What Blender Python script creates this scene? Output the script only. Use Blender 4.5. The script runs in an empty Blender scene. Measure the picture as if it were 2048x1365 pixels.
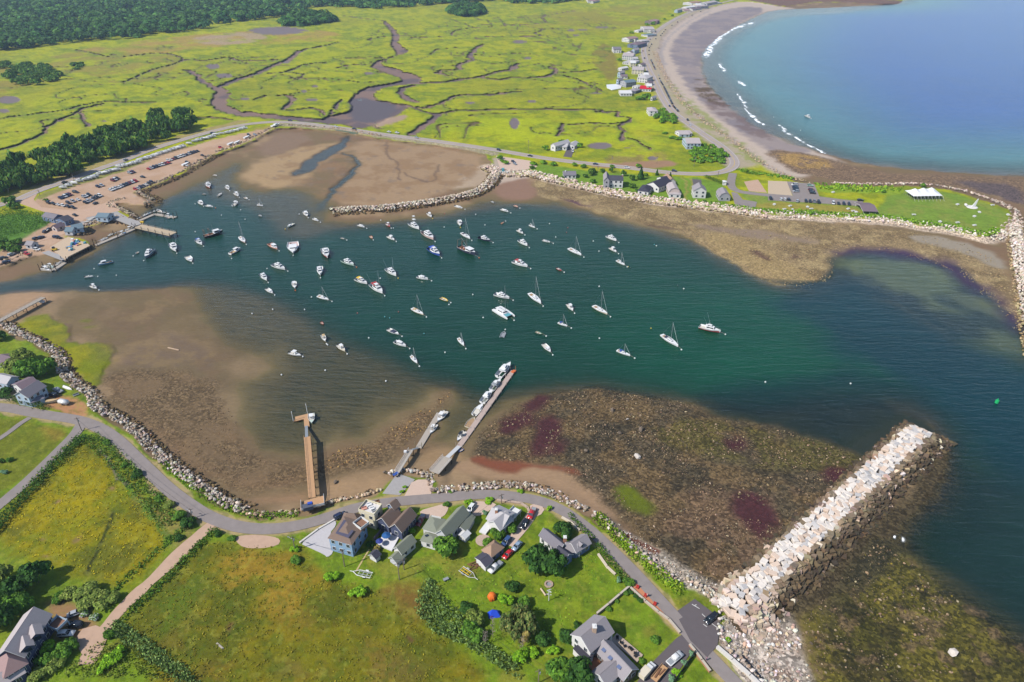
import bpy, bmesh, math, random
import numpy as np
from mathutils import Vector, Matrix
random.seed(7); RNG = np.random.default_rng(7)
S = bpy.context.scene
COL = S.collection
# ------------------------------------------------------------------ camera
F, CX, CY, HC = 1366.0, 1024.0, 682.5, 180.0
PITCH = math.radians(31.3); CP, SP = math.cos(PITCH), math.sin(PITCH)
cam = bpy.data.cameras.new('camera'); camo = bpy.data.objects.new('camera', cam); COL.objects.link(camo)
camo.location = (0, 0, HC); camo.rotation_euler = (math.pi/2 - PITCH, 0, 0)
cam.sensor_width = 36; cam.lens = F/2048*36; cam.clip_start = 1; cam.clip_end = 200000
S.camera = camo
# ------------------------------------------------------------------ sky, sun, exposure
SUN_EL, SUN_AZ = math.radians(45), math.radians(243)     # azimuth clockwise from +Y (north of the scene)
w = bpy.data.worlds.new('World'); S.world = w; w.use_nodes = True
nt = w.node_tree; bg = nt.nodes['Background']
sky = nt.nodes.new('ShaderNodeTexSky'); sky.sky_type = 'NISHITA'; sky.sun_disc = False
sky.sun_elevation = SUN_EL; sky.sun_rotation = SUN_AZ; sky.air_density = 1.0; sky.dust_density = 0.6; sky.ozone_density = 1.5
nt.links.new(sky.outputs[0], bg.inputs[0]); bg.inputs[1].default_value = 0.11
sl = bpy.data.lights.new('sun', 'SUN'); so = bpy.data.objects.new('sun', sl); COL.objects.link(so)
sl.energy = 4.2; sl.angle = math.radians(0.5); sl.color = (1.0, 0.95, 0.87)
sd = Vector((math.sin(SUN_AZ)*math.cos(SUN_EL), math.cos(SUN_AZ)*math.cos(SUN_EL), math.sin(SUN_EL)))
so.rotation_euler = sd.to_track_quat('Z', 'Y').to_euler()
S.view_settings.view_transform = 'Standard'; S.view_settings.look = 'None'
S.view_settings.exposure = 0.86; S.view_settings.gamma = 1
KEXP = 2.0          # how much brighter a sunlit level surface shows than its albedo
# ------------------------------------------------------------------ pixel -> place
def P(px, py, z=0.0):
 x = (px-CX)/F; y = -(py-CY)/F
 t = (HC-z)/(SP - y*CP)
 return Vector((x*t, (CP + y*SP)*t, z))
def ppm(py): return (py+148)*CP/HC          # photo pixels per metre near that row
def lin1(c):
 c = c/255.0
 return c/12.92 if c <= 0.04045 else ((c+0.055)/1.055)**2.4
def lin(r, g, b): return (lin1(r), lin1(g), lin1(b))
def alb(r, g, b, k=None):                    # albedo of a thing that shows this sRGB colour in full sun
 k = k or KEXP
 return tuple(min(0.88, v/k) for v in lin(r, g, b))
# ------------------------------------------------------------------ numeric helpers
def hash2(ix, iy, s):
 h = (ix.astype(np.int64)*374761393 + iy.astype(np.int64)*668265263 + s*974634777) & 0xffffffff
 h = ((h ^ (h >> 13))*1274126177) & 0xffffffff
 return ((h ^ (h >> 16)) & 0xffff)/65535.0
def vnoise(x, y, s=0):
 ix = np.floor(x); iy = np.floor(y); fx = x-ix; fy = y-iy
 fx = fx*fx*(3-2*fx); fy = fy*fy*(3-2*fy)
 a = hash2(ix, iy, s); b = hash2(ix+1, iy, s); c = hash2(ix, iy+1, s); d = hash2(ix+1, iy+1, s)
 return (a*(1-fx)+b*fx)*(1-fy) + (c*(1-fx)+d*fx)*fy
def fbm(x, y, sc, o=4, s=0):
 r = 0; a = 0.5; f = 1/sc; t = 0
 for i in range(o):
  r = r + a*vnoise(x*f, y*f, s+i*17); t += a; a *= .5; f *= 2.03
 return r/t
def smooth(e0, e1, v):
 t = np.clip((v-e0)/(e1-e0), 0, 1); return t*t*(3-2*t)
def chaikin(pts, n=1, closed=True):
 p = np.array(pts, float)
 for _ in range(n):
  q = np.roll(p, -1, 0) if closed else p[1:]
  a = p if closed else p[:-1]
  r = np.empty((2*len(a), 2)); r[0::2] = .75*a+.25*q; r[1::2] = .25*a+.75*q
  p = r if closed else np.vstack([p[:1], r, p[-1:]])
 return p
def gpts(pts): return np.array([tuple(P(a, b))[:2] for a, b in pts])
# ------------------------------------------------------------------ ground grid (finer where the picture needs it)
xs = np.concatenate([np.arange(-1900, -60, 46), np.arange(-40, 2090, 2.5), np.arange(2110, 4000, 46)])
ys = np.concatenate([[-138, -134, -128, -120, -108, -90, -70, -50, -34, -22, -14], np.arange(-8, 420, 1.6), np.arange(420, 1390, 2.4), np.arange(1400, 2250, 40)])
GX, GY = np.meshgrid(xs, ys)
_x = (GX-CX)/F; _y = -(GY-CY)/F; _den = SP-_y*CP
UX = (_x*HC/_den).ravel(); UY = ((CP+_y*SP)*HC/_den).ravel()      # level-0 place of every vertex
DXR = (_x/_den).ravel(); DYR = ((CP+_y*SP)/_den).ravel()
NV = UX.size; SHAPE = GX.shape
wa = np.clip(UY/250, .5, 4)
WX = UX + (fbm(UX, UY, 9, 3, 5)-.5)*5*wa**.5; WY = UY + (fbm(UX, UY, 9, 3, 9)-.5)*5*wa**.5     # roughened edges
def sdf(pts, ch=1, warp=True, margin=30, far=-1e4):
 p = gpts(chaikin(pts, ch) if ch else pts)
 X, Y = (WX, WY) if warp else (UX, UY)
 out = np.full(NV, far, np.float32)
 m = np.nonzero((X > p[:, 0].min()-margin) & (X < p[:, 0].max()+margin) & (Y > p[:, 1].min()-margin) & (Y < p[:, 1].max()+margin))[0]
 if not len(m): return out
 x = X[m].astype(np.float32); y = Y[m].astype(np.float32)
 d2 = np.full(len(m), 1e18, np.float32); ins = np.zeros(len(m), bool)
 n = len(p)
 for i in range(n):
  ax, ay = p[i]; bx, by = p[(i+1) % n]
  ex, ey = bx-ax, by-ay; L = ex*ex+ey*ey+1e-9
  t = np.clip(((x-ax)*ex+(y-ay)*ey)/L, 0, 1)
  dx = x-ax-t*ex; dy = y-ay-t*ey
  np.minimum(d2, dx*dx+dy*dy, out=d2)
  if ay != by:
   c = ((ay > y) != (by > y)) & (x < ex*(y-ay)/(by-ay)+ax); ins ^= c
 d = np.sqrt(d2); out[m] = np.where(ins, d, -d)
 return out
def line_d(pts, margin=40, ch=2, warp=True):
 p = gpts(chaikin(pts, ch, False)); X, Y = (WX, WY) if warp else (UX, UY)
 out = np.full(NV, 1e4, np.float32); tt = np.zeros(NV, np.float32)
 m = np.nonzero((X > p[:, 0].min()-margin) & (X < p[:, 0].max()+margin) & (Y > p[:, 1].min()-margin) & (Y < p[:, 1].max()+margin))[0]
 x = X[m]; y = Y[m]; d2 = np.full(len(m), 1e18)
 for i in range(len(p)-1):
  ax, ay = p[i]; ex, ey = p[i+1]-p[i]; L = ex*ex+ey*ey+1e-9
  t = np.clip(((x-ax)*ex+(y-ay)*ey)/L, 0, 1)
  d2 = np.minimum(d2, (x-ax-t*ex)**2+(y-ay-t*ey)**2)
 out[m] = np.sqrt(d2); return out
H = np.full(NV, 2.2)
A = np.zeros((NV, 3)); TX = np.zeros((NV, 3))
def put(mask, col, tex=None):
 k = np.clip(mask, 0, 1)[:, None]
 A[:] = A*(1-k) + np.array(alb(*col))*k
 if tex is not None: TX[:] = TX*(1-k) + np.array(tex)*k
def paint(pts, col, tex=None, f=1.5, ch=1, op=1.0, noise=0, ns=12, seed=0):
 s = sdf(pts, ch, margin=f*2+10)
 if noise: s = s + (fbm(UX, UY, ns, 4, seed)-.5)*noise
 put(smooth(-f, f, s)*op, col, tex); return s
def lower(pts, h, f, ch=1, off=0):
 global H
 s = sdf(pts, ch, margin=f*2+10); k = smooth(-f, f, s+off); H = H*(1-k)+h*k; return s
def blot(pts, col, sc, thr=.5, soft=.12, op=1, seed=0, f=4, tex=None):      # patches of another growth inside an area
 s = sdf(pts, 1, margin=f*2); n = fbm(UX, UY, sc, 5, seed)*.8+fbm(UX, UY, sc*.16, 3, seed+300)*.2
 put(smooth(-f, f, s)*smooth(thr-soft, thr+soft, n)*op, col, tex)
# ------------------------------------------------------------------ outlines of the place (traced, in photo pixels)
SOUTH = [(-900,640),(0,655),(29,676),(59,688),(82,701),(114,720),(116,752),(146,781),(181,800),(181,824),(212,840),(250,862),(275,882),(295,910),(325,935),(362,962),(400,992),(440,1018),(487,1036),(535,1044),(600,1036),(651,1018),(695,1009),(739,1001),(765,989),(781,960),(800,950),(845,956),(868,957),(864,990),(917,986),(987,979),(1040,980),(1079,986),(1126,1006),(1152,1022),(1190,1040),(1236,1082),(1299,1137),(1349,1168),(1394,1180),(1449,1222),(1444,1260),(1438,1290),(1461,1325),(1494,1365),(1560,1440),(1800,2300)]
NORTH = [(-900,590),(0,536),(46,513),(90,506),(130,518),(186,490),(166,478),(130,472),(155,464),(187,452),(212,441),(237,439),(262,445),(268,440),(235,420),(215,420),(222,408),(250,403),(287,412),(310,408),(262,390),(305,372),(350,355),(382,335),(425,312),(475,295),(512,277),(550,257),(575,254),(675,262),(715,268),(762,277),(837,287),(937,300),(978,312),(982,336),(1000,345),(1031,350),(1061,346),(1111,360),(1144,367),(1184,376),(1224,385),(1274,395),(1336,404),(1399,411),(1469,420),(1536,430),(1611,431),(1661,434),(1736,439),(1786,442),(1836,452),(1911,460),(1936,467),(1973,479),(1993,465),(2011,457),(2028,437),(2018,422),(1986,407),(1936,390),(1886,379),(1836,372),(1761,375),(1661,372),(1623,370),(1586,361),(1534,337),(1486,302),(1449,272),(1399,239),(1366,208),(1336,164),(1319,131),(1312,107),(1319,82),(1336,60),(1369,37),(1411,18),(1449,8),(1486,2),(1530,8),(1560,14),(1600,10),(1640,4),(1700,6),(1760,9),(1812,9),(1822,4),(1812,-6),(1830,-60),(1850,-134)]
WATERBODY = NORTH + [(4000,-134),(4000,2240)] + SOUTH[::-1]
WET = [(-900,640),(0,572),(50,549),(85,539),(132,524),(190,503),(192,484),(225,470),(262,454),(272,441),(265,430),(285,420),(313,411),(316,400),(345,382),(380,366),(412,354),(440,337),(475,320),(500,324),(487,345),(480,360),(495,372),(530,380),(560,377),(590,375),(620,380),(640,388),(650,402),(672,410),(690,414),(664,424),(660,436),(690,440),(730,441),(780,438),(830,431),(880,421),(930,410),(975,394),(998,397),(1031,404),(1074,400),(1124,400),(1149,411),(1179,416),(1224,431),(1274,444),(1324,453),(1356,461),(1386,474),(1424,496),(1449,516),(1486,534),(1536,562),(1606,569),(1645,562),(1662,525),(1666,509),(1685,496),(1748,493),(1811,505),(1893,521),(1912,537),(1944,566),(1995,578),(2020,604),(2048,654),(2300,760),(4000,1100),(4000,2240),(1900,2240),(1680,1480),(1628,1365),(1616,1325),(1603,1275),(1600,1232),(1660,1190),(1740,1080),(1830,1000),(1890,900),(1880,860),(1830,845),(1770,880),(1700,920),(1640,900),(1571,868),(1504,858),(1431,845),(1372,805),(1292,795),(1225,781),(1172,779),(1106,792),(1050,815),(1000,835),(950,866),(912,892),(862,897),(845,890),(882,815),(909,777),(872,800),(844,822),(800,840),(767,855),(749,882),(699,892),(652,905),(617,930),(562,927),(527,917),(499,905),(471,871),(465,850),(463,798),(440,762),(498,749),(531,732),(422,692),(388,632),(365,599),(375,586),(332,579),(249,579),(186,592),(149,592),(110,579),(83,573),(0,581),(-900,660)]
DEEP = [(-400,620),(60,565),(140,540),(200,515),(250,482),(290,465),(300,432),(340,402),(400,382),(430,400),(480,412),(520,425),(540,445),(560,470),(600,480),(640,470),(700,458),(800,452),(900,437),(1000,417),(1080,415),(1130,425),(1210,447),(1290,467),(1350,482),(1400,502),(1440,527),(1480,547),(1540,577),(1600,583),(1660,575),(1700,560),(1760,590),(1850,640),(1950,690),(2048,720),(2400,850),(4000,1200),(4000,1900),(2400,1500),(2100,1300),(2000,1235),(1900,1155),(1850,1065),(1925,1000),(1935,930),(1910,870),(1850,815),(1760,795),(1650,795),(1560,805),(1440,805),(1380,793),(1290,783),(1170,765),(1050,775),(960,795),(900,765),(830,745),(760,705),(700,690),(647,655),(614,630),(564,602),(498,579),(441,565),(365,562),(299,572),(232,580),(110,575)]
SEA = [(1400,112),(1402,150),(1430,190),(1470,225),(1500,250),(1560,280),(1648,310),(1750,335),(1900,346),(2048,354),(2600,380),(4000,420),(4000,-134),(1855,-134),(1830,-60),(1825,6),(1700,14),(1600,18),(1540,21),(1500,38),(1460,60),(1420,88)]
SEADEEP = [(1445,125),(1490,185),(1545,240),(1620,285),(1720,318),(1850,332),(2048,338),(2600,350),(4000,380),(4000,-134),(1865,-134),(1840,0),(1700,26),(1580,32),(1510,50),(1455,85)]
CHAN1 = [(700,272),(690,272),(679,288),(646,301),(612,321),(597,336),(583,352),(600,352),(612,346),(629,341),(634,330),(655,316),(682,304),(698,288)]
CHAN2 = [(690,303),(705,312),(722,322),(721,336),(695,366),(668,386),(650,408),(640,425),(628,422),(646,396),(676,366),(699,346),(714,328),(706,317),(686,309)]
POND = [(615,243),(650,247),(690,250),(720,258),(750,250),(778,240),(800,225),(825,210),(800,208),(770,203),(748,198),(747,185),(770,175),(800,170),(835,168),(845,158),(830,150),(805,143),(780,135),(760,130),(770,120),(790,112),(812,107),(815,100),(800,92),(795,82),(800,72),(790,60),(780,50),(770,42),(765,42),(775,55),(785,67),(785,75),(780,85),(785,97),(795,108),(785,117),(762,120),(745,128),(742,135),(755,140),(780,148),(800,155),(808,160),(790,165),(770,168),(748,172),(735,175),(715,185),(703,193),(700,205),(710,215),(690,225),(660,230),(645,238)]
CREEKS = [(3,[(0,237),(62,228),(125,222),(160,212),(210,202),(250,205),(310,205)]),(4,[(-60,312),(0,300),(37,292),(65,277),(95,264),(90,257),(120,240),(150,227),(170,215),(205,208)]),(4,[(160,225),(166,238),(180,253)]),
(16,[(640,242),(574,237),(512,230),(475,227),(445,217),(435,207),(447,190),(435,177)]),(7,[(435,177),(420,172),(397,160),(397,150),(370,140)]),(9,[(435,177),(462,165),(487,155),(512,149),(537,137),(562,126),(580,120),(600,102)]),(4,[(600,102),(625,96),(652,92),(675,85)]),
(5,[(370,120),(412,122),(445,116),(457,114),(475,122),(512,122),(567,119)]),(3,[(150,100),(180,105),(220,115),(250,114),(300,107),(337,107),(362,115),(367,122),(345,130),(315,137),(287,147),(275,154),(245,165)]),
(8,[(830,167),(890,165),(920,160),(962,154),(980,148),(1000,143),(1024,140),(1034,128)]),(6,[(962,154),(975,158),(1000,160),(1024,155),(1061,156),(1091,155),(1109,147),(1111,140),(1099,135)]),(3,[(1112,150),(1136,154),(1161,162),(1184,172),(1205,182)]),(3,[(1109,145),(1161,144),(1194,139)]),
(7,[(895,152),(880,147),(875,142),(897,140),(922,140),(914,132),(937,122),(952,121),(937,115),(947,102),(955,95),(966,89)]),(5,[(835,215),(849,217),(874,210),(894,202),(909,192),(937,190),(987,191),(1012,186),(1040,184)]),
(5,[(820,212),(840,222),(874,229),(912,222),(962,220),(1024,219),(1074,219),(1149,220),(1199,220),(1212,226)]),(9,[(874,229),(862,243),(842,257),(822,269)]),(4,[(1194,225),(1239,222),(1229,232),(1261,235),(1261,242),(1236,250),(1246,262),(1244,280)]),
(2,[(1126,249),(1180,247),(1236,247)]),(4,[(1126,249),(1116,270)]),(2,[(1249,275),(1284,285),(1300,300)]),(4,[(799,76),(862,75),(899,72),(960,73),(1024,75),(1094,72),(1066,69),(1086,60)]),(4,[(902,71),(907,62),(932,57),(974,55),(1012,52),(1089,47),(1091,42),(1081,32),(1150,22)]),
(2,[(947,55),(897,37)]),(2,[(1012,51),(994,35)]),(2,[(984,54),(977,40)]),(3,[(769,42),(724,37),(687,32)]),(3,[(792,72),(747,75),(737,81)]),(4,[(764,117),(737,116),(692,117)]),(4,[(742,129),(702,129),(677,136)]),(3,[(817,110),(862,110),(869,102),(882,98),(915,96)]),(2,[(862,111),(890,111)]),
(2,[(947,110),(1002,112),(1012,105),(1081,111)]),(4,[(540,147),(580,144),(600,131),(632,126),(650,127)]),(3,[(582,145),(612,149),(594,160)]),(2,[(754,164),(724,166),(687,161),(652,157)]),(3,[(505,200),(537,191),(562,192),(597,186)]),(7,[(577,192),(589,200),(577,210),(569,219)]),
(4,[(579,220),(634,216),(652,230)]),(3,[(662,228),(674,212),(684,200)]),(8,[(826,172),(804,177),(799,187),(812,197),(829,205)]),(3,[(400,200),(432,198)]),(2,[(1034,65),(1090,58),(1150,57)]),(2,[(812,86),(870,86)]),(3,[(395,235),(440,236),(462,240)])]
HWY = [(-80,428),(0,411),(37,400),(75,382),(125,366),(175,347),(212,334),(250,321),(300,300),(375,277),(437,260),(487,250),(512,247),(549,244),(600,246),(662,254),(712,261),(762,269),(837,278),(937,292),(1024,306),(1074,315),(1149,325),(1211,331),(1274,338),(1326,345),(1385,349),(1429,348),(1458,341),(1470,331),(1468,318),(1449,297),(1411,272),(1374,246),(1341,222),(1324,195),(1309,162),(1296,137),(1289,115),(1286,97),(1294,82),(1311,65),(1331,50),(1356,35),(1386,22),(1411,14),(1449,5),(1490,-6),(1540,-18)]
LANE = [(-60,812),(0,815),(30,818),(73,828),(117,834),(160,841),(200,856),(237,882),(270,915),(298,942),(335,978),(379,1011),(423,1038),(479,1056),(539,1060),(600,1052),(659,1035),(702,1019),(746,1010),(790,1004),(849,999),(900,995),(932,991),(976,989),(1020,992),(1064,999),(1094,1007),(1130,1024),(1152,1040),(1183,1063),(1220,1098),(1264,1141),(1293,1173),(1334,1218),(1364,1252),(1392,1286),(1430,1325),(1468,1365),(1560,1460)]
# ------------------------------------------------------------------ heights
BASIN = lower(WATERBODY, 0.45, 4.5, 1, -3.5)
lower(WET, -0.12, 13, 1); lower(WET, -0.4, 16, 1, -14)
lower(CHAN1, -0.35, 3); lower(CHAN2, -0.45, 3)
d_deep = lower(DEEP, -4.0, 16, 1, -6)
d_sea = lower(SEA, -0.5, 14, 1); d_sdeep = lower(SEADEEP, -5.0, 40, 1, -20)
s_pond = sdf(POND)
kc = smooth(-.6, .9, s_pond); H = H*(1-kc)+0.25*kc
creek = np.full(NV, 1e4)
for wd, pl in CREEKS: creek = np.minimum(creek, line_d(pl)-wd*.5*(0.8+0.5*vnoise(UX/14, UY/14, 3)))
in_land = BASIN < 0
ridge = np.abs(fbm(UX+40, UY, 95, 3, 90)-.5); rm = sdf([(0,120),(200,100),(480,80),(700,45),(900,35),(1150,25),(1260,60),(1190,140),(1200,200),(1280,240),(1180,300),(1000,290),(760,262),(540,236),(440,232),(380,190),(280,190),(120,260),(0,330),(-300,420),(-300,150)], 1, margin=20)
thin = np.where((rm > 0) & (fbm(UX, UY, 120, 2, 96) > .44), ridge*150-.35, 99); thin2 = np.where((rm > 0) & (fbm(UX, UY, 90, 2, 97) > .5), np.abs(fbm(UX, UY-70, 60, 2, 98)-.5)*95-.3, 99); creek = np.minimum(creek, np.minimum(thin, thin2))
kc2 = smooth(.7, -.7, creek)*in_land; H = H*(1-kc2)+np.minimum(H, 0.55)*kc2
POOLS = [(1029,247,10,12),(1200,292,24,7),(1305,317,11,4),(1040,84,14,3),(1064,203,9,3),(1055,117,8,2.5),(1204,55,14,2),(1142,61,8,2),(1166,60,9,2),(555,62,58,8),(18,200,24,8),(425,133,14,5),(448,152,16,5),(490,198,10,3),(624,200,12,3),(630,173,7,2.5),(608,183,6,2.5),(738,147,10,2.5),(1152,71,6,2),(940,206,10,2),(1255,296,6,1.5),(8,222,12,4),(208,243,6,1.5),(720,200,7,2),(572,124,9,3),(1192,187,12,1.5)]
pool = np.full(NV, -9.)
for a, b, c, d in POOLS: pool = np.maximum(pool, 1-np.sqrt(((GX.ravel()-a)/c)**2+((GY.ravel()-b)/d)**2)+(fbm(UX, UY, 12, 3, 4)-.5)*.5)
kp = smooth(-.05, .12, pool); H = H - kp*0.5*in_land
H += (fbm(UX, UY, 14, 3, 2)-.5)*.25*(H > .1) + (fbm(UX, UY, 6, 2, 8)-.5)*.16*(BASIN > 0)
# ------------------------------------------------------------------ what covers the ground
G_, ST, MU = (1, 0, 0), (0, 1, 0), (0, 0, 1)
put(np.ones(NV), (166, 172, 14), G_)
n1 = fbm(UX, UY, 60, 4, 21); n2 = fbm(UX, UY, 22, 4, 31); n3 = fbm(UX, UY, 150, 3, 41)
put(smooth(.5, .66, n1)*.75, (174, 174, 16)); put(smooth(.5, .6, n2)*.6, (112, 134, 28)); put(smooth(.55, .7, n3)*.5, (150, 148, 36)); put(smooth(.55, .66, fbm(UX, UY, 9, 4, 33))*.45, (92, 118, 30)); put(smooth(.58, .68, fbm(UX, UY, 13, 4, 34))*.4, (176, 172, 24))
blot([(-200,215),(0,205),(130,135),(250,175),(340,150),(380,100),(260,85),(0,120),(-200,130)], (150,135,60), 30, .5, .1, .8, 3)
blot([(150,100),(360,72),(530,60),(660,60),(700,80),(560,90),(400,96),(300,110),(200,105)], (172,142,72), 40, .42, .12, .85, 6)
blot([(360,80),(480,62),(540,72),(520,84),(430,92)], (176,152,120), 40, .4, .1, .9, 8)
blot([(1020,30),(1360,0),(1330,30),(1280,60),(1040,60)], (150,140,50), 60, .45, .1, .8, 9)
blot([(1180,110),(1215,80),(1240,130),(1225,170),(1190,130)], (140,125,55), 20, .35, .1, .9, 11)
blot([(1260,235),(1330,300),(1340,335),(1280,340),(1180,330),(1290,280)], (150,130,75), 18, .5, .1, .8, 12)
paint([(1180,334),(1200,328),(1340,320),(1365,330),(1300,338)], (165,130,100), MU, 3, noise=8)
blot([(1100,240),(1330,200),(1350,320),(1020,300),(860,275),(900,230)], (176,188,10), 26, .5, .1, .7, 14)
put(smooth(6, 2, creek)*in_land*.45, (105, 135, 40))
bank = np.clip(smooth(.9, .1, creek), 0, 1)*in_land*(GY.ravel() < 300)
bank = np.maximum(bank, smooth(-1.6, -.3, s_pond))
put(bank, (112, 98, 66), MU)
inner = np.maximum(smooth(-.2, -1.1, creek)*in_land, smooth(.3, 1.4, s_pond))
put(inner, (140, 116, 106), MU)
put(inner*smooth(.5, .62, fbm(UX, UY, 25, 3, 50)), (112, 98, 100), MU)
paint([(705,200),(720,195),(745,200),(770,205),(800,212),(780,235),(745,247),(710,245),(700,225)], (105, 98, 104), (0, 0, .4), 4, noise=6)
paint([(745,252),(790,232),(815,230),(805,240),(770,252),(752,256)], (176,150,128), MU, 3)
put(kp*in_land, (128, 116, 116), MU)
# --- shores and flats
inb = smooth(-.5, .5, BASIN)
put(inb, (130, 110, 80), MU)
put(inb*smooth(.48, .62, fbm(UX, UY, 18, 4, 61)), (134, 108, 82), MU); put(inb*smooth(.55, .7, fbm(UX, UY, 40, 4, 62)), (162, 136, 104), MU)
paint([(480,360),(500,335),(560,310),(620,290),(690,285),(690,300),(640,325),(620,350),(600,372),(540,380)], (176,148,110), MU, 6, noise=10)
paint([(560,312),(590,295),(640,275),(560,262),(520,290),(512,310)], (142,118,96), MU, 5, noise=8)
paint([(700,285),(760,282),(900,300),(975,315),(960,350),(900,385),(800,410),(700,412),(660,400),(720,340)], (168,140,108), MU, 5, noise=10)
paint([(930,350),(985,330),(990,345),(965,372),(930,378),(900,380)], (182,160,134), MU, 4)
blot([(560,300),(760,282),(960,315),(960,350),(900,385),(700,412),(500,370)], (150,120,88), 16, .55, .06, .7, 71)
blot([(560,300),(760,282),(960,315),(960,350),(900,385),(700,412),(500,370)], (134,118,104), 9, .66, .05, .6, 72)
put(smooth(2, .5, np.minimum(line_d([(775,280),(772,310),(800,330),(795,360)]), line_d([(880,330),(870,350),(872,365),(830,360),(812,345)])))*.7, (120,98,80))
paint(CHAN1, (92,82,78), (0,0,.3), 3); paint(CHAN2, (88,84,74), (0,0,.3), 3)
paint([(985,380),(1000,348),(1040,350),(1062,365),(1075,392),(1050,402),(1000,398)], (150,118,98), MU, 3, noise=5)
paint([(985,352),(1010,345),(1045,349),(1060,358),(1020,362),(992,372)], (196,176,158), MU, 3)
put(smooth(-8, 10, sdf(WET))*inb*.75, (110,100,68), MU)
paint([(1380,800),(1500,790),(1650,780),(1800,800),(1900,850),(1890,910),(1800,900),(1740,950),(1690,935),(1600,885),(1500,862),(1430,850)], (44,54,48), (.5,0,0), 8, noise=14)
paint([(1905,880),(1960,900),(1960,1100),(1900,1160),(1800,1110),(1770,1075),(1850,1000)], (56,60,44), (.5,.4,0), 6, noise=12)
# north shore: golden stones, grey shingle, red weed
NSH = [(1062,362),(1100,360),(1190,385),(1300,410),(1400,420),(1536,440),(1640,445),(1760,455),(1860,470),(1960,500),(2010,540),(2048,640),(2048,700),(2000,610),(1950,580),(1900,535),(1800,510),(1700,495),(1672,510),(1660,570),(1600,580),(1536,572),(1450,520),(1390,478),(1320,455),(1230,435),(1130,402),(1080,398)]
paint(NSH, (154,132,96), (0,.6,.2), 3, noise=6)
blot(NSH, (128,108,76), 10, .5, .08, .8, 81); blot(NSH, (178,156,112), 8, .58, .06, .8, 82)
paint([(1400,462),(1460,470),(1540,500),(1600,540),(1640,560),(1590,570),(1536,560),(1470,522),(1420,490)], (170,146,100), None, 4, noise=8, op=.75)
paint([(1380,448),(1440,455),(1530,462),(1600,475),(1640,485),(1560,480),(1470,470),(1400,458)], (150,130,110), MU, 4, noise=8)
paint([(1830,470),(1900,478),(1960,495),(2006,515),(2012,540),(1980,530),(1930,508),(1870,492),(1820,480)], (160,148,130), MU, 2.5, noise=3)
for q in [[(1410,452),(1440,462),(1458,468),(1440,462)],[(1500,498),(1530,512),(1550,520),(1525,520)],[(1590,508),(1600,515),(1580,518)]]: paint(q, (96,70,62), ST, 3, noise=5)
paint([(1120,398),(1150,403),(1190,414),(1150,410)], (92,62,80), MU, 3); paint([(1290,447),(1330,454),(1360,464),(1300,452)], (86,66,60), MU, 3)
put(smooth(12, 9, line_d(NORTH[35:58]))*smooth(-1, 1, BASIN)*.9, (206, 186, 164), ST)
# north cove floor: pale sand, dark weed, purple weed rim
paint([(1660,500),(1900,520),(1960,570),(2048,650),(2100,760),(2048,720),(1950,690),(1850,640),(1760,590),(1600,585),(1440,525),(1560,568),(1655,562)], (60,70,66), (.6,0,0), 4, noise=10)
paint([(1672,520),(1720,516),(1800,520),(1880,535),(1910,560),(1900,585),(1880,590),(1870,600),(1900,615),(1940,625),(1900,630),(1862,620),(1840,590),(1780,585),(1740,560),(1700,548)], (138,146,104), MU, 7, noise=14, op=.85)
paint([(1950,690),(2000,660),(2048,690),(2060,720),(1990,720),(1950,700)], (136,144,104), MU, 8, noise=12, op=.85)
paint([(1900,590),(1960,592),(2005,615),(2010,640),(1960,625),(1905,605)], (120,124,92), MU, 5, noise=8)
paint([(1664,510),(1690,496),(1750,493),(1820,506),(1895,522),(1915,538),(1945,568),(1995,580),(2022,608),(2048,656),(2040,670),(2000,620),(1960,590),(1900,550),(1860,528),(1760,512),(1690,512)], (70,54,86), (.5,0,.5), 9, noise=14)
# beach of the crescent bay
paint([(1312,107),(1319,82),(1336,60),(1369,37),(1411,18),(1449,8),(1486,2),(1530,8),(1560,14),(1600,18),(1540,21),(1500,38),(1460,60),(1420,88),(1400,112),(1402,150),(1430,190),(1470,225),(1500,250),(1560,280),(1648,310),(1700,330),(1586,361),(1534,340),(1486,305),(1449,275),(1399,242),(1366,212),(1336,168),(1319,135)], (198,180,164), MU, 5)
paint([(1345,80),(1400,35),(1480,12),(1540,18),(1480,45),(1425,85),(1400,115),(1402,150),(1430,190),(1480,228),(1540,270),(1640,308),(1560,315),(1480,265),(1410,215),(1365,160),(1340,110)], (160,146,142), (0,0,1), 6, noise=12)
blot([(1345,80),(1400,35),(1480,12),(1540,18),(1480,45),(1425,85),(1400,115),(1402,150),(1430,190),(1480,228),(1540,270),(1640,308),(1560,315),(1480,265),(1410,215),(1365,160),(1340,110)], (134,126,132), 22, .5, .08, .7, 90)
blot([(1380,160),(1430,155),(1480,190),(1490,215),(1440,215),(1400,195)], (104,84,58), 12, .45, .08, .9, 91, tex=ST)
blot([(1390,200),(1440,190),(1520,250),(1560,290),(1480,262)], (120,100,96), 14, .5, .08, .7, 92)
put(smooth(5, 1.5, line_d([(1330,130),(1322,105),(1330,85),(1350,62),(1390,36),(1420,22)]))*.6, (158,150,150), MU)
paint([(1530,305),(1560,300),(1610,305),(1660,318),(1700,330),(1760,345),(1850,350),(1950,352),(2048,356),(2100,362),(2100,420),(2048,415),(2010,395),(1900,372),(1840,366),(1760,366),(1660,360),(1600,348),(1560,330)], (134,110,86), ST, 4, noise=10)
blot([(1540,300),(1660,318),(1660,340),(1580,335)], (176,142,84), 8, .45, .06, .9, 95, tex=ST)
paint([(1900,358),(2048,372),(2060,415),(2000,395),(1940,375)], (104,90,88), ST, 5, noise=8)
paint([(1486,0),(1530,6),(1560,13),(1600,10),(1640,3),(1700,6),(1760,9),(1815,9),(1825,3),(1700,-4),(1560,-6)], (126,96,80), ST, 8)
paint([(1900,45),(1960,40),(1990,45),(1950,50)], (120,90,80), ST, 3)
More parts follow.
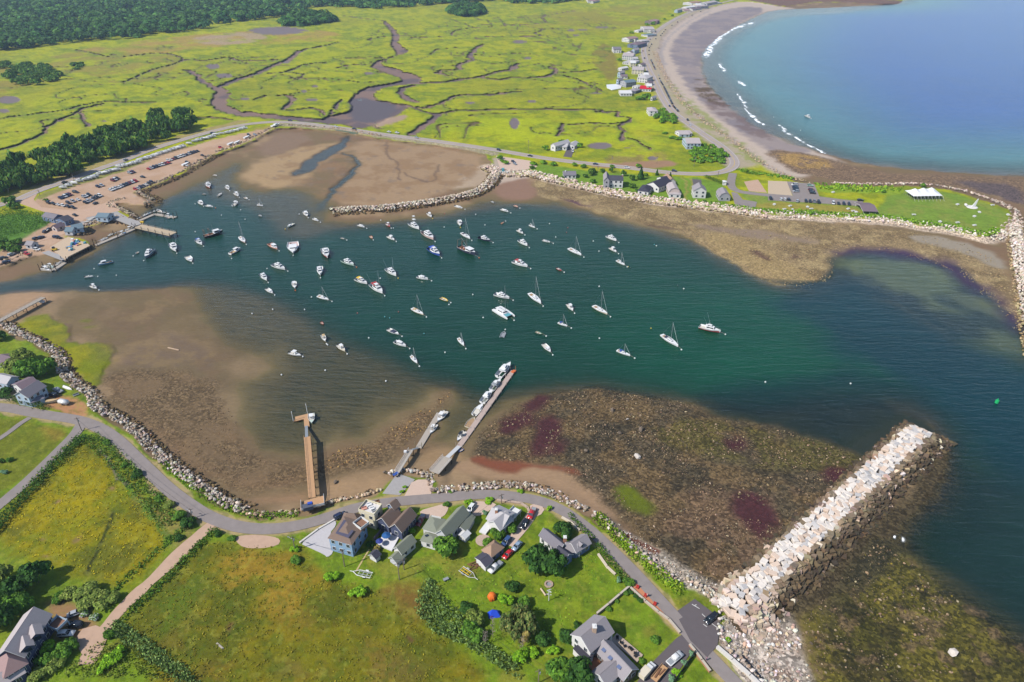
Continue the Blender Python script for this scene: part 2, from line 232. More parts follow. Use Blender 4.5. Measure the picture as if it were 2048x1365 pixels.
# left flats: mussel banks, mud
paint([(225,745),(300,735),(370,742),(425,760),(455,795),(460,850),(490,905),(530,925),(600,935),(655,910),(700,895),(750,885),(780,850),(850,820),(905,780),(880,815),(845,860),(800,900),(760,930),(700,940),(640,965),(560,985),(480,985),(420,960),(360,930),(300,870),(250,820),(205,780)], (122,98,70), (0,.8,.4), 4, noise=10)
blot([(225,745),(370,742),(455,795),(490,905),(600,935),(480,985),(360,930),(250,820)], (142,114,84), 14, .5, .08, .8, 97, tex=MU)
blot([(0,600),(150,590),(375,588),(420,690),(330,660),(200,690)], (132,112,76), 12, .5, .1, .7, 96)
blot([(150,600),(375,590),(400,650),(430,700),(520,735),(440,760),(300,735),(230,735),(180,680)], (164,136,98), 18, .52, .08, .8, 98)
blot([(230,690),(330,660),(420,700),(440,740),(330,735),(250,740)], (126,104,92), 14, .45, .08, .8, 99)
paint([(0,585),(80,578),(120,590),(110,605),(60,620),(0,640)], (176,144,112), MU, 3)
paint([(620,1000),(650,970),(700,950),(760,935),(790,940),(780,960),(740,985),(690,1000),(650,1012)], (170,140,106), MU, 2.5, noise=3)
paint([(440,1000),(520,1000),(610,985),(620,1005),(560,1015),(490,1015)], (152,122,92), MU, 3)
paint([(880,920),(960,915),(1060,930),(1140,940),(1190,960),(1215,1000),(1250,1045),(1180,1030),(1130,1000),(1080,970),(980,955),(900,945)], (166,136,106), MU, 3, noise=4)
paint([(862,900),(905,895),(940,915),(900,930),(860,925),(835,920)], (158,130,96), MU, 3)
MARSHW = [(25,650),(60,640),(100,628),(110,645),(150,645),(140,665),(148,690),(190,685),(225,690),(240,700),(225,712),(228,722),(205,735),(200,745),(205,765),(190,772),(165,765),(140,735),(125,710),(95,690),(60,672)]
paint(MARSHW, (122,132,12), G_, 1.2, noise=9, ns=9)
blot(MARSHW, (150,146,20), 7, .5, .08, .8, 171); lower(MARSHW, .9, 1.2)
for e in [[(55,635),(75,628),(100,630),(85,645),(60,645)],[(160,640),(185,634),(195,638),(175,645)],[(170,652),(188,652),(180,658)]]: paint(e, (130,134,30), G_, 1.5, noise=3)
# south-east rocky flat with weed
ROCK = [(945,900),(960,860),(1000,838),(1060,800),(1110,788),(1172,775),(1225,777),(1292,790),(1372,800),(1431,838),(1504,850),(1571,860),(1640,880),(1720,915),(1720,960),(1640,1040),(1560,1120),(1500,1190),(1440,1185),(1380,1160),(1300,1100),(1240,1035),(1200,985),(1160,960),(1100,930),(1010,925),(960,920)]
paint(ROCK, (88,77,58), (.35,1,0), 4, noise=8)
blot(ROCK, (112,92,62), 14, .52, .08, .8, 101); blot(ROCK, (66,60,46), 9, .56, .07, .75, 102)
blot([(1250,860),(1400,830),(1720,900),(1720,960),(1560,940),(1350,900)], (92,86,38), 16, .42, .1, .7, 103)
blot([(1300,1020),(1420,960),(1560,960),(1640,1020),(1560,1120),(1480,1190),(1380,1160)], (116,92,72), 10, .5, .1, .6, 104)
for q in [[(985,862),(1010,842),(1050,822),(1062,835),(1040,855),(1010,870)],[(1075,840),(1110,838),(1118,870),(1095,890),(1085,910),(1065,905),(1078,875)],[(1095,905),(1120,880),(1130,900),(1115,918)],[(1050,810),(1090,795),(1100,805),(1060,825)],[(1480,980),(1510,985),(1540,1010),(1560,1035),(1550,1070),(1520,1085),(1490,1060),(1470,1020)],[(1640,935),(1690,930),(1700,945),(1670,968),(1645,955)],[(1440,880),(1480,875),(1490,895),(1455,895)]]:
 paint(q, (76,38,46), (.6,.3,0), 3, noise=9, op=.9)
paint([(945,912),(1000,925),(1080,932),(1150,935),(1160,948),(1100,942),(1020,938),(950,922)], (132,78,56), MU, 2, noise=5)
paint([(1228,975),(1270,970),(1280,990),(1300,1010),(1296,1030),(1262,1022),(1240,1000)], (100,110,26), G_, 2, noise=6)
paint([(1560,1110),(1640,1030),(1700,965),(1715,960),(1660,1040),(1580,1130),(1540,1150)], (128,108,84), MU, 4, noise=6)
# shingle beach below the road and at the root of the breakwater
paint([(1199,1032),(1250,1060),(1330,1120),(1420,1165),(1500,1195),(1480,1230),(1440,1215),(1394,1185),(1349,1172),(1299,1140),(1236,1085)], (186,172,154), ST, 2, noise=3)
put(smooth(1.6, .6, line_d([(1245,1068),(1270,1085),(1300,1102),(1310,1108)])), (126,84,68), MU); put(smooth(1.2, .5, line_d([(1420,1176),(1440,1185),(1455,1195),(1458,1205)]))*.8, (140,100,86), MU)
paint([(1470,1215),(1560,1215),(1590,1235),(1600,1280),(1616,1330),(1640,1400),(1700,1500),(1560,1440),(1480,1350),(1445,1310),(1440,1250)], (196,182,168), ST, 2, noise=3)
blot([(1530,1255),(1580,1270),(1600,1340),(1560,1365),(1520,1320)], (150,118,98), 6, .45, .08, .8, 105)
WEED = [(1600,1232),(1660,1190),(1740,1080),(1800,1100),(1850,1150),(1920,1180),(2000,1240),(2100,1310),(2500,1500),(1900,2000),(1680,1480),(1628,1365),(1603,1275)]
paint(WEED, (98,88,36), (.5,1,0), 8, noise=14)
blot(WEED, (128,114,44), 9, .5, .08, .8, 106); blot(WEED, (72,60,36), 8, .55, .07, .8, 107); blot(WEED, (140,112,86), 4, .62, .05, .7, 108)
lower(WEED, -.15, 10)
paint([(1700,1150),(1760,1070),(1830,1000),(1890,905),(1900,930),(1860,1000),(1800,1070),(1760,1110)], (84,70,44), (.4,1,0), 5, noise=8)
paint([(60,600),(250,580),(380,585),(470,640),(540,740),(480,790),(500,900),(620,935),(760,890),(830,830),(900,790),(860,880),(790,935),(640,960),(480,985),(380,940),(290,870),(200,780),(230,720),(120,660)], (108,94,70), None, 12, op=.5, noise=20)
paint([(1490,1240),(1560,1185),(1700,1075),(1800,990),(1860,900),(1925,890),(1915,1000),(1800,1120),(1700,1200),(1600,1250)], (78,68,48), (.4,1,0), 5, noise=8)
paint([(1480,1180),(1560,1110),(1690,980),(1790,880),(1830,850),(1850,880),(1600,1120),(1500,1210)], (110,94,68), (.3,.7,0), 4, noise=6)
# --- land south of the harbour
LAND_S = SOUTH + [(-900,2240)]
paint(LAND_S, (118,144,28), G_, 1.0)
sS = sdf(LAND_S, 1, margin=5); inS = smooth(-1, 1, sS)
put(inS*smooth(.5, .64, fbm(UX, UY, 8, 4, 111))*.7, (134,148,32)); put(inS*smooth(.54, .68, fbm(UX, UY, 5, 4, 112))*.6, (92,116,28)); put(inS*smooth(.6, .7, fbm(UX, UY, 14, 3, 113))*.45, (150,134,58))
FW = [(160,880),(190,890),(230,930),(262,975),(300,1010),(335,1060),(325,1100),(300,1140),(262,1180),(235,1180),(170,1150),(100,1130),(20,1110),(-20,1060),(20,1010),(90,950)]
paint(FW, (130,132,14), G_, 4, noise=10)
blot(FW, (150,136,4), 12, .5, .08, .8, 121); blot(FW, (96,100,24), 10, .55, .08, .8, 122); blot([(20,1040),(120,960),(190,900),(230,960),(220,1010),(100,1060)], (160,142,4), 7, .48, .08, .7, 123)
for q in [[(105,1005),(118,998),(122,1002),(108,1009)],[(140,1082),(160,1068),(158,1078),(145,1086)],[(82,1080),(92,1075),(92,1082)],[(82,1114),(90,1112),(88,1116)],[(213,980),(225,976),(220,985)]]: paint(q, (150,118,84), MU, 1)
put(smooth(1.1, .4, line_d([(228,1028),(215,1055),(195,1100),(172,1142)])), (60,66,24)); put(smooth(1.0, .3, line_d([(195,898),(215,925),(232,960),(250,975)])), (120,116,92))
put(smooth(2, .8, line_d([(252,978),(290,1010),(320,1050),(333,1065),(328,1090)])), (92,128,26))
FE = [(240,1260),(300,1200),(360,1130),(420,1085),(480,1100),(560,1105),(620,1120),(650,1160),(720,1180),(780,1200),(840,1260),(920,1310),(980,1365),(1000,1500),(200,1600),(330,1360)]
paint(FE, (120,116,16), G_, 4, noise=8)
blot(FE, (134,118,22), 12, .52, .08, .8, 131); blot(FE, (84,96,18), 14, .54, .1, .75, 132); blot([(430,1090),(640,1110),(640,1240),(560,1250),(500,1180),(440,1200)], (158,128,40), 7, .5, .07, .85, 133)
blot(FE, (124,100,40), 9, .66, .06, .35, 134); blot([(260,1240),(400,1120),(420,1200),(300,1290)], (90,112,24), 10, .42, .1, .8, 135)
blot([(560,1290),(760,1280),(900,1365),(560,1365)], (124,104,50), 16, .5, .1, .6, 136)
for q in [[(450,1255),(462,1240),(466,1250),(460,1270)],[(806,1270),(828,1282),(820,1288)]]: paint(q, (112,78,52), MU, 1)
blot([(740,1175),(830,1160),(850,1200),(840,1250),(790,1210)], (130,96,44), 12, .4, .1, .9, 137)
paint([(330,1110),(400,1060),(420,1052),(380,1100),(320,1160),(270,1200)], (120,130,40), G_, 2)
blot([(260,985),(300,1000),(380,1050),(390,1075),(340,1100),(335,1050)], (156,132,84), 6, .5, .08, .8, 138)
paint([(-50,830),(40,840),(125,855),(130,880),(60,950),(0,985),(-60,1000)], (112,120,24), G_, 1.5); paint([(85,845),(130,860),(125,880),(95,872)], (140,124,44), G_, 2)
paint([(60,775),(105,790),(150,795),(172,815),(178,838),(150,838),(110,812),(60,800)], (186,136,96), MU, 1)
paint([(-40,760),(20,770),(35,800),(-10,812),(-40,805)], (188,170,158), MU, 1.5)
paint([(95,1195),(160,1210),(200,1235),(205,1270),(160,1300),(100,1260)], (160,126,88), MU, 2)
paint([(1088,1340),(1180,1300),(1190,1365),(1090,1400)], (120,124,40), G_, 2)
put(smooth(1.4, .5, line_d([(1162,1325),(1185,1310),(1192,1300)]))*.0, (170,110,70))
put(smooth(4.3, 2.9, line_d(LANE)+(fbm(UX, UY, 4, 3, 190)-.5)*2.4)*inS*.85, (184, 160, 118), MU)
put(inS*smooth(.6, .68, fbm(UX, UY, 2.2, 3, 191))*.4, (84, 104, 26)); put(inS*smooth(.62, .7, fbm(UX+9, UY, 1.6, 3, 192))*.35, (156, 156, 60))
# --- land around the parking lots and on the point
PARK = [(1480,380),(1536,396),(1720,412),(1760,420),(1780,385),(1840,378),(1930,392),(2015,425),(2020,440),(1960,475),(1850,450),(1736,436),(1600,428),(1500,420)]
paint(PARK, (122,150,50), G_, 2); blot(PARK, (142,150,64), 10, .52, .08, .7, 141); paint([(1500,402),(1720,415),(1725,428),(1600,422),(1500,416)], (158,148,62), G_, 2, noise=5)
paint([(1620,372),(1760,375),(1820,382),(1790,392),(1720,385),(1640,385)], (140,165,40), G_, 2, noise=6)
paint([(1060,325),(1200,345),(1290,352),(1440,358),(1460,400),(1440,418),(1340,402),(1200,378),(1110,358),(1050,340)], (118,150,40), G_, 2)
put(smooth(1.6, .6, line_d([(1368,355),(1372,380),(1374,402)]))*.8, (160,150,80)); put(smooth(1.6, .6, line_d([(1382,358),(1384,385)]))*.8, (160,150,80))
paint([(-60,440),(40,425),(110,440),(120,450),(60,500),(-30,540)], (92,134,44), G_, 2)
put(smooth(9, 5, line_d([(0,404),(75,375),(175,338),(250,314),(375,270),(487,243)]))*in_land*(GX.ravel()>-100), (168,152,92), G_)
LOT = [(60,402),(110,378),(200,350),(290,320),(380,292),(470,270),(545,255),(512,277),(440,302),(382,334),(305,371),(262,388),(310,408),(290,412),(240,402),(215,420),(258,440),(212,440),(155,463),(125,475),(182,490),(130,517),(90,506),(0,533),(-80,560),(-60,535),(40,480),(85,458),(110,440),(85,420)]
paint(LOT, (198,166,140), (0,0,1), 1.5); blot(LOT, (184,150,118), 9, .5, .1, .7, 145)
paint([(250,335),(300,315),(400,288),(500,262),(510,266),(420,295),(320,325)], (206,172,138), MU, 2, op=.5)
paint([(68,396),(105,380),(220,345),(300,318),(300,324),(200,358),(120,384),(85,400)], (140,140,70), G_, 1.5)
paint([(500,258),(545,250),(560,254),(520,262)], (164,150,70), G_, 1.5)
put(smooth(7, 4, line_d([(562,249),(675,258),(762,272),(837,283),(937,297),(985,308)]))*(BASIN < 3)*.8, (176,160,140), ST)
# causeway shoulder and beach-road verges
put(smooth(20, 12, line_d([(1474,325),(1455,290),(1416,262),(1380,238),(1352,215),(1330,180),(1312,140),(1300,110),(1303,85),(1325,60),(1360,38),(1410,17)]))*.9*in_land, (182,166,146), MU)
blot([(1330,150),(1380,200),(1500,295),(1540,330),(1490,330),(1400,260),(1335,180)], (150,156,80), 9, .5, .08, .8, 146)
paint([(990,312),(1050,322),(1060,335),(1040,348),(990,342),(985,325)], (186,170,152), MU, 2)
# --- depth of the water sheet
# breakwater foot is raised by its own mound
depth = np.clip(-H, 0, 6)
H_FIN = H.copy()
VX = DXR*(HC-H); VY = DYR*(HC-H)
def grid_mesh(name, X, Y, Z, keep=None):
 r, c = SHAPE; idx = np.arange(NV).reshape(r, c)
 q = np.stack([idx[:-1, :-1], idx[1:, :-1], idx[1:, 1:], idx[:-1, 1:]], -1).reshape(-1, 4)
 if keep is not None: q = q[keep[q].any(1)]
 used = np.unique(q); remap = np.full(NV, -1); remap[used] = np.arange(len(used)); q = remap[q]
 me = bpy.data.meshes.new(name); me.vertices.add(len(used)); me.loops.add(q.size); me.polygons.add(len(q))
 me.vertices.foreach_set('co', np.stack([X[used], Y[used], Z[used]], -1).ravel())
 me.loops.foreach_set('vertex_index', q.ravel()); me.polygons.foreach_set('loop_start', np.arange(0, q.size, 4))
 me.polygons.foreach_set('use_smooth', np.ones(len(q), bool)); me.update(); me.validate()
 o = bpy.data.objects.new(name, me); COL.objects.link(o); return o, used
def attr(o, name, arr):
 a = o.data.attributes.new(name, 'FLOAT_COLOR', 'POINT')
 v = np.ones((len(arr), 4)); v[:, :3] = arr; a.data.foreach_set('color', v.ravel())
class ND:
 def __init__(s, name):
  s.m = bpy.data.materials.new(name); s.m.use_nodes = True; s.t = s.m.node_tree; s.b = s.t.nodes['Principled BSDF']; s.out = s.t.nodes['Material Output']
 def n(s, typ, **kw):
  k = s.t.nodes.new(typ)
  for a, b in kw.items(): setattr(k, a, b)
  return k
 def l(s, a, b): s.t.links.new(a, b)
 def math(s, op, a, b=None, c=None):
  k = s.n('ShaderNodeMath', operation=op)
  for i, v in enumerate((a, b, c)):
   if v is None: continue
   if isinstance(v, (int, float)): k.inputs[i].default_value = v
   else: s.l(v, k.inputs[i])
  return k.outputs[0]
 def noise(s, vec, scale, det=3, rough=.55, dist=0):
  k = s.n('ShaderNodeTexNoise'); k.inputs['Scale'].default_value = scale; k.inputs['Detail'].default_value = det; k.inputs['Roughness'].default_value = rough; k.inputs['Distortion'].default_value = dist
  if vec is not None: s.l(vec, k.inputs['Vector'])
  return k.outputs['Fac']
 def scalecol(s, col, f):
  k = s.n('ShaderNodeVectorMath', operation='SCALE'); s.l(col, k.inputs[0]); s.l(f, k.inputs['Scale']); return k.outputs[0]
ground, gu = grid_mesh('ground', VX, VY, H); ground['kind'] = 'structure'
attr(ground, 'albedo', A[gu]); attr(ground, 'cover', TX[gu])
g = ND('ground_cover'); at = g.n('ShaderNodeAttribute', attribute_name='albedo'); ct = g.n('ShaderNodeAttribute', attribute_name='cover')
geo = g.n('ShaderNodeNewGeometry'); pos = geo.outputs['Position']
sep = g.n('ShaderNodeSeparateColor'); g.l(ct.outputs['Color'], sep.inputs[0])
nf = g.noise(pos, 1.1, 4, .7); nm = g.noise(pos, .22, 4, .6, .6);
vo = g.n('ShaderNodeTexVoronoi'); vo.inputs['Scale'].default_value = 1.25; g.l(pos, vo.inputs['Vector'])
vs = g.n('ShaderNodeSeparateColor'); g.l(vo.outputs['Color'], vs.inputs[0])
mp = g.n('ShaderNodeMapping'); mp.inputs['Scale'].default_value = (1, 3.2, 1); mp.inputs['Rotation'].default_value = (0, 0, .5); g.l(pos, mp.inputs['Vector'])
nr = g.noise(mp.outputs[0], .25, 4, .6, 1.2)
fg = g.math('ADD', g.math('MULTIPLY_ADD', nf, 1.1, .45), g.math('MULTIPLY_ADD', nm, .9, -.45))
st = g.math('POWER', vs.outputs[0], 1.6)
fs = g.math('ADD', g.math('MULTIPLY_ADD', st, 1.25, .5), g.math('MULTIPLY_ADD', nm, .6, -.3))
fm = g.math('ADD', g.math('MULTIPLY_ADD', nr, .5, .75), g.math('MULTIPLY_ADD', nf, .3, -.15))
def blend(f, w): return g.math('MULTIPLY_ADD', g.math('ADD', f, -1.0), w, 1.0)
tot = g.math('MULTIPLY', g.math('MULTIPLY', blend(fg, sep.outputs[0]), blend(fs, sep.outputs[1])), blend(fm, sep.outputs[2]))
g.l(g.scalecol(at.outputs['Color'], tot), g.b.inputs['Base Color']); g.b.inputs['Roughness'].default_value = .95; g.b.inputs['Specular IOR Level'].default_value = .15
bu = g.n('ShaderNodeBump'); bu.inputs['Strength'].default_value = .6; bu.inputs['Distance'].default_value = .35
g.l(g.math('ADD', g.math('MULTIPLY', g.math('ADD', sep.outputs[0], sep.outputs[1]), nf), g.math('MULTIPLY', sep.outputs[1], vs.outputs[1])), bu.inputs['Height']); g.l(bu.outputs[0], g.b.inputs['Normal'])
ground.data.materials.append(g.m)
# ------------------------------------------------------------------ water
wk = H < 0.35
wcol = np.zeros((NV, 3)); wcol[:] = alb(16, 68, 48)
def wput(mask, c):
 k = np.clip(mask, 0, 1)[:, None]; wcol[:] = wcol*(1-k)+np.array(alb(*c))*k
gx = GX.ravel(); gy = GY.ravel()
wput(smooth(1400, 650, gx)*.6, (22, 66, 54)); wput(smooth(500, 200, gx)*.5, (40, 68, 64))
s1 = sdf([(1250,600),(1500,590),(1750,640),(1700,770),(1400,780),(1250,720)], 1, margin=90); wput(smooth(-40, 15, s1)*.75, (12, 80, 56))
s2 = sdf([(1540,570),(1700,545),(1850,600),(1900,680),(2048,740),(2400,900),(2300,1300),(1960,1220),(1890,1000),(1950,900),(1750,720),(1650,660)], 1, margin=60); wput(smooth(-22, 14, s2+(n2-.5)*30)*.85, (12, 56, 66))
s3 = sdf([(1380,795),(1480,770),(1600,765),(1720,740),(1830,770),(1950,850),(1900,890),(1790,830),(1700,900),(1560,860),(1440,830)], 1, margin=60); wput(smooth(-10, 8, s3+(n2-.5)*14)*.75, (10, 48, 50))
s4 = sdf([(1880,990),(2048,960),(2400,1050),(2400,1500),(1990,1240),(1850,1080)], 1, margin=60); wput(smooth(-20, 12, s4)*.8, (30, 54, 46))
wput(smooth(0, 60, d_sea)*1.0, (70, 124, 124)); wput(smooth(20, 300, d_sea), (26, 82, 150))
wput(smooth(1500, 1900, gx)*(gy < 350)*(gy > -200)*smooth(30, 250, d_sea)*.5, (30, 78, 158))
wal = 1-np.exp(-depth*.62); wal = np.where(d_sea > -40, 1-np.exp(-depth*.8), wal)
foam = np.zeros(NV)
for pl, wd in [([(1412,114),(1417,101),(1426,89),(1441,75),(1458,62),(1478,54),(1505,46)], 7), ([(1500,38),(1502,30),(1510,24)], 4), ([(1438,128),(1442,135),(1450,143)], 3), ([(1476,163),(1490,172)], 3), ([(1472,188),(1480,196),(1488,205),(1490,213),(1498,226),(1505,232)], 2.2), ([(1504,232),(1512,240),(1528,250)], 3), ([(1561,252),(1575,266),(1600,282),(1622,294)], 2.6), ([(1620,294),(1648,306)], 2)]:
 foam = np.maximum(foam, smooth(wd, wd*.3, line_d(pl))*smooth(.28, .5, fbm(UX, UY, 5, 3, 7)))
foam = np.maximum(foam, smooth(2.2, .5, line_d([(1768,1060),(1785,1068),(1798,1074)]))*smooth(.42, .52, fbm(UX, UY, 1.6, 3, 77)))
k = foam[:, None]; wcol[:] = wcol*(1-k)+.8*k; wal = np.maximum(wal, foam)
water, wu = grid_mesh('water', UX, UY, np.zeros(NV), wk); water['kind'] = 'structure'
attr(water, 'body', wcol[wu]); attr(water, 'murk', np.repeat(wal[wu][:, None], 3, 1))
g = ND('sea_water'); at = g.n('ShaderNodeAttribute', attribute_name='body'); mu = g.n('ShaderNodeAttribute', attribute_name='murk')
geo = g.n('ShaderNodeNewGeometry'); pos = geo.outputs['Position']
mp = g.n('ShaderNodeMapping'); mp.inputs['Rotation'].default_value = (0, 0, math.radians(20)); mp.inputs['Scale'].default_value = (.16, .55, 1); g.l(pos, mp.inputs['Vector'])
nw = g.noise(mp.outputs[0], 1.0, 4, .6, .8); nw2 = g.noise(pos, .9, 3, .6)
mp2 = g.n('ShaderNodeMapping'); mp2.inputs['Rotation'].default_value = (0, 0, math.radians(-14)); mp2.inputs['Scale'].default_value = (.05, .26, 1); g.l(pos, mp2.inputs['Vector'])
nw3 = g.noise(mp2.outputs[0], 1.0, 3, .5, 1.0); npat = g.noise(pos, .012, 4, .6, .5)
hgt = g.math('ADD', g.math('ADD', g.math('MULTIPLY', nw, .7), g.math('MULTIPLY', nw2, .18)), g.math('MULTIPLY', nw3, .9))
bu = g.n('ShaderNodeBump'); bu.inputs['Strength'].default_value = .4; bu.inputs['Distance'].default_value = 1.0; g.l(hgt, bu.inputs['Height'])
var = g.math('ADD', g.math('MULTIPLY_ADD', nw3, .5, .75), g.math('MULTIPLY_ADD', npat, .5, -.25))
g.l(g.scalecol(at.outputs['Color'], var), g.b.inputs['Base Color']); g.b.inputs['Roughness'].default_value = .24; g.b.inputs['Specular IOR Level'].default_value = .3; g.b.inputs['IOR'].default_value = 1.33
g.l(bu.outputs[0], g.b.inputs['Normal'])
tr = g.n('ShaderNodeBsdfTransparent'); tr.inputs[0].default_value = (.97, .99, .96, 1)
gl = g.n('ShaderNodeBsdfGlossy'); gl.inputs['Roughness'].default_value = .12; g.l(bu.outputs[0], gl.inputs['Normal'])
fr = g.n('ShaderNodeFresnel'); fr.inputs['IOR'].default_value = 1.33; g.l(bu.outputs[0], fr.inputs['Normal'])
thin = g.n('ShaderNodeMixShader'); g.l(g.math('MULTIPLY', fr.outputs[0], g.math('MINIMUM', g.math('MULTIPLY', mu.outputs['Fac'], 5.0), 1.0)), thin.inputs[0]); g.l(tr.outputs[0], thin.inputs[1]); g.l(gl.outputs[0], thin.inputs[2])
mx = g.n('ShaderNodeMixShader'); g.l(mu.outputs['Fac'], mx.inputs[0]); g.l(thin.outputs[0], mx.inputs[1]); g.l(g.b.outputs[0], mx.inputs[2]); g.l(mx.outputs[0], g.out.inputs['Surface'])
water.data.materials.append(g.m)
# height lookup for placing things
HG = H_FIN.reshape(SHAPE)
def hgt_at(px, py):
 i = min(max(np.searchsorted(ys, py)-1, 0), len(ys)-2); j = min(max(np.searchsorted(xs, px)-1, 0), len(xs)-2)
 a = (py-ys[i])/(ys[i+1]-ys[i]); b = (px-xs[j])/(xs[j+1]-xs[j])
 return float((HG[i, j]*(1-b)+HG[i, j+1]*b)*(1-a) + (HG[i+1, j]*(1-b)+HG[i+1, j+1]*b)*a)
def PG(px, py, dz=0.0):
 h = hgt_at(px, py); v = P(px, py, h); v.z += dz; return v
def to_px(v):
 d = Vector(v)-Vector((0, 0, HC)); zc = d.y*CP - d.z*SP
 return CX+F*d.x/zc, CY-F*(d.y*SP+d.z*CP)/zc
# ------------------------------------------------------------------ building blocks
MATS = {}
def mat(name, c, rough=.7, spec=.3, metal=0, var=.15, scale=2.0, streak=None):
 if name in MATS: return MATS[name]
 g = ND(name); a = alb(*c) if max(c) > 1 else c
 geo = g.n('ShaderNodeTexCoord'); v = geo.outputs['Object']
 if streak:
  mp = g.n('ShaderNodeMapping'); mp.inputs['Scale'].default_value = streak; g.l(v, mp.inputs['Vector']); v = mp.outputs[0]
 f = g.math('MULTIPLY_ADD', g.noise(v, scale, 3, .6), var*2, 1-var)
 rgb = g.n('ShaderNodeRGB'); rgb.outputs[0].default_value = (*a, 1)
 g.l(g.scalecol(rgb.outputs[0], f), g.b.inputs['Base Color'])
 g.b.inputs['Roughness'].default_value = rough; g.b.inputs['Specular IOR Level'].default_value = spec; g.b.inputs['Metallic'].default_value = metal
 MATS[name] = g.m; return g.m
def matv(name, rough=.9, spec=.2, var=.2, scale=1.5):      # takes each stone's or leaf's own colour
 if name in MATS: return MATS[name]
 g = ND(name); at = g.n('ShaderNodeAttribute', attribute_name='tint'); geo = g.n('ShaderNodeNewGeometry')
 f = g.math('MULTIPLY_ADD', g.noise(geo.outputs['Position'], scale, 3, .6), var*2, 1-var)
 g.l(g.scalecol(at.outputs['Color'], f), g.b.inputs['Base Color']); g.b.inputs['Roughness'].default_value = rough; g.b.inputs['Specular IOR Level'].default_value = spec
 MATS[name] = g.m; return g.m
class MB:
 def __init__(s): s.v = []; s.f = []
 def add(s, vs, fs):
  o = len(s.v); s.v += [tuple(p) for p in vs]; s.f += [tuple(i+o for i in f) for f in fs]; return s
 def box(s, c, d, rz=0, taper=1):
  cx, cy, cz = c; x, y, z = d[0]/2, d[1]/2, d[2]; ca, sa = math.cos(rz), math.sin(rz)
  vs = []
  for k, h in ((1, 0), (taper, z)):
   for a, b in ((-x, -y), (x, -y), (x, y), (-x, y)): vs.append((cx+(a*ca-b*sa)*k, cy+(a*sa+b*ca)*k, cz+h))
  return s.add(vs, [(3, 2, 1, 0), (4, 5, 6, 7), (0, 1, 5, 4), (1, 2, 6, 5), (2, 3, 7, 6), (3, 0, 4, 7)])
 def prism(s, poly, z0, z1):
  n = len(poly); a = sum(poly[i][0]*poly[(i+1) % n][1]-poly[(i+1) % n][0]*poly[i][1] for i in range(n))
  if a < 0: poly = poly[::-1]
  return s.add([(p[0], p[1], z0) for p in poly]+[(p[0], p[1], z1) for p in poly], [tuple(range(n-1, -1, -1)), tuple(range(n, 2*n))]+[(i, (i+1) % n, n+(i+1) % n, n+i) for i in range(n)])
 def tube(s, a, b, r, r2=None, n=6):
  a, b = Vector(a), Vector(b); r2 = r if r2 is None else r2; d = (b-a).normalized()
  u = d.orthogonal().normalized(); w_ = d.cross(u); vs = []
  for p, q in ((a, r), (b, r2)):
   for i in range(n):
    t = 2*math.pi*i/n; vs.append(p+(u*math.cos(t)+w_*math.sin(t))*q)
  return s.add(vs, [tuple(range(n-1, -1, -1)), tuple(range(n, 2*n))]+[(i, (i+1) % n, n+(i+1) % n, n+i) for i in range(n)])
 def path(s, pts, r, n=5):
  for a, b in zip(pts, pts[1:]): s.tube(a, b, r, n=n)
  return s
 def loft(s, rings, cap0=True, cap1=True, closed=True):
  n = len(rings[0]); vs = [p for r in rings for p in r]; fs = []
  for i in range(len(rings)-1):
   for j in range(n if closed else n-1): fs.append((i*n+j, i*n+(j+1) % n, (i+1)*n+(j+1) % n, (i+1)*n+j))
  if cap0: fs.append(tuple(range(n-1, -1, -1)))
  if cap1: fs.append(tuple((len(rings)-1)*n+j for j in range(n)))
  return s.add(vs, fs)
 def ball(s, c, r, n=8, m=5, sz=1):
  rings = []
  for i in range(1, m):
   t = math.pi*i/m; rings.append([(c[0]+r*math.sin(t)*math.cos(2*math.pi*j/n), c[1]+r*math.sin(t)*math.sin(2*math.pi*j/n), c[2]-r*sz*math.cos(t)) for j in range(n)])
  return s.loft(rings)
 def cone(s, c, r, h, n=8):
  return s.add([(c[0]+r*math.cos(2*math.pi*j/n), c[1]+r*math.sin(2*math.pi*j/n), c[2]) for j in range(n)]+[(c[0], c[1], c[2]+h)], [(j, (j+1) % n, n) for j in range(n)]+[tuple(range(n-1, -1, -1))])
 def build(s, name, m, parent=None, smooth_=False):
  me = bpy.data.meshes.new(name); me.from_pydata(s.v, [], s.f)
  if smooth_: me.polygons.foreach_set('use_smooth', [True]*len(me.polygons))
  me.materials.append(m); me.update(); o = bpy.data.objects.new(name, me); COL.objects.link(o)
  if parent is not None: o.parent = parent
  return o
def tag(o, label, cat, group=None):
 o['label'] = label; o['category'] = cat
 if group: o['group'] = group
 return o
def thing(name, label, cat, loc=(0, 0, 0), rz=0, group=None):
 o = bpy.data.objects.new(name, None); COL.objects.link(o); o.empty_display_size = .5
 o.location = loc; o.rotation_euler = (0, 0, rz); return tag(o, label, cat, group)
def children(o): return [c for c in COL.objects if c.parent == o]
KIDS = {}
def copy_tree(o, parent=None):
 c = o.copy(); COL.objects.link(c)
 if parent is not None: c.parent = parent
 if o.name not in KIDS: KIDS[o.name] = [k for k in o.children]
 for ch in KIDS[o.name]: copy_tree(ch, c)
 return c
ORD = ['', 'first', 'second', 'third', 'fourth', 'fifth', 'sixth', 'seventh', 'eighth', 'ninth', 'tenth', 'eleventh', 'twelfth', 'thirteenth', 'fourteenth', 'fifteenth', 'sixteenth', 'seventeenth', 'eighteenth', 'nineteenth', 'twentieth', 'twenty-first', 'twenty-second', 'twenty-third', 'twenty-fourth', 'twenty-fifth', 'twenty-sixth', 'twenty-seventh', 'twenty-eighth', 'twenty-ninth', 'thirtieth', 'thirty-first', 'thirty-second', 'thirty-third', 'thirty-fourth', 'thirty-fifth', 'thirty-sixth', 'thirty-seventh', 'thirty-eighth', 'thirty-ninth', 'fortieth']
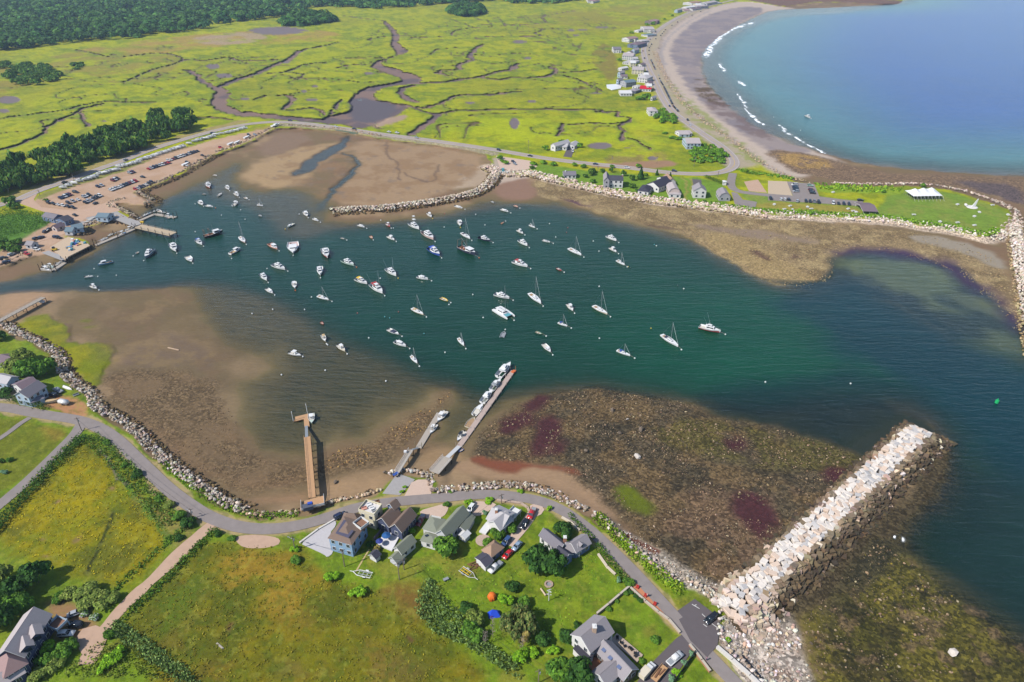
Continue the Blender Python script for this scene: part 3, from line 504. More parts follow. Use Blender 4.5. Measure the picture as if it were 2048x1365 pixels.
TILES = {'a': (600, 960, 6.8267), 'b': (830, 980, 6.8267), 'c': (1000, 1020, 6.8267), 'd': (1100, 1165, 6.8267), 'e': (0, 1165, 6.8267), 'f': (0, 660, 6.8267), 'g': (1180, 310, 6.8267), 'h': (850, 1120, 6.8267),
 '1': (0, 0, 4), '2': (512, 0, 4), '3': (1024, 0, 4), '4': (1536, 0, 4), 'A': (0, 340, 4), 'B': (512, 340, 4), 'C': (1024, 340, 4), 'D': (1536, 340, 4), 'E': (512, 680, 4), 'F': (1024, 680, 4), 'L': (0, 1025, 4), 'M': (512, 1025, 4), 'N': (1024, 1025, 4), 'O': (1536, 1025, 4), 'K': (0, 640, 4), 'Y': (512, 680, 4), 'p': (0, 0, 1)}
def T(t, x, y): ox, oy, s = TILES[t]; return ox+x/s, oy+y/s
def TL(t, pts): return [T(t, *p) for p in pts]
def yaw(v): return math.atan2(v.y, v.x)
# ------------------------------------------------------------------ roads, lots, paths (sheets a little above the ground)
M_road = mat('worn_asphalt', (152, 142, 138), .9, .2, 0, .2, .35); M_dark = mat('fresh_asphalt', (108, 100, 102), .9, .2, 0, .1, .6); M_hwy = mat('pale_asphalt', (178, 165, 160), .9, .2, 0, .14, .12)
M_dirt = mat('packed_dirt', (204, 172, 148), .95, .1, 0, .16, .5); M_grav = mat('grey_gravel', (176, 172, 170), .95, .1, 0, .16, 1.5); M_pink = mat('pink_gravel', (216, 190, 172), .95, .1, 0, .12, 1.2); M_white = mat('crushed_shell', (206, 202, 204), .95, .1, 0, .1, 1.2)
M_yel = mat('road_yellow', (206, 180, 92), .8, .2, 0, .1); M_wht = mat('road_white', (222, 220, 216), .8, .2, 0, .08)
def ribbon(name, pts, width, m, dz=.22, ch=2, kind=True, parent=None, edge=None):
 p = chaikin(pts, ch, False); q = [PG(a, b) for a, b in p]; n = len(q); vs = []
 for i, c in enumerate(q):
  d = (q[min(i+1, n-1)]-q[max(i-1, 0)]); d.z = 0; d.normalize(); s = Vector((-d.y, d.x, 0))
  if isinstance(width, tuple): wd = width[0]+(width[1]-width[0])*i/n
  else: wd = width if not edge else width*(1+edge*(vnoise(np.array([c.x/5]), np.array([c.y/5]), 3)[0]-.5))
  zz = max(c.z, 2.0)+dz
  vs += [c+s*(wd*-.5), c+s*(wd*.5)]; vs[-1].z = zz; vs[-2].z = zz
 low = [Vector((v.x, v.y, v.z-.6)) for v in vs]; k = len(vs)
 fs = [(2*i, 2*i+2, 2*i+3, 2*i+1) for i in range(n-1)]
 fs += [(2*i+k, 2*i, 2*i+1, 2*i+1+k) for i in (0,)] + [(2*i, 2*i+k, 2*i+2+k, 2*i+2) for i in range(n-1)] + [(2*i+1, 2*i+3, 2*i+3+k, 2*i+1+k) for i in range(n-1)]
 b = MB().add(vs+low, fs); o = b.build(name, m, parent)
 if kind: o['kind'] = 'structure'
 return o
def marking(name, pts, off, wd, m, parent, dz, dash=None):
 p = chaikin(pts, 3, False); q = [PG(a, b) for a, b in p]; b = MB(); n = len(q)
 for i in range(n-1):
  if dash and i % 2: continue
  c0, c1 = q[i].copy(), q[i+1].copy(); d = c1-c0; d.z = 0; d.normalize(); s = Vector((-d.y, d.x, 0))
  c0.z = max(c0.z, 2.0)+dz; c1.z = max(c1.z, 2.0)+dz
  b.add([c0+s*(off-wd/2), c1+s*(off-wd/2), c1+s*(off+wd/2), c0+s*(off+wd/2)], [(0, 1, 2, 3)])
 o = b.build(name, m, parent); o['kind'] = 'structure'; return o
def area(name, pts, m, dz=.14, ch=1, z=None):
 q = [PG(a, b) for a, b in (chaikin(pts, ch) if ch else pts)]; zz = z if z is not None else max(2.2, np.median([v.z for v in q]))+dz
 b = MB().prism([(v.x, v.y) for v in q], zz-.5, zz); o = b.build(name, m); o['kind'] = 'structure'; return o
hw = ribbon('coast_road', HWY, 9.0, M_hwy, .24); marking('centre_line', HWY, 0, .5, M_yel, hw, .262); marking('edge_line', HWY, 3.7, .25, M_wht, hw, .262); marking('edge_line', HWY, -3.7, .25, M_wht, hw, .262)
ribbon('harbour_lane', LANE, (5.4, 4.0), M_road, .2)
ribbon('side_street', [(165,846),(150,870),(125,895),(90,930),(50,968),(0,1010),(-50,1050)], 4.6, M_road, .185)
ribbon('footpath', [(60,836),(40,848),(15,868),(-20,890)], 2.4, M_road, .18)
ribbon('dirt_track', [(428,1046),(420,1052),(400,1070),(375,1092),(325,1142),(275,1187),(237,1224),(205,1264),(190,1295),(172,1330)], 4.4, M_dirt, .17, edge=.5)
area('turning_area', [(152,1262),(205,1248),(210,1285),(182,1318),(160,1310)], M_dirt, .12)
area('roadside_dirt', TL('p', [(471,1074),(500,1070),(545,1073),(562,1080),(556,1092),(520,1098),(487,1096),(472,1084)]), M_dirt, .11)
area('shell_drive', TL('a', [(0,870),(250,690),(480,545),(500,620),(400,740),(440,920),(455,1000),(375,1065),(330,1020),(120,925)]), M_white, .13)
area('grey_boat_yard', [(765,988),(790,955),(802,951),(822,957),(830,960),(800,991)], M_grav, .12, 0); area('pink_boat_yard', [(823,966),(836,960),(867,960),(862,992),(806,998)], M_pink, .125, 0)
area('cottage_drive', TL('b', [(60,290),(250,235),(480,175),(430,330),(350,390),(150,400),(90,350)]), M_pink, .12); area('garage_drive', TL('b', [(780,180),(830,155),(1130,185),(1050,260),(960,330),(840,365),(770,330)]), M_pink, .12)
ribbon('long_drive', TL('b', [(1690,215),(1600,330),(1500,480),(1400,600),(1330,680),(1270,760)]), 3.6, M_pink, .16); area('drive_mouth', TL('b', [(1560,185),(1790,240),(1700,370),(1590,330)]), M_pink, .13)
lot = area('car_park', [(1350,1226),(1389,1199),(1440,1237),(1435,1292),(1414,1316),(1380,1282)], M_dark, .19, 0)
for i, (a, b) in enumerate([((1440,735),(1500,770)), ((1460,745),(1476,738)), ((1520,812),(1545,836)), ((1600,890),(1640,920)), ((1530,895),(1560,915))]):
 p, q = P(*T('N', *a), 2.45), P(*T('N', *b), 2.45); o = MB().box(((p+q)/2)-Vector((0, 0, .05)), ((q-p).length, .22, .02), yaw(q-p)).build('bay_line', M_wht, lot); o['kind'] = 'structure'
area('asphalt_drive', [(1352,1278),(1376,1262),(1392,1286),(1378,1312),(1320,1400),(1240,1420),(1290,1340)], M_dark, .15, 0)
area('brick_path', TL('d', [(1130,30),(1180,20),(1400,260),(1620,500),(1600,520),(1380,310),(1110,80)]), mat('brick_paving', (206,140,104), .9, .1), .2, 0)
area('harbour_quay', TL('A', [(640,400),(860,290),(1000,370),(1060,430),(870,400),(690,420),(520,500)]), M_grav, .06, 0)
PR = ribbon('park_road', [(1466,347),(1463,358),(1461,370),(1467,379),(1482,385),(1510,388),(1536,391),(1611,397),(1686,405),(1722,408)], 6.5, M_road, .2)
area('park_car_park', TL('D', [(150,95),(370,118),(410,215),(600,240),(760,255),(745,292),(400,268),(0,245),(0,205),(200,212)]), M_road, .18, 0)
area('gravel_overflow', TL('D', [(0,88),(150,95),(195,210),(0,192)]), mat('tan_gravel', (206,186,160), .95, .1), .14, 0); area('sandy_overflow', [(1488,364),(1516,360),(1534,386),(1498,383)], M_dirt, .12, 0)
area('cottage_lane', TL('C', [(1755,180),(1800,185),(1845,240),(1960,258),(1945,312),(1790,302)]), M_road, .15, 0); area('house_drive', TL('g', [(1395,330),(1520,345),(1525,420),(1415,440)]), M_dark, .15, 0)
area('marsh_house_drive', TL('3', [(440,1190),(505,1185),(475,1262),(410,1255)]), M_dark, .12, 0); area('point_car_park', TL('p', [(992,312),(1060,322),(1075,334),(1030,345),(1000,338)]), M_pink, .1, 0)
area('harbour_lane_head', TL('A', [(150,220),(300,190),(270,240),(330,300),(600,330),(700,310),(830,270),(900,240),(960,330),(700,380),(500,520),(330,570),(60,740),(-40,800),(-60,740),(250,600),(430,470),(560,400),(480,370),(330,330),(160,270)]), M_dirt, .1, 0)
ramp = MB(); a, b, c, d = PG(265, 392), PG(300, 402), P(318, 409, -.3), P(306, 416, -.3)
ramp.add([a+Vector((0, 0, .2)), b+Vector((0, 0, .2)), c, d], [(0, 3, 2, 1)]); o = ramp.build('boat_ramp', M_grav); o['kind'] = 'structure'
# ------------------------------------------------------------------ stones
def ico(sub):
 bm = bmesh.new(); bmesh.ops.create_icosphere(bm, subdivisions=sub, radius=1); v = np.array([x.co[:] for x in bm.verts]); f = np.array([[y.index for y in x.verts] for x in bm.faces]); bm.free(); return v, f
def cubev(): return np.array([(x, y, z) for x in (-1, 1) for y in (-1, 1) for z in (-1, 1)], float)*.8, np.array([(0, 1, 3, 2), (4, 6, 7, 5), (0, 4, 5, 1), (2, 3, 7, 6), (0, 2, 6, 4), (1, 5, 7, 3)])
IC1 = ico(1)
def stones(name, pos, size, cols, label, blocky=False, flat=.7, seed=1, jit=.28, cat='rocks', stuff=True, up=.25):
 r = np.random.default_rng(seed); bv, bf = cubev() if blocky else IC1
 n = len(pos); pos = np.array(pos, float); k = len(bv)
 V = bv[None]*(1+r.uniform(-jit, jit, (n, k, 3)))
 V = V*(np.array(size)[:, None, None]*.5)*np.stack([r.uniform(.8, 1.35, n), r.uniform(.75, 1.1, n), r.uniform(.6, 1.0, n)*flat/.7], -1)[:, None]
 a = r.uniform(0, 6.28, n); t = r.normal(0, .22, n); ca, sa = np.cos(a), np.sin(a)
 V[..., 2] += V[..., 0]*t[:, None]
 X = V[..., 0]*ca[:, None]-V[..., 1]*sa[:, None]; Y = V[..., 0]*sa[:, None]+V[..., 1]*ca[:, None]
 W = np.stack([X, Y, V[..., 2]], -1)+pos[:, None]+np.array([0, 0, 1])*(np.array(size)*up)[:, None, None]
 F_ = (bf[None]+(np.arange(n)*k)[:, None, None]).reshape(-1, bf.shape[1])
 me = bpy.data.meshes.new(name); me.from_pydata(W.reshape(-1, 3).tolist(), [], F_.tolist()); o = bpy.data.objects.new(name, me); COL.objects.link(o)
 attr(o, 'tint', np.repeat(np.array(cols), k, 0)); me.materials.append(matv('stone', .9, .15, .25, 1.2))
 if stuff: o['kind'] = 'stuff'; o['label'] = label
 return o
def shades(base, n, r, v=.18, h=.05):
 b = np.array([alb(*base[i]) for i in r.integers(0, len(base), n)]); return b*(1+r.normal(0, v, (n, 1)))*(1+r.normal(0, h, (n, 3)))
RIPC = [(206,194,180), (184,170,154), (220,210,198), (168,150,132), (196,172,148)]; PALE = [(226,214,202), (204,190,176), (236,228,220), (190,170,150), (214,186,160)]; DARKR = [(118,96,66), (96,80,58), (138,116,80), (84,72,58)]; GOLD = [(168,146,108), (150,130,98), (130,112,84), (186,166,126)]
def along(pts, spacing, lo, hi, side=1, seed=1, prof=None, z0=None, ch=2):   # scattered points in a band beside a line
 r = np.random.default_rng(seed); p = gpts(chaikin(pts, ch, False)); out = []
 for a, b in zip(p[:-1], p[1:]):
  L = np.hypot(*(b-a)); n = r.poisson(L*(hi-lo)/spacing**2); t = r.random(n); s = r.uniform(lo, hi, n)
  d = (b-a)/max(L, 1e-6); nrm = np.array([-d[1], d[0]])*side
  for ti, si in zip(t, s):
   q = a+(b-a)*ti+nrm*si; out.append((q[0], q[1], si))
 return np.array(out)
def zat(x, y):
 px, py = to_px((x, y, 0)); return hgt_at(px, py)
def band(name, pts, spacing, lo, hi, side, smin, smax, base, label, seed, top=2.6, toe=.5, ch=2, wet=DARKR, wetat=.72):
 q = along(pts, spacing, lo, hi, side, seed, ch=ch); r = np.random.default_rng(seed+50); n = len(q); f = np.clip((q[:, 2]-lo)/(hi-lo), 0, 1)
 z = np.maximum(top+(toe-top)*f, -.6)+r.normal(0, .12, n); c = shades(base, n, r); cw = shades(wet, n, r); k = (f+r.normal(0, .07, n) > wetat)[:, None]
 return stones(name, np.stack([q[:, 0], q[:, 1], z], -1), r.uniform(smin, smax, n), np.where(k, cw, c), label, seed=seed)
SL = SOUTH
band('riprap_rocks', SL[1:19], .92, -.5, 6.5, 1, .55, 1.45, RIPC, 'pale riprap boulders between the lane and the west mud flat', 11, 2.5, .5)
band('riprap_rocks', SL[18:25], 1.0, -.3, 3.4, 1, .7, 1.7, [(206,180,146),(182,158,128),(220,204,180)], 'tan riprap boulders between the wooden pier and the boat yards', 12, 2.4, .6, wetat=.8)
band('riprap_rocks', SL[25:28], 1.0, -.5, 3.2, 1, .7, 1.6, PALE, 'short run of boulders in front of the two boat yards', 13, 2.4, .6)
band('riprap_rocks', SL[27:36], .95, -2.2, 3.8, 1, .6, 1.4, RIPC, 'pale riprap boulders below the bend of the lane', 14, 2.5, .5, wetat=.86)
band('riprap_rocks', SL[35:42], 1.25, -.8, 2.4, 1, .4, 1.5, PALE, 'scattered pale boulders at the top of the shingle beach', 15, 2.4, 1.4, wetat=2)
band('riprap_rocks', SL[40:44], .9, -1.6, 1.8, 1, .5, 1.4, PALE, 'pale boulders edging the small car park', 16, 2.5, 1.8, wetat=2)
NL = NORTH
band('riprap_rocks', NL[1:4], 1.3, 0, 6.5, -1, .8, 1.8, [(206,180,150),(176,150,124)], 'tan riprap rocks west of the fishing wharf', 21, 2.5, .4, wetat=.45)
band('riprap_rocks', NL[6:13], 1.3, -.5, 8, -1, .8, 1.9, [(196,172,146),(160,140,118)], 'tan riprap rocks behind the small-boat floats', 22, 2.6, .4, wetat=.45)
band('riprap_rocks', NL[13:18], 1.3, -1, 4.5, -1, .8, 1.9, [(206,186,160),(170,150,128)], 'rocks of the hooked spit beside the boat ramp', 23, 2.6, .7, wetat=.7)
band('riprap_rocks', NL[18:25], 1.45, 0, 9, -1, .8, 1.9, [(190,170,146),(150,134,114)], 'riprap rocks below the boat parking lot', 24, 2.6, .4, wetat=.42)
band('riprap_rocks', NL[24:32], 1.5, -2, 6, -1, .8, 1.9, [(206,186,160),(176,150,120)], 'riprap rocks below the causeway on both sides of the bridge', 25, 2.6, .6, wetat=.75)
band('riprap_rocks', NL[35:48], 1.2, -.5, 11, -1, .9, 2.2, [(232,212,192),(206,184,164),(220,196,176),(240,226,212)], 'pale pinkish riprap boulders below the cottages on the north shore', 26, 2.6, .7, wetat=.86, wet=GOLD)
band('riprap_rocks', NL[47:57], 1.3, -.5, 8, -1, .7, 1.9, [(232,216,200),(206,188,172),(240,228,216)], 'pale boulders around the park lawn on the point', 27, 2.5, 1.0, wetat=2)
band('riprap_rocks', NL[56:66], 2.0, -2, 6, -1, .7, 1.8, [(226,206,190),(196,176,160)], 'pale boulders on the seaward edge of the park', 28, 2.4, 1.0, wetat=2)
band('riprap_rocks', NL[66:76], 2.6, -6, 3, -1, .6, 1.5, [(220,194,160),(196,170,140)], 'tan boulders along the back of the crescent beach', 29, 2.6, 1.6, wetat=2)
def scatter(poly, spacing, seed):
 g = gpts(poly); r = np.random.default_rng(seed); lo, hi = g.min(0), g.max(0); n = int((hi-lo).prod()/spacing**2); q = r.uniform(lo, hi, (n, 2)); ins = np.zeros(n, bool)
 for (ax, ay), (bx, by) in zip(g, np.roll(g, -1, 0)):
  if ay != by: ins ^= ((ay > q[:, 1]) != (by > q[:, 1])) & (q[:, 0] < (bx-ax)*(q[:, 1]-ay)/(by-ay)+ax)
 return q[ins]
def field(name, poly, spacing, smin, smax, base, label, seed, clump=0, power=2.5, cs=8):
 q = scatter(chaikin(poly, 1), spacing, seed); r = np.random.default_rng(seed)
 if clump: q = q[fbm(q[:, 0], q[:, 1], cs, 3, seed) > clump]
 n = len(q); z = np.array([zat(*p) for p in q]); s = smin+(smax-smin)*r.random(n)**power
 return stones(name, np.stack([q[:, 0], q[:, 1], z], -1), s, shades(base, n, r), label, seed=seed, up=.12)
MIX = [(138,116,88), (116,98,76), (156,132,104), (98,86,70), (176,154,124)]
field('shore_cobbles', ROCK, 1.0, .22, .95, MIX, 'weedy cobbles and boulders on the rocky flat beside the breakwater', 31, .48, 6)
field('shore_cobbles', WEED[:6]+[(1960,1365),(1640,1390)]+WEED[-2:], 1.1, .25, 1.0, MIX+[(128,114,44)], 'cobbles among the weed on the outer side of the breakwater', 32, .46, 6)
field('shore_cobbles', [(225,745),(370,742),(455,795),(490,905),(530,925),(600,935),(560,980),(480,985),(360,930),(250,820)], 1.5, .25, .7, [(134,112,84),(118,98,72),(150,126,96)], 'small brown stones and mussel clumps on the west mud flat', 33, .45, 3)
field('shore_cobbles', [(655,905),(750,885),(780,850),(850,820),(912,775),(880,815),(845,870),(790,905),(700,940),(655,945)], 1.1, .3, .95, [(176,140,84),(140,112,78),(120,96,70),(196,160,100)], 'golden stones of the low spit between the piers', 34, .38, 3)
field('shore_cobbles', NSH, 1.7, .3, .9, GOLD, 'golden stones on the north shore of the harbour', 35, .42, 2.5)
field('shore_cobbles', [(1199,1032),(1250,1060),(1330,1120),(1420,1165),(1490,1200),(1470,1222),(1394,1185),(1349,1172),(1299,1140),(1236,1085)], .8, .2, .7, PALE, 'pale shingle stones on the beach below the lane', 36, .3, 2.5)
field('shore_cobbles', [(1470,1215),(1560,1215),(1590,1240),(1612,1330),(1640,1400),(1560,1440),(1480,1350),(1445,1310),(1440,1250)], .85, .25, 1.5, PALE, 'pale stones at the root of the breakwater', 37, .36, 3)
# the long breakwater of quarried blocks
bw0, bw1 = P(1478, 1212, 0), P(1838, 872, 0); bd = bw1-bw0; BL = bd.length; bd.normalize(); bn = Vector((bd.y, -bd.x, 0))   # bn points to the open-sea side
def bwz(s, t):
 e = smooth(BL+7, BL-4, t)*smooth(-22, 2, t)
 c = np.where(s > 0, smooth(12.0, 3.2, s), smooth(-9.0, -3.4, s)); return 4.6*c*e-.7
def bw_point(t, s): return bw0+bd*t+bn*s
mb = MB(); ss = np.linspace(-11, 17, 29); tt = np.linspace(-15, BL+9, 60)
for t in tt:
 for s in ss: mb.v.append(tuple(bw_point(t, s)+Vector((0, 0, float(bwz(s, t))-.55))))
mb.f = [(i*29+j, i*29+j+1, (i+1)*29+j+1, (i+1)*29+j) for i in range(59) for j in range(28)]
core = mb.build('rubble_core', mat('rubble', (84,72,56), .95, .1, 0, .4, 1.5)); tag(core, 'dark rubble core under the blocks of the long breakwater', 'breakwater')
def sizeblock(L, W, Hh, seed):
 r = np.random.default_rng(seed); v, f = cubev(); v = v/.8*np.array([L, W, Hh])/2*(1+r.uniform(-.13, .13, (8, 3))); bm = bmesh.new()
 vs = [bm.verts.new(p) for p in v]; [bm.faces.new([vs[i] for i in q]) for q in f]
 bmesh.ops.bevel(bm, geom=bm.edges[:], offset=.09, segments=1, affect='EDGES'); me = bpy.data.meshes.new('granite_block'); bm.to_mesh(me); bm.free(); return me
BMS = [sizeblock(random.uniform(1.9, 3.0), random.uniform(1.5, 2.1), random.uniform(1.0, 1.5), i) for i in range(14)]
BMT = [mat('white_granite', (240,230,220), .85, .2, 0, .2, 1.6), mat('grey_granite', (204,200,198), .85, .2, 0, .2, 1.4), mat('pink_granite', (232,208,188), .85, .2, 0, .12, .8)]
cnt = 0
for i in range(14): BMS[i].materials.append(BMT[0 if i < 7 else (1 if i < 10 else 2)])
sp = []
t = -6.0
while t < BL+3.0 and cnt < 300:
 for s in np.arange(-3.3, 3.4, 1.6):
  if cnt >= 300: break
  tj, sj = t+random.uniform(-.5, .5), s+random.uniform(-.35, .35)
  o = bpy.data.objects.new('granite_block', random.choice(BMS)); COL.objects.link(o); z = float(bwz(sj, tj))
  o.location = bw_point(tj, sj)+Vector((0, 0, z+.1+random.uniform(-.3, .25))); o.rotation_euler = (random.gauss(0, .12), random.gauss(0, .12), yaw(bd)+random.choice([0, 1.57, .8])+random.gauss(0, .3))
  tag(o, 'pale quarried granite block on the crest of the long breakwater', 'boulder', 'granite blocks on the breakwater crest'); cnt += 1
 t += (BL+9)/59.5
r = np.random.default_rng(5); n = 1500; tf = r.uniform(-7, BL+6, n); sf = np.where(r.random(n) < .7, r.uniform(4.2, 11.6, n), r.uniform(-8.8, -3.8, n)); zf = bwz(sf, tf)
pf = np.array([tuple(bw_point(a, b)+Vector((0, 0, float(c)))) for a, b, c in zip(tf, sf, zf)]); kf = (zf > 4.0+r.normal(0, .4, n)) | (r.random(n) < .03) | (tf < 7+r.normal(0, 3, n))
gz = np.clip((zf+r.normal(0, .5, n))/3.9, 0, 1)[:, None]**2.2*.8; cf = np.where(kf[:, None], shades([(232,214,196),(214,190,166),(196,176,156)], n, r), shades([(92,80,64),(80,70,56),(112,94,70)], n, r)*(1-gz)+shades([(178,156,128),(160,142,118),(196,172,142)], n, r)*gz)
stones('breakwater_blocks', pf, r.uniform(1.4, 2.5, n), cf, 'weed-darkened granite blocks on the flanks of the long breakwater', True, .75, 51, .14, up=.1)
# the low breakwater inside the harbour
def mound(name, pts, w0, h, spacing, smin, smax, base, label, seed, wet=DARKR):
 q = along(pts, spacing, -w0, w0, 1, seed); r = np.random.default_rng(seed); n = len(q); f = np.abs(q[:, 2])/w0; z = h*(1-f**1.6)-.2+r.normal(0, .1, n)
 k = (z < .42*h+r.normal(0, .2, n))[:, None]
 return stones(name, np.stack([q[:, 0], q[:, 1], z], -1), r.uniform(smin, smax, n), np.where(k, shades(wet, n, r), shades(base, n, r)), label, seed=seed)
mound('breakwater_rocks', [(664,428),(690,424),(740,424),(800,418),(860,409),(920,399),(962,386),(982,368),(992,352)], 7.0, 3.4, 1.25, 1.0, 2.2, [(206,190,168),(176,158,136),(226,212,196)], 'low breakwater of tan rocks dividing the inner harbour', 61, [(132,110,72),(112,92,62),(92,78,58)])
mound('jetty_rocks', [(2028,455),(2032,490),(2039,530),(2048,580),(2058,640),(2075,720)], 5.5, 3.6, 1.05, .8, 1.9, [(240,228,214),(220,204,186),(206,188,170)], 'pale rock jetty running off the right edge of the photo', 62, GOLD)
field('shore_cobbles', [(2005,455),(2030,440),(2060,450),(2060,520),(2030,500),(2010,480)], 1.3, .6, 1.8, [(236,220,206),(214,196,180)], 'pale boulders where the park meets the north jetty', 38)
# ------------------------------------------------------------------ boats
M_gel = mat('white_gelcoat', (246,246,246), .35, .5, 0, .04); M_glass = mat('dark_glass', (40,52,62), .15, .6, 0, .1); M_alu = mat('bare_aluminium', (196,198,202), .4, .5, .6, .08); M_teak = mat('weathered_teak', (176,146,112), .8, .2, 0, .15)
M_blk = mat('black_engine', (40,42,46), .4, .4, 0, .1); M_deck = mat('cream_deck', (226,220,208), .7, .3, 0, .06); M_rope = mat('mooring_rope', (168,160,140), .9, .1); M_ylw = mat('yellow_float', (236,196,60), .6, .3); M_orb = mat('orange_float', (230,110,50), .6, .3); M_buoy = mat('white_buoy', (240,240,238), .5, .4, 0, .04)
HUE = {'white': (246,246,246), 'navy': (44,52,78), 'black': (44,46,50), 'blue': (40,84,170), 'sky': (126,172,206), 'slate': (142,160,178), 'red': (186,54,46), 'salmon': (222,160,140), 'cream': (236,224,200), 'green': (70,110,84), 'pale green': (206,226,214), 'yellow': (240,196,30), 'orange': (226,118,60), 'pink': (226,196,190), 'grey': (158,162,166), 'teal': (96,170,182), 'brown': (132,92,64), 'tan': (206,176,130), 'royal': (34,82,196)}
def hue(c, r=.45): return mat('paint_'+c.replace(' ', '_'), HUE[c], r, .45, 0, .06)
def hull_rings(L, B, fb, n=11, flare=.78, full=2.3, tr=.88, w0=1.0, w1=1.0, keel=-.25, rise=.35):
 R = []
 for i in range(n):
  t = i/(n-1); b = B/2*(tr+(1-tr)*min(1, t/.35)) if t < .35 else B/2*max(.02, 1-((t-.35)/.65)**full)
  x = -L/2+L*t*(1 if t < .9 else 1); z = fb*(1+rise*t*t); kz = keel+(.2+fb*.55)*max(0, (t-.72)/.28)**2; c = flare-(.25*max(0, (t-.5)*2)**2)
  R.append([(x, -b, z), (x-.02*L*t*t, -b*c, z*.18), (x-.03*L*t*t, 0, kz), (x-.02*L*t*t, b*c, z*.18), (x, b, z)])
 return R
def deck_mesh(R, drop, ins, t0=0, t1=1):
 n = len(R); b = MB(); rows = []
 for i, r in enumerate(R):
  if not (t0 <= i/(n-1) <= t1): continue
  y = r[4][1]*ins; rows.append(((r[0][0], -y, r[0][2]-drop), (r[0][0], y, r[0][2]-drop)))
 for p in rows: b.v += list(p)
 b.f = [(2*i, 2*i+2, 2*i+3, 2*i+1) for i in range(len(rows)-1)]; return b
def gunwale(R, wd=.09):
 b = MB(); n = len(R)
 for i in range(n-1):
  for k, sg in ((0, -1), (4, 1)):
   p, q = R[i][k], R[i+1][k]; f = max(.05, 1-wd/max(abs(p[1]), .1)); f2 = max(.05, 1-wd/max(abs(q[1]), .1))
   b.add([(p[0], p[1], p[2]+.02), (q[0], q[1], q[2]+.02), (q[0], q[1]*f2, q[2]+.02), (p[0], p[1]*f, p[2]+.02)], [(0, 1, 2, 3) if sg < 0 else (3, 2, 1, 0)])
 return b
def cabin(x0, x1, wdt, z, h, rake=.35, back=.05, nar=.84):
 w2 = wdt/2; return [(x0, -w2, z), (x1, -w2*.8, z), (x1, w2*.8, z), (x0, w2, z)], [(x0+back*h, -w2*nar, z+h), (x1-rake*h*1.6, -w2*nar*.8, z+h), (x1-rake*h*1.6, w2*nar*.8, z+h), (x0+back*h, w2*nar, z+h)]
def cab(par, name, m, *a, glass=True, gm=None, **k):
 lo, hi = cabin(*a, **k); b = MB().loft([lo, hi]); o = b.build(name, m, par)
 if glass:
  def band_(i, j, f0, f1, e=.02):
   A0, B0, A1, B1 = [Vector(q) for q in (lo[i], lo[j], hi[i], hi[j])]; c = (A0+B0+A1+B1)/4; nn = (B0-A0).cross(A1-A0).normalized()*e
   u0, u1 = A0.lerp(A1, f0), A0.lerp(A1, f1); v0, v1 = B0.lerp(B1, f0), B0.lerp(B1, f1)
   return [u0.lerp(v0, .08)+nn, u0.lerp(v0, .92)+nn, u1.lerp(v1, .92)+nn, u1.lerp(v1, .08)+nn]
  ws = MB()
  for i, j in ((1, 2), (0, 1), (2, 3)): ws.add(band_(i, j, .42, .9), [(0, 1, 2, 3)])
  ws.build('windshield', gm or M_glass, o)
 return o
def outboard(par, x, y, z, s=1.0, col=None):
 b = MB().box((x-.15*s, y, z-.1*s), (.55*s, .38*s, .62*s), taper=.8); b.box((x-.2*s, y, z-.75*s), (.22*s, .12*s, .7*s)); return b.build('outboard_motor', col or M_blk, par)
def solve_h(base, py):
 lo, hi = .5, 40
 for _ in range(30):
  m = (lo+hi)/2
  if to_px(base+Vector((0, 0, m)))[1] > py: lo = m
  else: hi = m
 return lo
BOATS = []
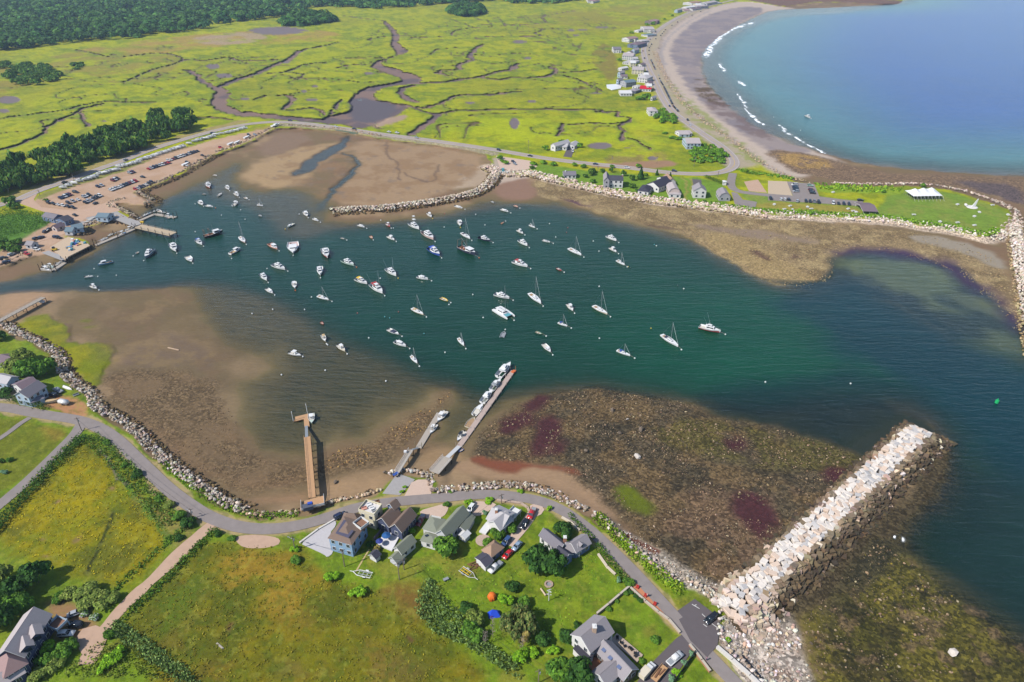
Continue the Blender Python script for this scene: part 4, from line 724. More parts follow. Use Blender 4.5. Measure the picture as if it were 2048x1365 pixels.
def boat(kind, tile, st, bo, label, hullc='white', top=None, canv=None, cat=None, z=0.0, group=None, buoy='white', gap=2.6, wide=1.0, rigs=False, tower=False, pix=False):
 a = P(*T(tile, *st), z); b = P(*T(tile, *bo), z); d = b-a; L = max(d.length, 2.0); c = (a+b)/2; rz = yaw(d)
 nm = {'cruiser': 'cabin_cruiser', 'sail': 'sailboat', 'skiff': 'motorboat', 'lobster': 'lobster_boat', 'trawler': 'fishing_trawler', 'cat': 'catamaran', 'dinghy': 'dinghy', 'raft': 'inflatable_boat', 'launch': 'motor_launch'}[kind]
 o = thing(nm, label, cat or {'cruiser': 'motorboat', 'sail': 'sailboat', 'skiff': 'motorboat', 'lobster': 'fishing boat', 'trawler': 'fishing boat', 'cat': 'catamaran', 'dinghy': 'dinghy', 'raft': 'inflatable boat', 'launch': 'motorboat'}[kind], c, rz, group)
 hm_ = hue(hullc)
 if kind == 'cruiser':
  L = max(L, 5.5); B = L*.36*wide; fb = .16*L*.62+.25; R = hull_rings(L, B, fb, full=2.0); MB().loft(R, True, False, False).build('hull', M_gel if hullc == 'red' else hm_, o); deck_mesh(R, .06, .95, .42, 1).build('foredeck', M_gel, o)
  if hullc == 'red': MB().loft([[(p[1][0], p[0][1]*.97+p[1][1]*.07, p[0][2]*.66), (p[1][0], p[1][1]*1.04, p[1][2]), p[2], (p[1][0], p[3][1]*1.04, p[3][2]), (p[1][0], p[4][1]*.97+p[3][1]*.07, p[0][2]*.66)] for p in R], False, False, False).build('bottom_paint', hm_, o); deck_mesh(R, .55*fb, .88, 0, .44).build('cockpit_floor', M_deck, o); gunwale(R).build('gunwale', M_gel, o)
  cab(o, 'cabin', M_gel, -.18*L, .24*L, B*.74, fb*.98, .085*L+.25)
  if canv: MB().box((-.14*L, 0, fb+.085*L+.55), (.36*L, B*.7, .08)).build('canopy', hue(canv, .8), o)
  else: MB().box((-.08*L, 0, fb+.085*L+.24), (.3*L, B*.66, .09), taper=.92).build('hardtop', M_gel, o)
  if top is not None or L > 8.5: cab(o, 'flybridge', M_gel, -.12*L, .1*L, B*.52, fb+.085*L+.3, .05*L+.15, glass=L > 9)
  rl = MB().path([(.1*L, -B*.42, fb*1.2+.35), (.36*L, -B*.22, fb*1.3+.4), (.49*L, 0, fb*1.4+.4), (.36*L, B*.22, fb*1.3+.4), (.1*L, B*.42, fb*1.2+.35)], .025, 4); rl.build('bow_rail', M_alu, o)
  if rigs:
   rg = MB()
   for s in (-1, 1): rg.tube((-.05*L, s*B*.4, fb+.1*L), (-.3*L, s*B*.72, fb+.62*L), .05, .03)
   rg.build('outrigger', M_alu, o)
  elif not canv: outboard(o, -.49*L, 0, fb*.9, .16*L*.5)
  if tower:
   tw = MB()
   for sx in (-.1, .06):
    for s in (-1, 1): tw.tube((sx*L, s*B*.26, fb+.1*L), (sx*L*.6, s*B*.14, fb+.55*L), .045)
   tw.box((-.01*L, 0, fb+.36*L), (.2*L, B*.42, .08)); tw.box((-.01*L, 0, fb+.55*L), (.16*L, B*.36, .08)); tw.build('tuna_tower', M_gel, o)
  MB().tube((-.06*L, .12*B, fb+.1*L), (-.08*L, .12*B, fb+.33*L), .03, .015).build('antenna', M_gel, o)
 elif kind in ('skiff', 'launch'):
  L = max(L, 4.2); B = L*.38*wide; fb = .42+.04*L; R = hull_rings(L, B, fb, full=2.1); MB().loft(R, True, False, False).build('hull', hm_, o); deck_mesh(R, fb*.5, .9, 0, .8).build('cockpit_floor', M_deck if hullc != 'brown' else M_teak, o); deck_mesh(R, .05, .95, .7, 1).build('foredeck', hm_, o); gunwale(R, .12).build('gunwale', M_gel, o)
  if canv: MB().loft([[(-.2*L, -B*.44, fb+.1), (.24*L, -B*.4, fb+.1), (.24*L, B*.4, fb+.1), (-.2*L, B*.44, fb+.1)], [(-.14*L, -B*.2, fb+.5), (.12*L, -B*.2, fb+.55), (.12*L, B*.2, fb+.55), (-.14*L, B*.2, fb+.5)]]).build('canvas_cover', hue(canv, .8), o)
  elif kind == 'launch': cab(o, 'cuddy', M_gel, -.02*L, .3*L, B*.7, fb*.95, .55)
  else:
   cs = MB().box((0, 0, fb*.5), (.12*L, B*.3, .95), taper=.85).build('console', M_gel, o); MB().box((.055*L, 0, fb*.5+.9), (.04, B*.26, .3)).build('windshield', M_glass, cs); MB().box((-.17*L, 0, fb*.5), (.1*L, B*.42, .5)).build('seat', M_deck, o)
   if L > 6:
    tt = MB().box((0, 0, fb*.5+2.0), (.3*L, B*.56, .07)); [tt.tube((sx*L, sy*B, fb*.5), (sx*L, sy*B, fb*.5+2.0), .04) for sx in (-.09, .09) for sy in (-.2, .2)]; tt.build('t_top', M_gel if top is None else hue(top), o)
  outboard(o, -.5*L, 0, fb*1.0, 1.1)
 elif kind == 'lobster':
  B = L*.34*wide; fb = .7+.03*L; R = hull_rings(L, B, fb, full=2.2); MB().loft(R, True, False, False).build('hull', hm_, o); deck_mesh(R, fb*.5, .9, 0, .55).build('work_deck', hue(top, .8) if top else M_deck, o); deck_mesh(R, .06, .95, .5, 1).build('foredeck', M_gel, o); gunwale(R, .16).build('gunwale', hue(hullc), o)
  cab(o, 'wheelhouse', M_gel, -.02*L, .24*L, B*.62, fb*.7, 1.7, rake=.15); cab(o, 'trunk_cabin', M_gel, .22*L, .38*L, B*.46, fb*1.05, .55, glass=False)
  MB().box((.08*L, 0, fb*.7+1.68), (.34*L, B*.64, .1)).build('wheelhouse_roof', M_gel, o); MB().tube((.02*L, 0, fb+1.6), (.02*L, 0, fb+1.6+.34*L), .06, .03).build('mast', M_alu, o)
  MB().box((-.3*L, .1*B, fb*.5), (.7, .6, .5)).box((-.38*L, -.2*B, fb*.5), (.8, .7, .6)).build('gear_box', hue('brown', .9), o)
 elif kind == 'trawler':
  B = L*.33*wide; fb = 1.0+.04*L; R = hull_rings(L, B, fb, full=2.3, rise=.7); MB().loft(R, True, False, False).build('hull', hm_, o); deck_mesh(R, fb*.4, .9, 0, .5).build('work_deck', hue('brown', .9), o); deck_mesh(R, .08, .95, .44, 1).build('foredeck', M_gel, o); gunwale(R, .2).build('gunwale', M_gel, o)
  cab(o, 'wheelhouse', M_gel, .02*L, .3*L, B*.68, fb*.9, 2.0, rake=.12); MB().box((.15*L, 0, fb*.9+1.98), (.34*L, B*.7, .12)).build('wheelhouse_roof', M_gel, o)
  gw = MB()
  for x in (-.46, -.2):
   for s in (-1, 1): gw.tube((x*L, s*B*.38, fb*.6), (x*L, s*B*.3, fb+.3*L), .12)
   gw.tube((x*L, -B*.3, fb+.3*L), (x*L, B*.3, fb+.3*L), .12)
  gw.build('gallows_frame', hue('brown', .8) if hullc != 'white' else M_alu, o); MB().tube((0, 0, fb+2), (0, 0, fb+.5*L), .11, .06).tube((0, 0, fb+1.8), (-.34*L, 0, fb+.4*L), .07).build('mast', hue('grey'), o)
  MB().tube((-.36*L, -B*.22, fb*.6+.5), (-.36*L, B*.22, fb*.6+.5), .5, n=10).build('net_drum', hue('brown', .9), o); MB().ball((-.26*L, .1*B, fb*.6+.3), .6).ball((-.3*L, -.25*B, fb*.6+.25), .5).build('net_heap', hue('salmon', .9), o)
 elif kind == 'sail':
  L = max(L, 5); B = L*.31*wide; fb = .45+.045*L; R = hull_rings(L, B, fb, full=2.0, tr=.62, flare=.7, rise=.25); MB().loft(R, True, False, False).build('hull', hm_, o); deck_mesh(R, .04, .96, 0, 1).build('deck', hue('pink', .7) if top == 'pink' else M_gel, o)
  MB().box((-.3*L, 0, fb-.02), (.2*L, B*.46, .05)).build('cockpit', M_teak, o); cab(o, 'coachroof', M_gel, -.16*L, .18*L, B*.52, fb, .35+.01*L, glass=True, rake=.8)
  mb0 = c+Vector((math.cos(rz), math.sin(rz), 0))*(.06*L)
  h = solve_h(mb0+Vector((0, 0, z)), top[1]) if isinstance(top, tuple) else 1.2*L
  h = min(max(h, .8*L), 1.75*L)
  ms = MB().tube((.06*L, 0, fb), (.055*L, 0, h), .15, .1).build('mast', M_alu, o); MB().tube((.058*L, -.12*B-.3, h*.55), (.058*L, .12*B+.3, h*.55), .035).build('spreader', M_alu, ms)
  MB().tube((.06*L, 0, fb+1.1), (-.36*L, 0, fb+1.05), .07).build('boom', M_alu, o); MB().tube((.04*L, 0, fb+1.2), (-.34*L, 0, fb+1.14), .16, .1).build('furled_sail', hue(canv or 'white', .8), o)
  MB().tube((.055*L, 0, h*.96), (.49*L, 0, fb*1.25), .045).build('forestay', M_gel, o); rg = MB().tube((.055*L, 0, h), (-.49*L, 0, fb), .014, n=4); [rg.tube((.057*L, 0, h*.95), (.03*L, s*B*.48, fb), .014, n=4) for s in (-1, 1)]; rg.build('shrouds', M_alu, o)
  if canv: MB().box((-.2*L, 0, fb+.25), (.14*L, B*.5, .5), taper=.7).build('spray_hood', hue(canv, .8), o)
 elif kind == 'cat':
  B = L*.52; fb = 1.1
  for s in (-1, 1):
   R = hull_rings(L, B*.26, fb, full=2.4, rise=.1); b = MB().loft(R, True, False, False); dk = deck_mesh(R, .0, 1); b.add(dk.v, dk.f); b.v = [(x, y+s*B*.37, z_) for x, y, z_ in b.v]; b.build('hull', M_gel, o)
  MB().box((-.16*L, 0, .75), (.56*L, B*.62, .35)).build('bridge_deck', M_gel, o); cab(o, 'saloon', M_gel, -.26*L, .14*L, B*.6, 1.1, 1.0, rake=.7)
  MB().add([(.12*L, -B*.26, 1.0), (.36*L, -B*.28, 1.05), (.36*L, B*.28, 1.05), (.12*L, B*.26, 1.0)], [(0, 1, 2, 3)]).build('trampoline', hue('teal', .8), o); MB().tube((.36*L, -B*.37, 1.0), (.36*L, B*.37, 1.0), .09).build('crossbeam', M_alu, o)
  h = 1.35*L; MB().tube((.1*L, 0, 1.6), (.08*L, 0, h), .12, .08).build('mast', M_alu, o); MB().tube((.1*L, 0, 2.6), (-.36*L, 0, 2.6), .16).build('boom', hue('grey'), o); MB().tube((.08*L, 0, h*.95), (.36*L, 0, 1.1), .03).build('forestay', M_alu, o); MB().box((-.34*L, 0, 2.1), (.16*L, B*.5, .08)).build('bimini', M_gel, o)
 elif kind == 'dinghy':
  L = max(L, 2.6); B = L*.44; fb = .42; R = hull_rings(L, B, fb, n=8, full=2.2, tr=.8); MB().loft(R, True, False, False).build('hull', hm_, o); deck_mesh(R, .3, .86, 0, .9).build('floor', M_teak if hullc in ('brown', 'cream') else M_deck, o); gunwale(R, .07).build('gunwale', hm_, o)
  MB().box((-.05*L, 0, .22), (.1*L, B*.88, .04)).build('thwart', M_teak, o); MB().box((-.36*L, 0, .22), (.1*L, B*.78, .04)).build('thwart', M_teak, o)
 elif kind == 'raft':
  L = max(L, 3); B = L*.5; b = MB(); b.path([(-.5*L, -.38*B, .3), (.2*L, -.4*B, .3), (.42*L, -.2*B, .36), (.47*L, 0, .38), (.42*L, .2*B, .36), (.2*L, .4*B, .3), (-.5*L, .38*B, .3)], .22, 8).build('tube', hm_, o); MB().box((-.05*L, 0, .14), (.8*L, B*.6, .06)).build('floor', hue('grey', .8), o); outboard(o, -.46*L, 0, .45, .8)
 o['_L'] = L; BOATS.append((o, L))
 if buoy:
  hb = Vector((math.cos(rz), math.sin(rz), 0)); p = c+hb*(L/2+gap); p.z = z; rb = .42
  t = thing('mooring_buoy', {'white': 'white', 'orange': 'orange', 'yellow': 'yellow'}[buoy]+' mooring ball at the bow of the '+label[:1].lower()+label[1:], 'buoy', p, 0, 'mooring buoys'); t['label'] = ' '.join(t['label'].split()[:16])
  MB().ball((0, 0, .16), rb).build('float', {'white': M_buoy, 'orange': M_orb, 'yellow': M_ylw}[buoy], t); MB().tube((0, 0, .4), (0, 0, .85), .05).build('pickup_eye', M_alu, t)
  MB().tube(c+hb*(L/2-.1)+Vector((0, 0, z+.75)), p+Vector((0, 0, .3)), .05).build('mooring_line', M_rope, None)
  k = COL.objects[-1]; k.parent = o; k.matrix_parent_inverse = Matrix.LocRotScale(c, Matrix.Rotation(rz, 3, 'Z'), None).inverted()
 return o
Bt = boat
Bt('trawler','A',(1635,545),(1785,505),'dark-hulled fishing trawler with white wheelhouse off the end of the fishing pier','black', buoy=None)
Bt('sail','A',(1920,545),(1962,590),'pink-decked sloop with a leaning mast just right of the dark trawler','pink',T('A',1915,410))
Bt('lobster','A',(1840,680),(1925,635),'cluttered white workboat below the pink sloop','white','tan',buoy=None)
Bt('cruiser','A',(1375,605),(1410,660),'white sportfisher with raised outriggers straight off the fishing pier','white',rigs=True)
Bt('cruiser','A',(1225,650),(1165,715),'slate-blue cabin boat between the wharf and the outrigger boat','slate',buoy='white')
Bt('lobster','A',(905,740),(785,770),'pale blue lobster boat moored off the fishing wharf','sky','tan',buoy=None)
Bt('skiff','A',(680,862),(748,858),'white open boat nearest the left mud bank, upper of the two','white')
Bt('skiff','A',(728,932),(775,955),'white open boat nearest the left mud bank, lower of the two','white')
Bt('launch','A',(1500,700),(1535,740),'rounded all-white launch below the outrigger boat','white',wide=1.15)
Bt('dinghy','A',(1108,660),(1085,678),'tiny white dinghy beside the slate-blue cabin boat','white')
Bt('cruiser','A',(1575,570),(1618,605),'white cabin boat with a small blue canopy left of the dark trawler','white',canv='blue')
Bt('cruiser','A',(1660,118),(1680,152),'red and white boat nearest the boat-parking riprap','red',buoy=None)
Bt('skiff','A',(1812,138),(1832,162),'white motorboat at the edge of the sand flat','white')
Bt('dinghy','A',(1618,196),(1650,200),'low grey skiff below the red and white boat','grey',buoy=None)
Bt('skiff','A',(1745,212),(1775,192),'narrow white skiff pointing toward the sand flat','white',buoy=None)
Bt('skiff','A',(1880,190),(1908,215),'white motorboat with a low console near the sand flat','white')
Bt('skiff','A',(1595,258),(1622,287),'white motorboat close to the left of a broad white launch','white')
Bt('launch','A',(1648,290),(1705,302),'broad white launch with an orange ball at its bow','white',buoy='orange')
Bt('skiff','A',(1868,292),(1902,260),'white motorboat with its bow turned up toward the inner harbour','white',buoy=None)
Bt('dinghy','A',(1955,224),(1980,236),'short round white dinghy at the mouth of the inner channel','white')
Bt('dinghy','A',(1705,45),(1738,50),'white skiff alone closest to the parked boat trailers','white',buoy=None)
Bt('sail','B',(10,285),(56,292),'small white daysailer in the shallows of the inner harbour','white',T('B',25,225),buoy=None)
Bt('skiff','B',(25,366),(48,378),'small grey and white skiff below the daysailer','grey',buoy=None)
Bt('skiff','B',(388,342),(412,376),'white motorboat just left of the low rock breakwater','white')
Bt('launch','B',(458,395),(500,414),'white launch at the tip of the low rock breakwater','white')
Bt('launch','B',(300,435),(252,465),'pale green launch with a yellow ball, bow toward the left','pale green',buoy='yellow')
Bt('launch','B',(818,445),(868,464),'white launch below the middle of the low rock breakwater','white')
Bt('skiff','B',(1045,436),(1072,460),'small red motorboat in the upper middle of the mooring field','red')
Bt('cruiser','B',(1232,440),(1305,482),'white sportfisher with a tall tuna tower','white',tower=True,buoy='white')
Bt('skiff','B',(1375,354),(1404,382),'white skiff right of the tuna-tower boat, near the low breakwater','white',buoy='yellow')
Bt('launch','B',(1592,294),(1652,312),'white cuddy boat under the root of the low breakwater','white')
Bt('skiff','B',(1885,258),(1902,268),'little grey boat by the beach at the breakwater root','grey',buoy=None)
Bt('skiff','B',(1626,412),(1634,452),'white motorboat just left of the tall sloop mast','white',buoy='yellow')
Bt('sail','B',(1643,513),(1712,557),'white sloop with a blue sail cover behind the big trawler','white',T('B',1672,385),canv='navy')
Bt('cruiser','B',(1783,548),(1874,577),'dark-hulled white-decked cruiser with a thin mast right of the sloop','navy',buoy='white')
Bt('cruiser','B',(1340,508),(1420,567),'pink and cream motor yacht left of the white sloop','pink')
Bt('cruiser','B',(1386,638),(1470,697),'bright blue canvas-covered boat left of the big trawler','blue',canv='royal')
Bt('trawler','B',(1628,628),(1754,690),'big fishing trawler with gallows and an orange ball','navy',buoy='orange',gap=4)
Bt('lobster','B',(108,600),(172,642),'salmon-decked lobster boat with a short mast','salmon','salmon')
Bt('lobster','B',(297,588),(299,674),'broad white double-ended workboat with a mast, seen bow on','white','pink',wide=1.25)
Bt('cruiser','B',(548,645),(575,714),'white cruiser with a red bottom showing at the bow','red',buoy=None)
Bt('cruiser','B',(138,768),(234,805),'long white cruiser in the left middle of the mooring field','white')
Bt('cruiser','B',(693,733),(784,772),'pale green hulled cruiser with an orange ball','pale green',buoy='orange')
Bt('cruiser','B',(511,788),(516,852),'square white cabin boat seen bow on below the red-bottomed one','white')
Bt('cruiser','B',(44,843),(88,892),'white cabin boat with black trim left of a long white cruiser','white')
Bt('launch','B',(86,958),(134,992),'white launch at the edge of the brown shallows','white')
Bt('skiff','B',(304,903),(313,952),'narrow white centre-console with an orange ball','white',buoy='orange')
Bt('sail','B',(493,1018),(582,1047),'plain white sloop in the left part of the deep water','white',T('B',530,935))
Bt('cruiser','B',(800,882),(890,920),'white cruiser with a yellow canopy over its stern','white',canv='yellow')
Bt('cruiser','B',(926,928),(1014,997),'white sportfisher with a red canopy, beside the yellow-topped one','white',canv='red',rigs=True)
Bt('cruiser','B',(1049,803),(1122,857),'white sportfisher with two long outriggers in mid harbour','white',rigs=True,buoy='yellow')
Bt('cruiser','B',(1290,863),(1377,884),'white cruiser lying broadside in mid harbour','white')
Bt('sail','B',(1248,1118),(1340,1167),'cream-decked sloop in the centre of the harbour','cream',T('B',1283,998),canv='tan')
Bt('dinghy','B',(1478,1028),(1534,1054),'bright yellow dinghy in mid harbour','yellow')
Bt('cruiser','B',(1910,1003),(2027,1037),'white cruiser lying just above the catamaran','white')
Bt('cat','B',(1925,1118),(2042,1192),'white sailing catamaran with a teal trampoline','white')
Bt('skiff','B',(1058,1283),(1142,1322),'white bow rider with a navy canvas cover','white',canv='navy')
Bt('dinghy','B',(678,548),(707,558),'low grey dinghy in open water under the low breakwater','grey',buoy='white')
Bt('dinghy','B',(913,533),(930,553),'small orange and white dinghy near the upper moorings','orange')
Bt('skiff','B',(1056,538),(1107,567),'white centre-console in the upper middle moorings','white')
Bt('dinghy','B',(1963,433),(1982,422),'tiny orange dinghy off the north shore','orange')
Bt('launch','B',(1960,320),(2018,340),'white launch close off the north beach','white')
Bt('skiff','B',(533,1330),(556,1376),'white skiff with a tan floor over the brown shallows','white',top='tan')
Bt('raft','B',(1966,1345),(1986,1300),'grey and white inflatable below the catamaran','grey')
Bt('dinghy','B',(518,1222),(540,1240),'small dark red float-like dinghy at the edge of the shallows','red',buoy=None)
Bt('dinghy','C',(16,288),(46,301),'pinkish dinghy off the golden north shore','salmon')
Bt('sail','C',(138,448),(182,467),'small dark-masted daysailer off the north shore','white',T('C',160,395))
Bt('skiff','C',(43,488),(87,514),'white motorboat left of the small daysailer','white')
Bt('cruiser','C',(58,573),(122,614),'white cruiser with a dark window band in the upper right moorings','white')
Bt('launch','C',(245,568),(304,584),'white launch with a dark canopy right of the window-band cruiser','white',canv='grey')
Bt('sail','C',(453,638),(554,690),'white sloop with two tall stays in the upper right moorings','white',T('C',523,530))
Bt('cruiser','C',(760,538),(834,574),'white cruiser nearest the north shore cottages','white')
Bt('skiff','C',(783,630),(834,662),'white centre-console below the cruiser nearest the cottages','white')
Bt('sail','C',(836,733),(900,767),'small white sloop nearest the golden point','white',T('C',880,660))
Bt('cruiser','C',(10,743),(124,784),'white motorsailer with a short mast and red cockpit','white',canv='red')
Bt('skiff','C',(360,793),(394,810),'small red and white runabout alone in mid water','red')
Bt('sail','C',(138,998),(232,1078),'large white sloop with a tall mast, centre right','white',T('C',190,850))
Bt('skiff','C',(446,1083),(487,1133),'white motorboat between the two tall centre-right sloops','white')
Bt('sail','C',(648,1098),(762,1163),'teak-decked white sloop with a roller sail on the right','cream',T('C',714,968))
Bt('sail','C',(368,1230),(442,1257),'small sloop with a blue stern line below the two tall sloops','white',T('C',420,1155),canv='blue')
Bt('dinghy','C',(188,1298),(242,1320),'green and brown wooden dinghy in the lower middle','green')
Bt('sail','C',(1195,1330),(1328,1422),'white sloop with dark canvas at the right end of the moorings','white',T('C',1300,1222),canv='navy')
Bt('cruiser','C',(1498,1262),(1667,1308),'large red-bottomed white sportfisher farthest right','red',rigs=True,top=1)
Bt('launch','F',(252,42),(308,103),'white pilothouse boat in the lower right moorings','white')
Bt('sail','F',(838,92),(945,135),'white daysailer with a bright blue cover in the lower right','white',T('F',908,40),canv='blue')
Bt('cruiser','E',(1110,22),(1200,60),'white open-backed cruiser under the navy-covered bow rider','white')
Bt('sail','E',(1240,138),(1290,194),'small white sloop off the end of the reef of golden stones','white',T('E',1265,60))
Bt('sail','E',(1618,-4),(1664,54),'slim white sloop in the lower middle moorings','white',T('B',1640,1300))
Bt('skiff','E',(268,108),(360,132),'white runabout with red outboard farthest left over the shallows','white',top=None,gap=1.2)
Bt('skiff','E',(658,48),(712,98),'cream and pink open boat over the shallows','cream')
# alongside the piers
Bt('cruiser','E',(1940,308),(2036,202),'largest white cruiser at the outer end of the long float','white',z=0,buoy=None,top=1)
Bt('cruiser','E',(1885,412),(1957,328),'white sportboat with black gear second from the outer end of the long float','white',buoy=None,canv='grey')
Bt('cruiser','E',(1810,512),(1888,418),'white cruiser in the middle of the row on the long float','white',buoy=None)
Bt('launch','E',(1745,608),(1814,522),'white cuddy boat fourth from the outer end of the long float','white',buoy=None)
Bt('dinghy','E',(1688,702),(1750,622),'cream open skiff on the long float','cream',buoy=None,cat='skiff')
Bt('skiff','E',(1668,742),(1610,818),'white and blue motorboat with black outboards at the inner end of the long float','white',buoy=None,top='black')
Bt('skiff','E',(1518,580),(1452,662),'flat white work skiff at the outer end of the short float','white',buoy=None,wide=1.1)
Bt('skiff','E',(1440,686),(1394,758),'white skiff with a motor in the middle of the short float','white',buoy=None)
Bt('skiff','E',(443,598),(448,676),'white motorboat tied to the wooden pier float','pale green',buoy=None,wide=1.1)
Bt('dinghy','E',(300,652),(372,646),'brown wooden rowing boat tied to the wooden pier float','brown',buoy=None)
Bt('dinghy','E',(1655,880),(1622,903),'small blue dinghy lying on the sand beside the long dock','blue',z=.5,buoy=None)
Bt('skiff','4',(302,930),(336,948),'white motorboat alone in the crescent bay','white')
for i, (t, a, b) in enumerate([('A',(830,560),(770,590)), ('A',(860,548),(805,570)), ('A',(905,515),(862,540)), ('A',(930,510),(985,488)), ('A',(950,530),(1010,505)), ('A',(1000,490),(1078,470)), ('A',(880,525),(925,512)), ('A',(1045,480),(1082,465)),
 ('A',(1090,400),(1125,385)), ('A',(1120,388),(1150,372)), ('A',(1140,378),(1180,358)), ('A',(1165,366),(1205,350)), ('A',(1195,352),(1235,336)), ('A',(1215,345),(1260,332)), ('A',(1240,332),(1290,322)), ('A',(1260,330),(1300,345)), ('A',(1290,352),(1340,345)), ('A',(1320,372),(1380,378)), ('A',(1330,388),(1398,384)),
 ('A',(340,790),(400,812)), ('A',(380,770),(430,790)), ('A',(420,775),(480,755)), ('A',(450,755),(520,738)), ('A',(345,770),(390,785))]):
 side = 'below the riprap' if i < 8 else ('on the L-shaped float' if i < 19 else 'under the wharf ramp')
 k = i if i < 8 else (i-8 if i < 19 else i-19)
 Bt('skiff' if i % 3 else 'dinghy', t, a, b, f'{ORD[k+1]} small boat from the inner end of the floats {side}', ['white','white','cream','white','sky','white','pale green'][i % 7], buoy=None, group='small boats crowded on the fishing floats')
# free mooring balls and markers
FREE = [('B',90,792,'w'),('B',995,870,'w'),('B',1735,1000,'w'),('B',1545,1080,'w'),('B',1818,1184,'w'),('B',390,1120,'w'),('B',445,1020,'w'),('B',812,1148,'r'),('B',1140,1138,'r'),('B',903,1347,'w'),('B',1345,1312,'g'),('B',1070,1187,'g'),('B',1030,1178,'g'),('B',999,405,'w'),('B',1510,352,'r'),('B',1758,358,'w'),('B',1100,468,'w'),('B',1506,460,'w'),('B',1832,443,'w'),('B',135,1118,'w'),('B',347,356,'w'),('A',755,793,'w'),('A',933,846,'w'),('A',1563,498,'w'),('A',1773,365,'w'),('A',1927,322,'w'),('A',1962,398,'w'),('A',1562,275,'w'),('A',1855,712,'w'),('A',2018,1152,'w'),
 ('C',350,540,'w'),('C',651,572,'w'),('C',696,653,'w'),('C',300,433,'w'),('C',447,465,'r'),('C',437,502,'r'),('C',1155,610,'w'),('C',1138,600,'g'),('C',1374,953,'w'),('C',1325,930,'b'),('C',698,935,'w'),('C',930,778,'y'),('C',1112,1270,'y'),('C',700,1350,'w'),('C',946,786,'b'),('F',2027,340,'w'),('D',0,0,None),('E',205,282,'w'),('E',555,246,'w'),('E',1513,103,'w'),('E',1040,332,'w'),('E',574,42,'w'),('O',660,352-1380,'w'),('4',260,1045,'w'),('4',45,940,'w')]
NAMES = {'w': 'white', 'r': 'small red', 'g': 'small green', 'y': 'small yellow', 'b': 'dark'}
MB_ = {'w': M_buoy, 'r': hue('red'), 'g': hue('teal'), 'y': M_ylw, 'b': hue('black')}
def near_boat(p): return min(BOATS, key=lambda q: (q[0].location-p).length+(0 if q[0].get('group') is None else 500))[0]
seenl = set()
for t, x, y, c in FREE:
 if c is None: continue
 p = P(*T(t, x, y), 0); nb = near_boat(p); d = p-nb.location; rel = ('right of' if d.x > 0 else 'left of') if abs(d.x) > abs(d.y)*.7 else ('beyond' if d.y > 0 else 'in front of')
 lab = f'{NAMES[c]} loose mooring ball {rel} the {nb["label"]}'; lab = ' '.join(lab.split()[:16])
 if lab in seenl: lab = ' '.join(('second '+lab).split()[:16])
 seenl.add(lab); o = thing('mooring_buoy', lab, 'buoy', p, 0, 'mooring buoys'); MB().ball((0, 0, .15), .42 if c == 'w' else .34).build('float', MB_[c], o); MB().tube((0, 0, .4), (0, 0, .8), .05).build('pickup_eye', M_alu, o)
p = P(1993, 806, 0); o = thing('channel_buoy', 'bright green channel marker buoy on the open water at the far right', 'buoy', p); gm = mat('navigation_green', (30,190,110), .6, .3); MB().tube((0, 0, -.2), (0, 0, 1.3), .75, n=12).build('body', gm, o); MB().tube((0, 0, 1.3), (0, 0, 2.2), .3, .2).build('topmark', gm, o)
# ------------------------------------------------------------------ piers, wharf and floats
M_plank = mat('new_pine_planks', (204,162,122), .85, .15, 0, .18, 2.2, (.3,4,1)); M_oldw = mat('grey_weathered_planks', (186,176,164), .9, .15, 0, .16, 2.5, (.4,4,1)); M_pile = mat('dark_creosote_piling', (74,62,52), .9, .1, 0, .25, 2); M_rail = mat('white_painted_rail', (226,226,226), .7, .2)
def deck(o, name, a, b, wdt, z, th, m):
 d = b-a; c = (a+b)/2-o.location; return MB().box((c.x, c.y, z-th-o.location.z), (d.length, wdt, th), yaw(d)).build(name, m, o)
def piles(o, a, b, wdt, step, z0, z1, r=.16, m=None, name='piling'):
 d = b-a; n = max(2, int(d.length/step)+1); u = d.normalized(); s = Vector((-u.y, u.x, 0))
 for i in range(n):
  for k in (-1, 1):
   q = a+u*(d.length*i/(n-1))+s*k*wdt/2-o.location; MB().tube((q.x, q.y, z0-o.location.z), (q.x, q.y, z1-o.location.z), r, n=7).build(name, m or M_pile, o)
def rails(o, a, b, wdt, z, h, m, step=2.5, sides=(-1, 1)):
 d = b-a; u = d.normalized(); s = Vector((-u.y, u.x, 0)); n = max(2, int(d.length/step))
 for k in sides:
  r = MB(); off = s*k*wdt/2-o.location
  for i in range(n+1):
   q = a+u*(d.length*i/n)+off; r.tube((q.x, q.y, z-o.location.z), (q.x, q.y, z+h-o.location.z), .05, n=4)
  for hh in (h, h*.5):
   q0, q1 = a+off, b+off; r.tube((q0.x, q0.y, z+hh-o.location.z), (q1.x, q1.y, z+hh-o.location.z), .045, n=4)
  r.build('railing', m, o)
ZP = 4.4
a = P(*T('E', 450, 1262), ZP); b = P(*T('E', 409, 776), ZP); o = thing('wooden_pier', 'long straight pier of fresh brown planks on tall pilings', 'pier', Vector((a.x, a.y, 0)))
deck(o, 'walkway', a, b, 2.5, ZP, .25, M_plank); piles(o, a, b, 2.3, 4.2, -.4, ZP-.2, .15); rails(o, a, b, 2.4, ZP, 1.0, M_plank)
p0, p1, p2, p3 = [P(*T('a', *q), ZP) for q in ((20,420),(335,340),(325,215),(15,300))]
MB().prism([(q.x-o.location.x, q.y-o.location.y) for q in (p0, p1, p2, p3)], ZP-.3, ZP).build('landing', M_plank, o)
for i, (q, r_) in enumerate(((p0, p1), (p1, p2), (p0, p3))):
 dd = r_-q; cc = (q+r_)/2-o.location; MB().box((cc.x, cc.y, ZP), (dd.length, .1, 1.0), yaw(dd)).build('white_fence', M_rail, o)
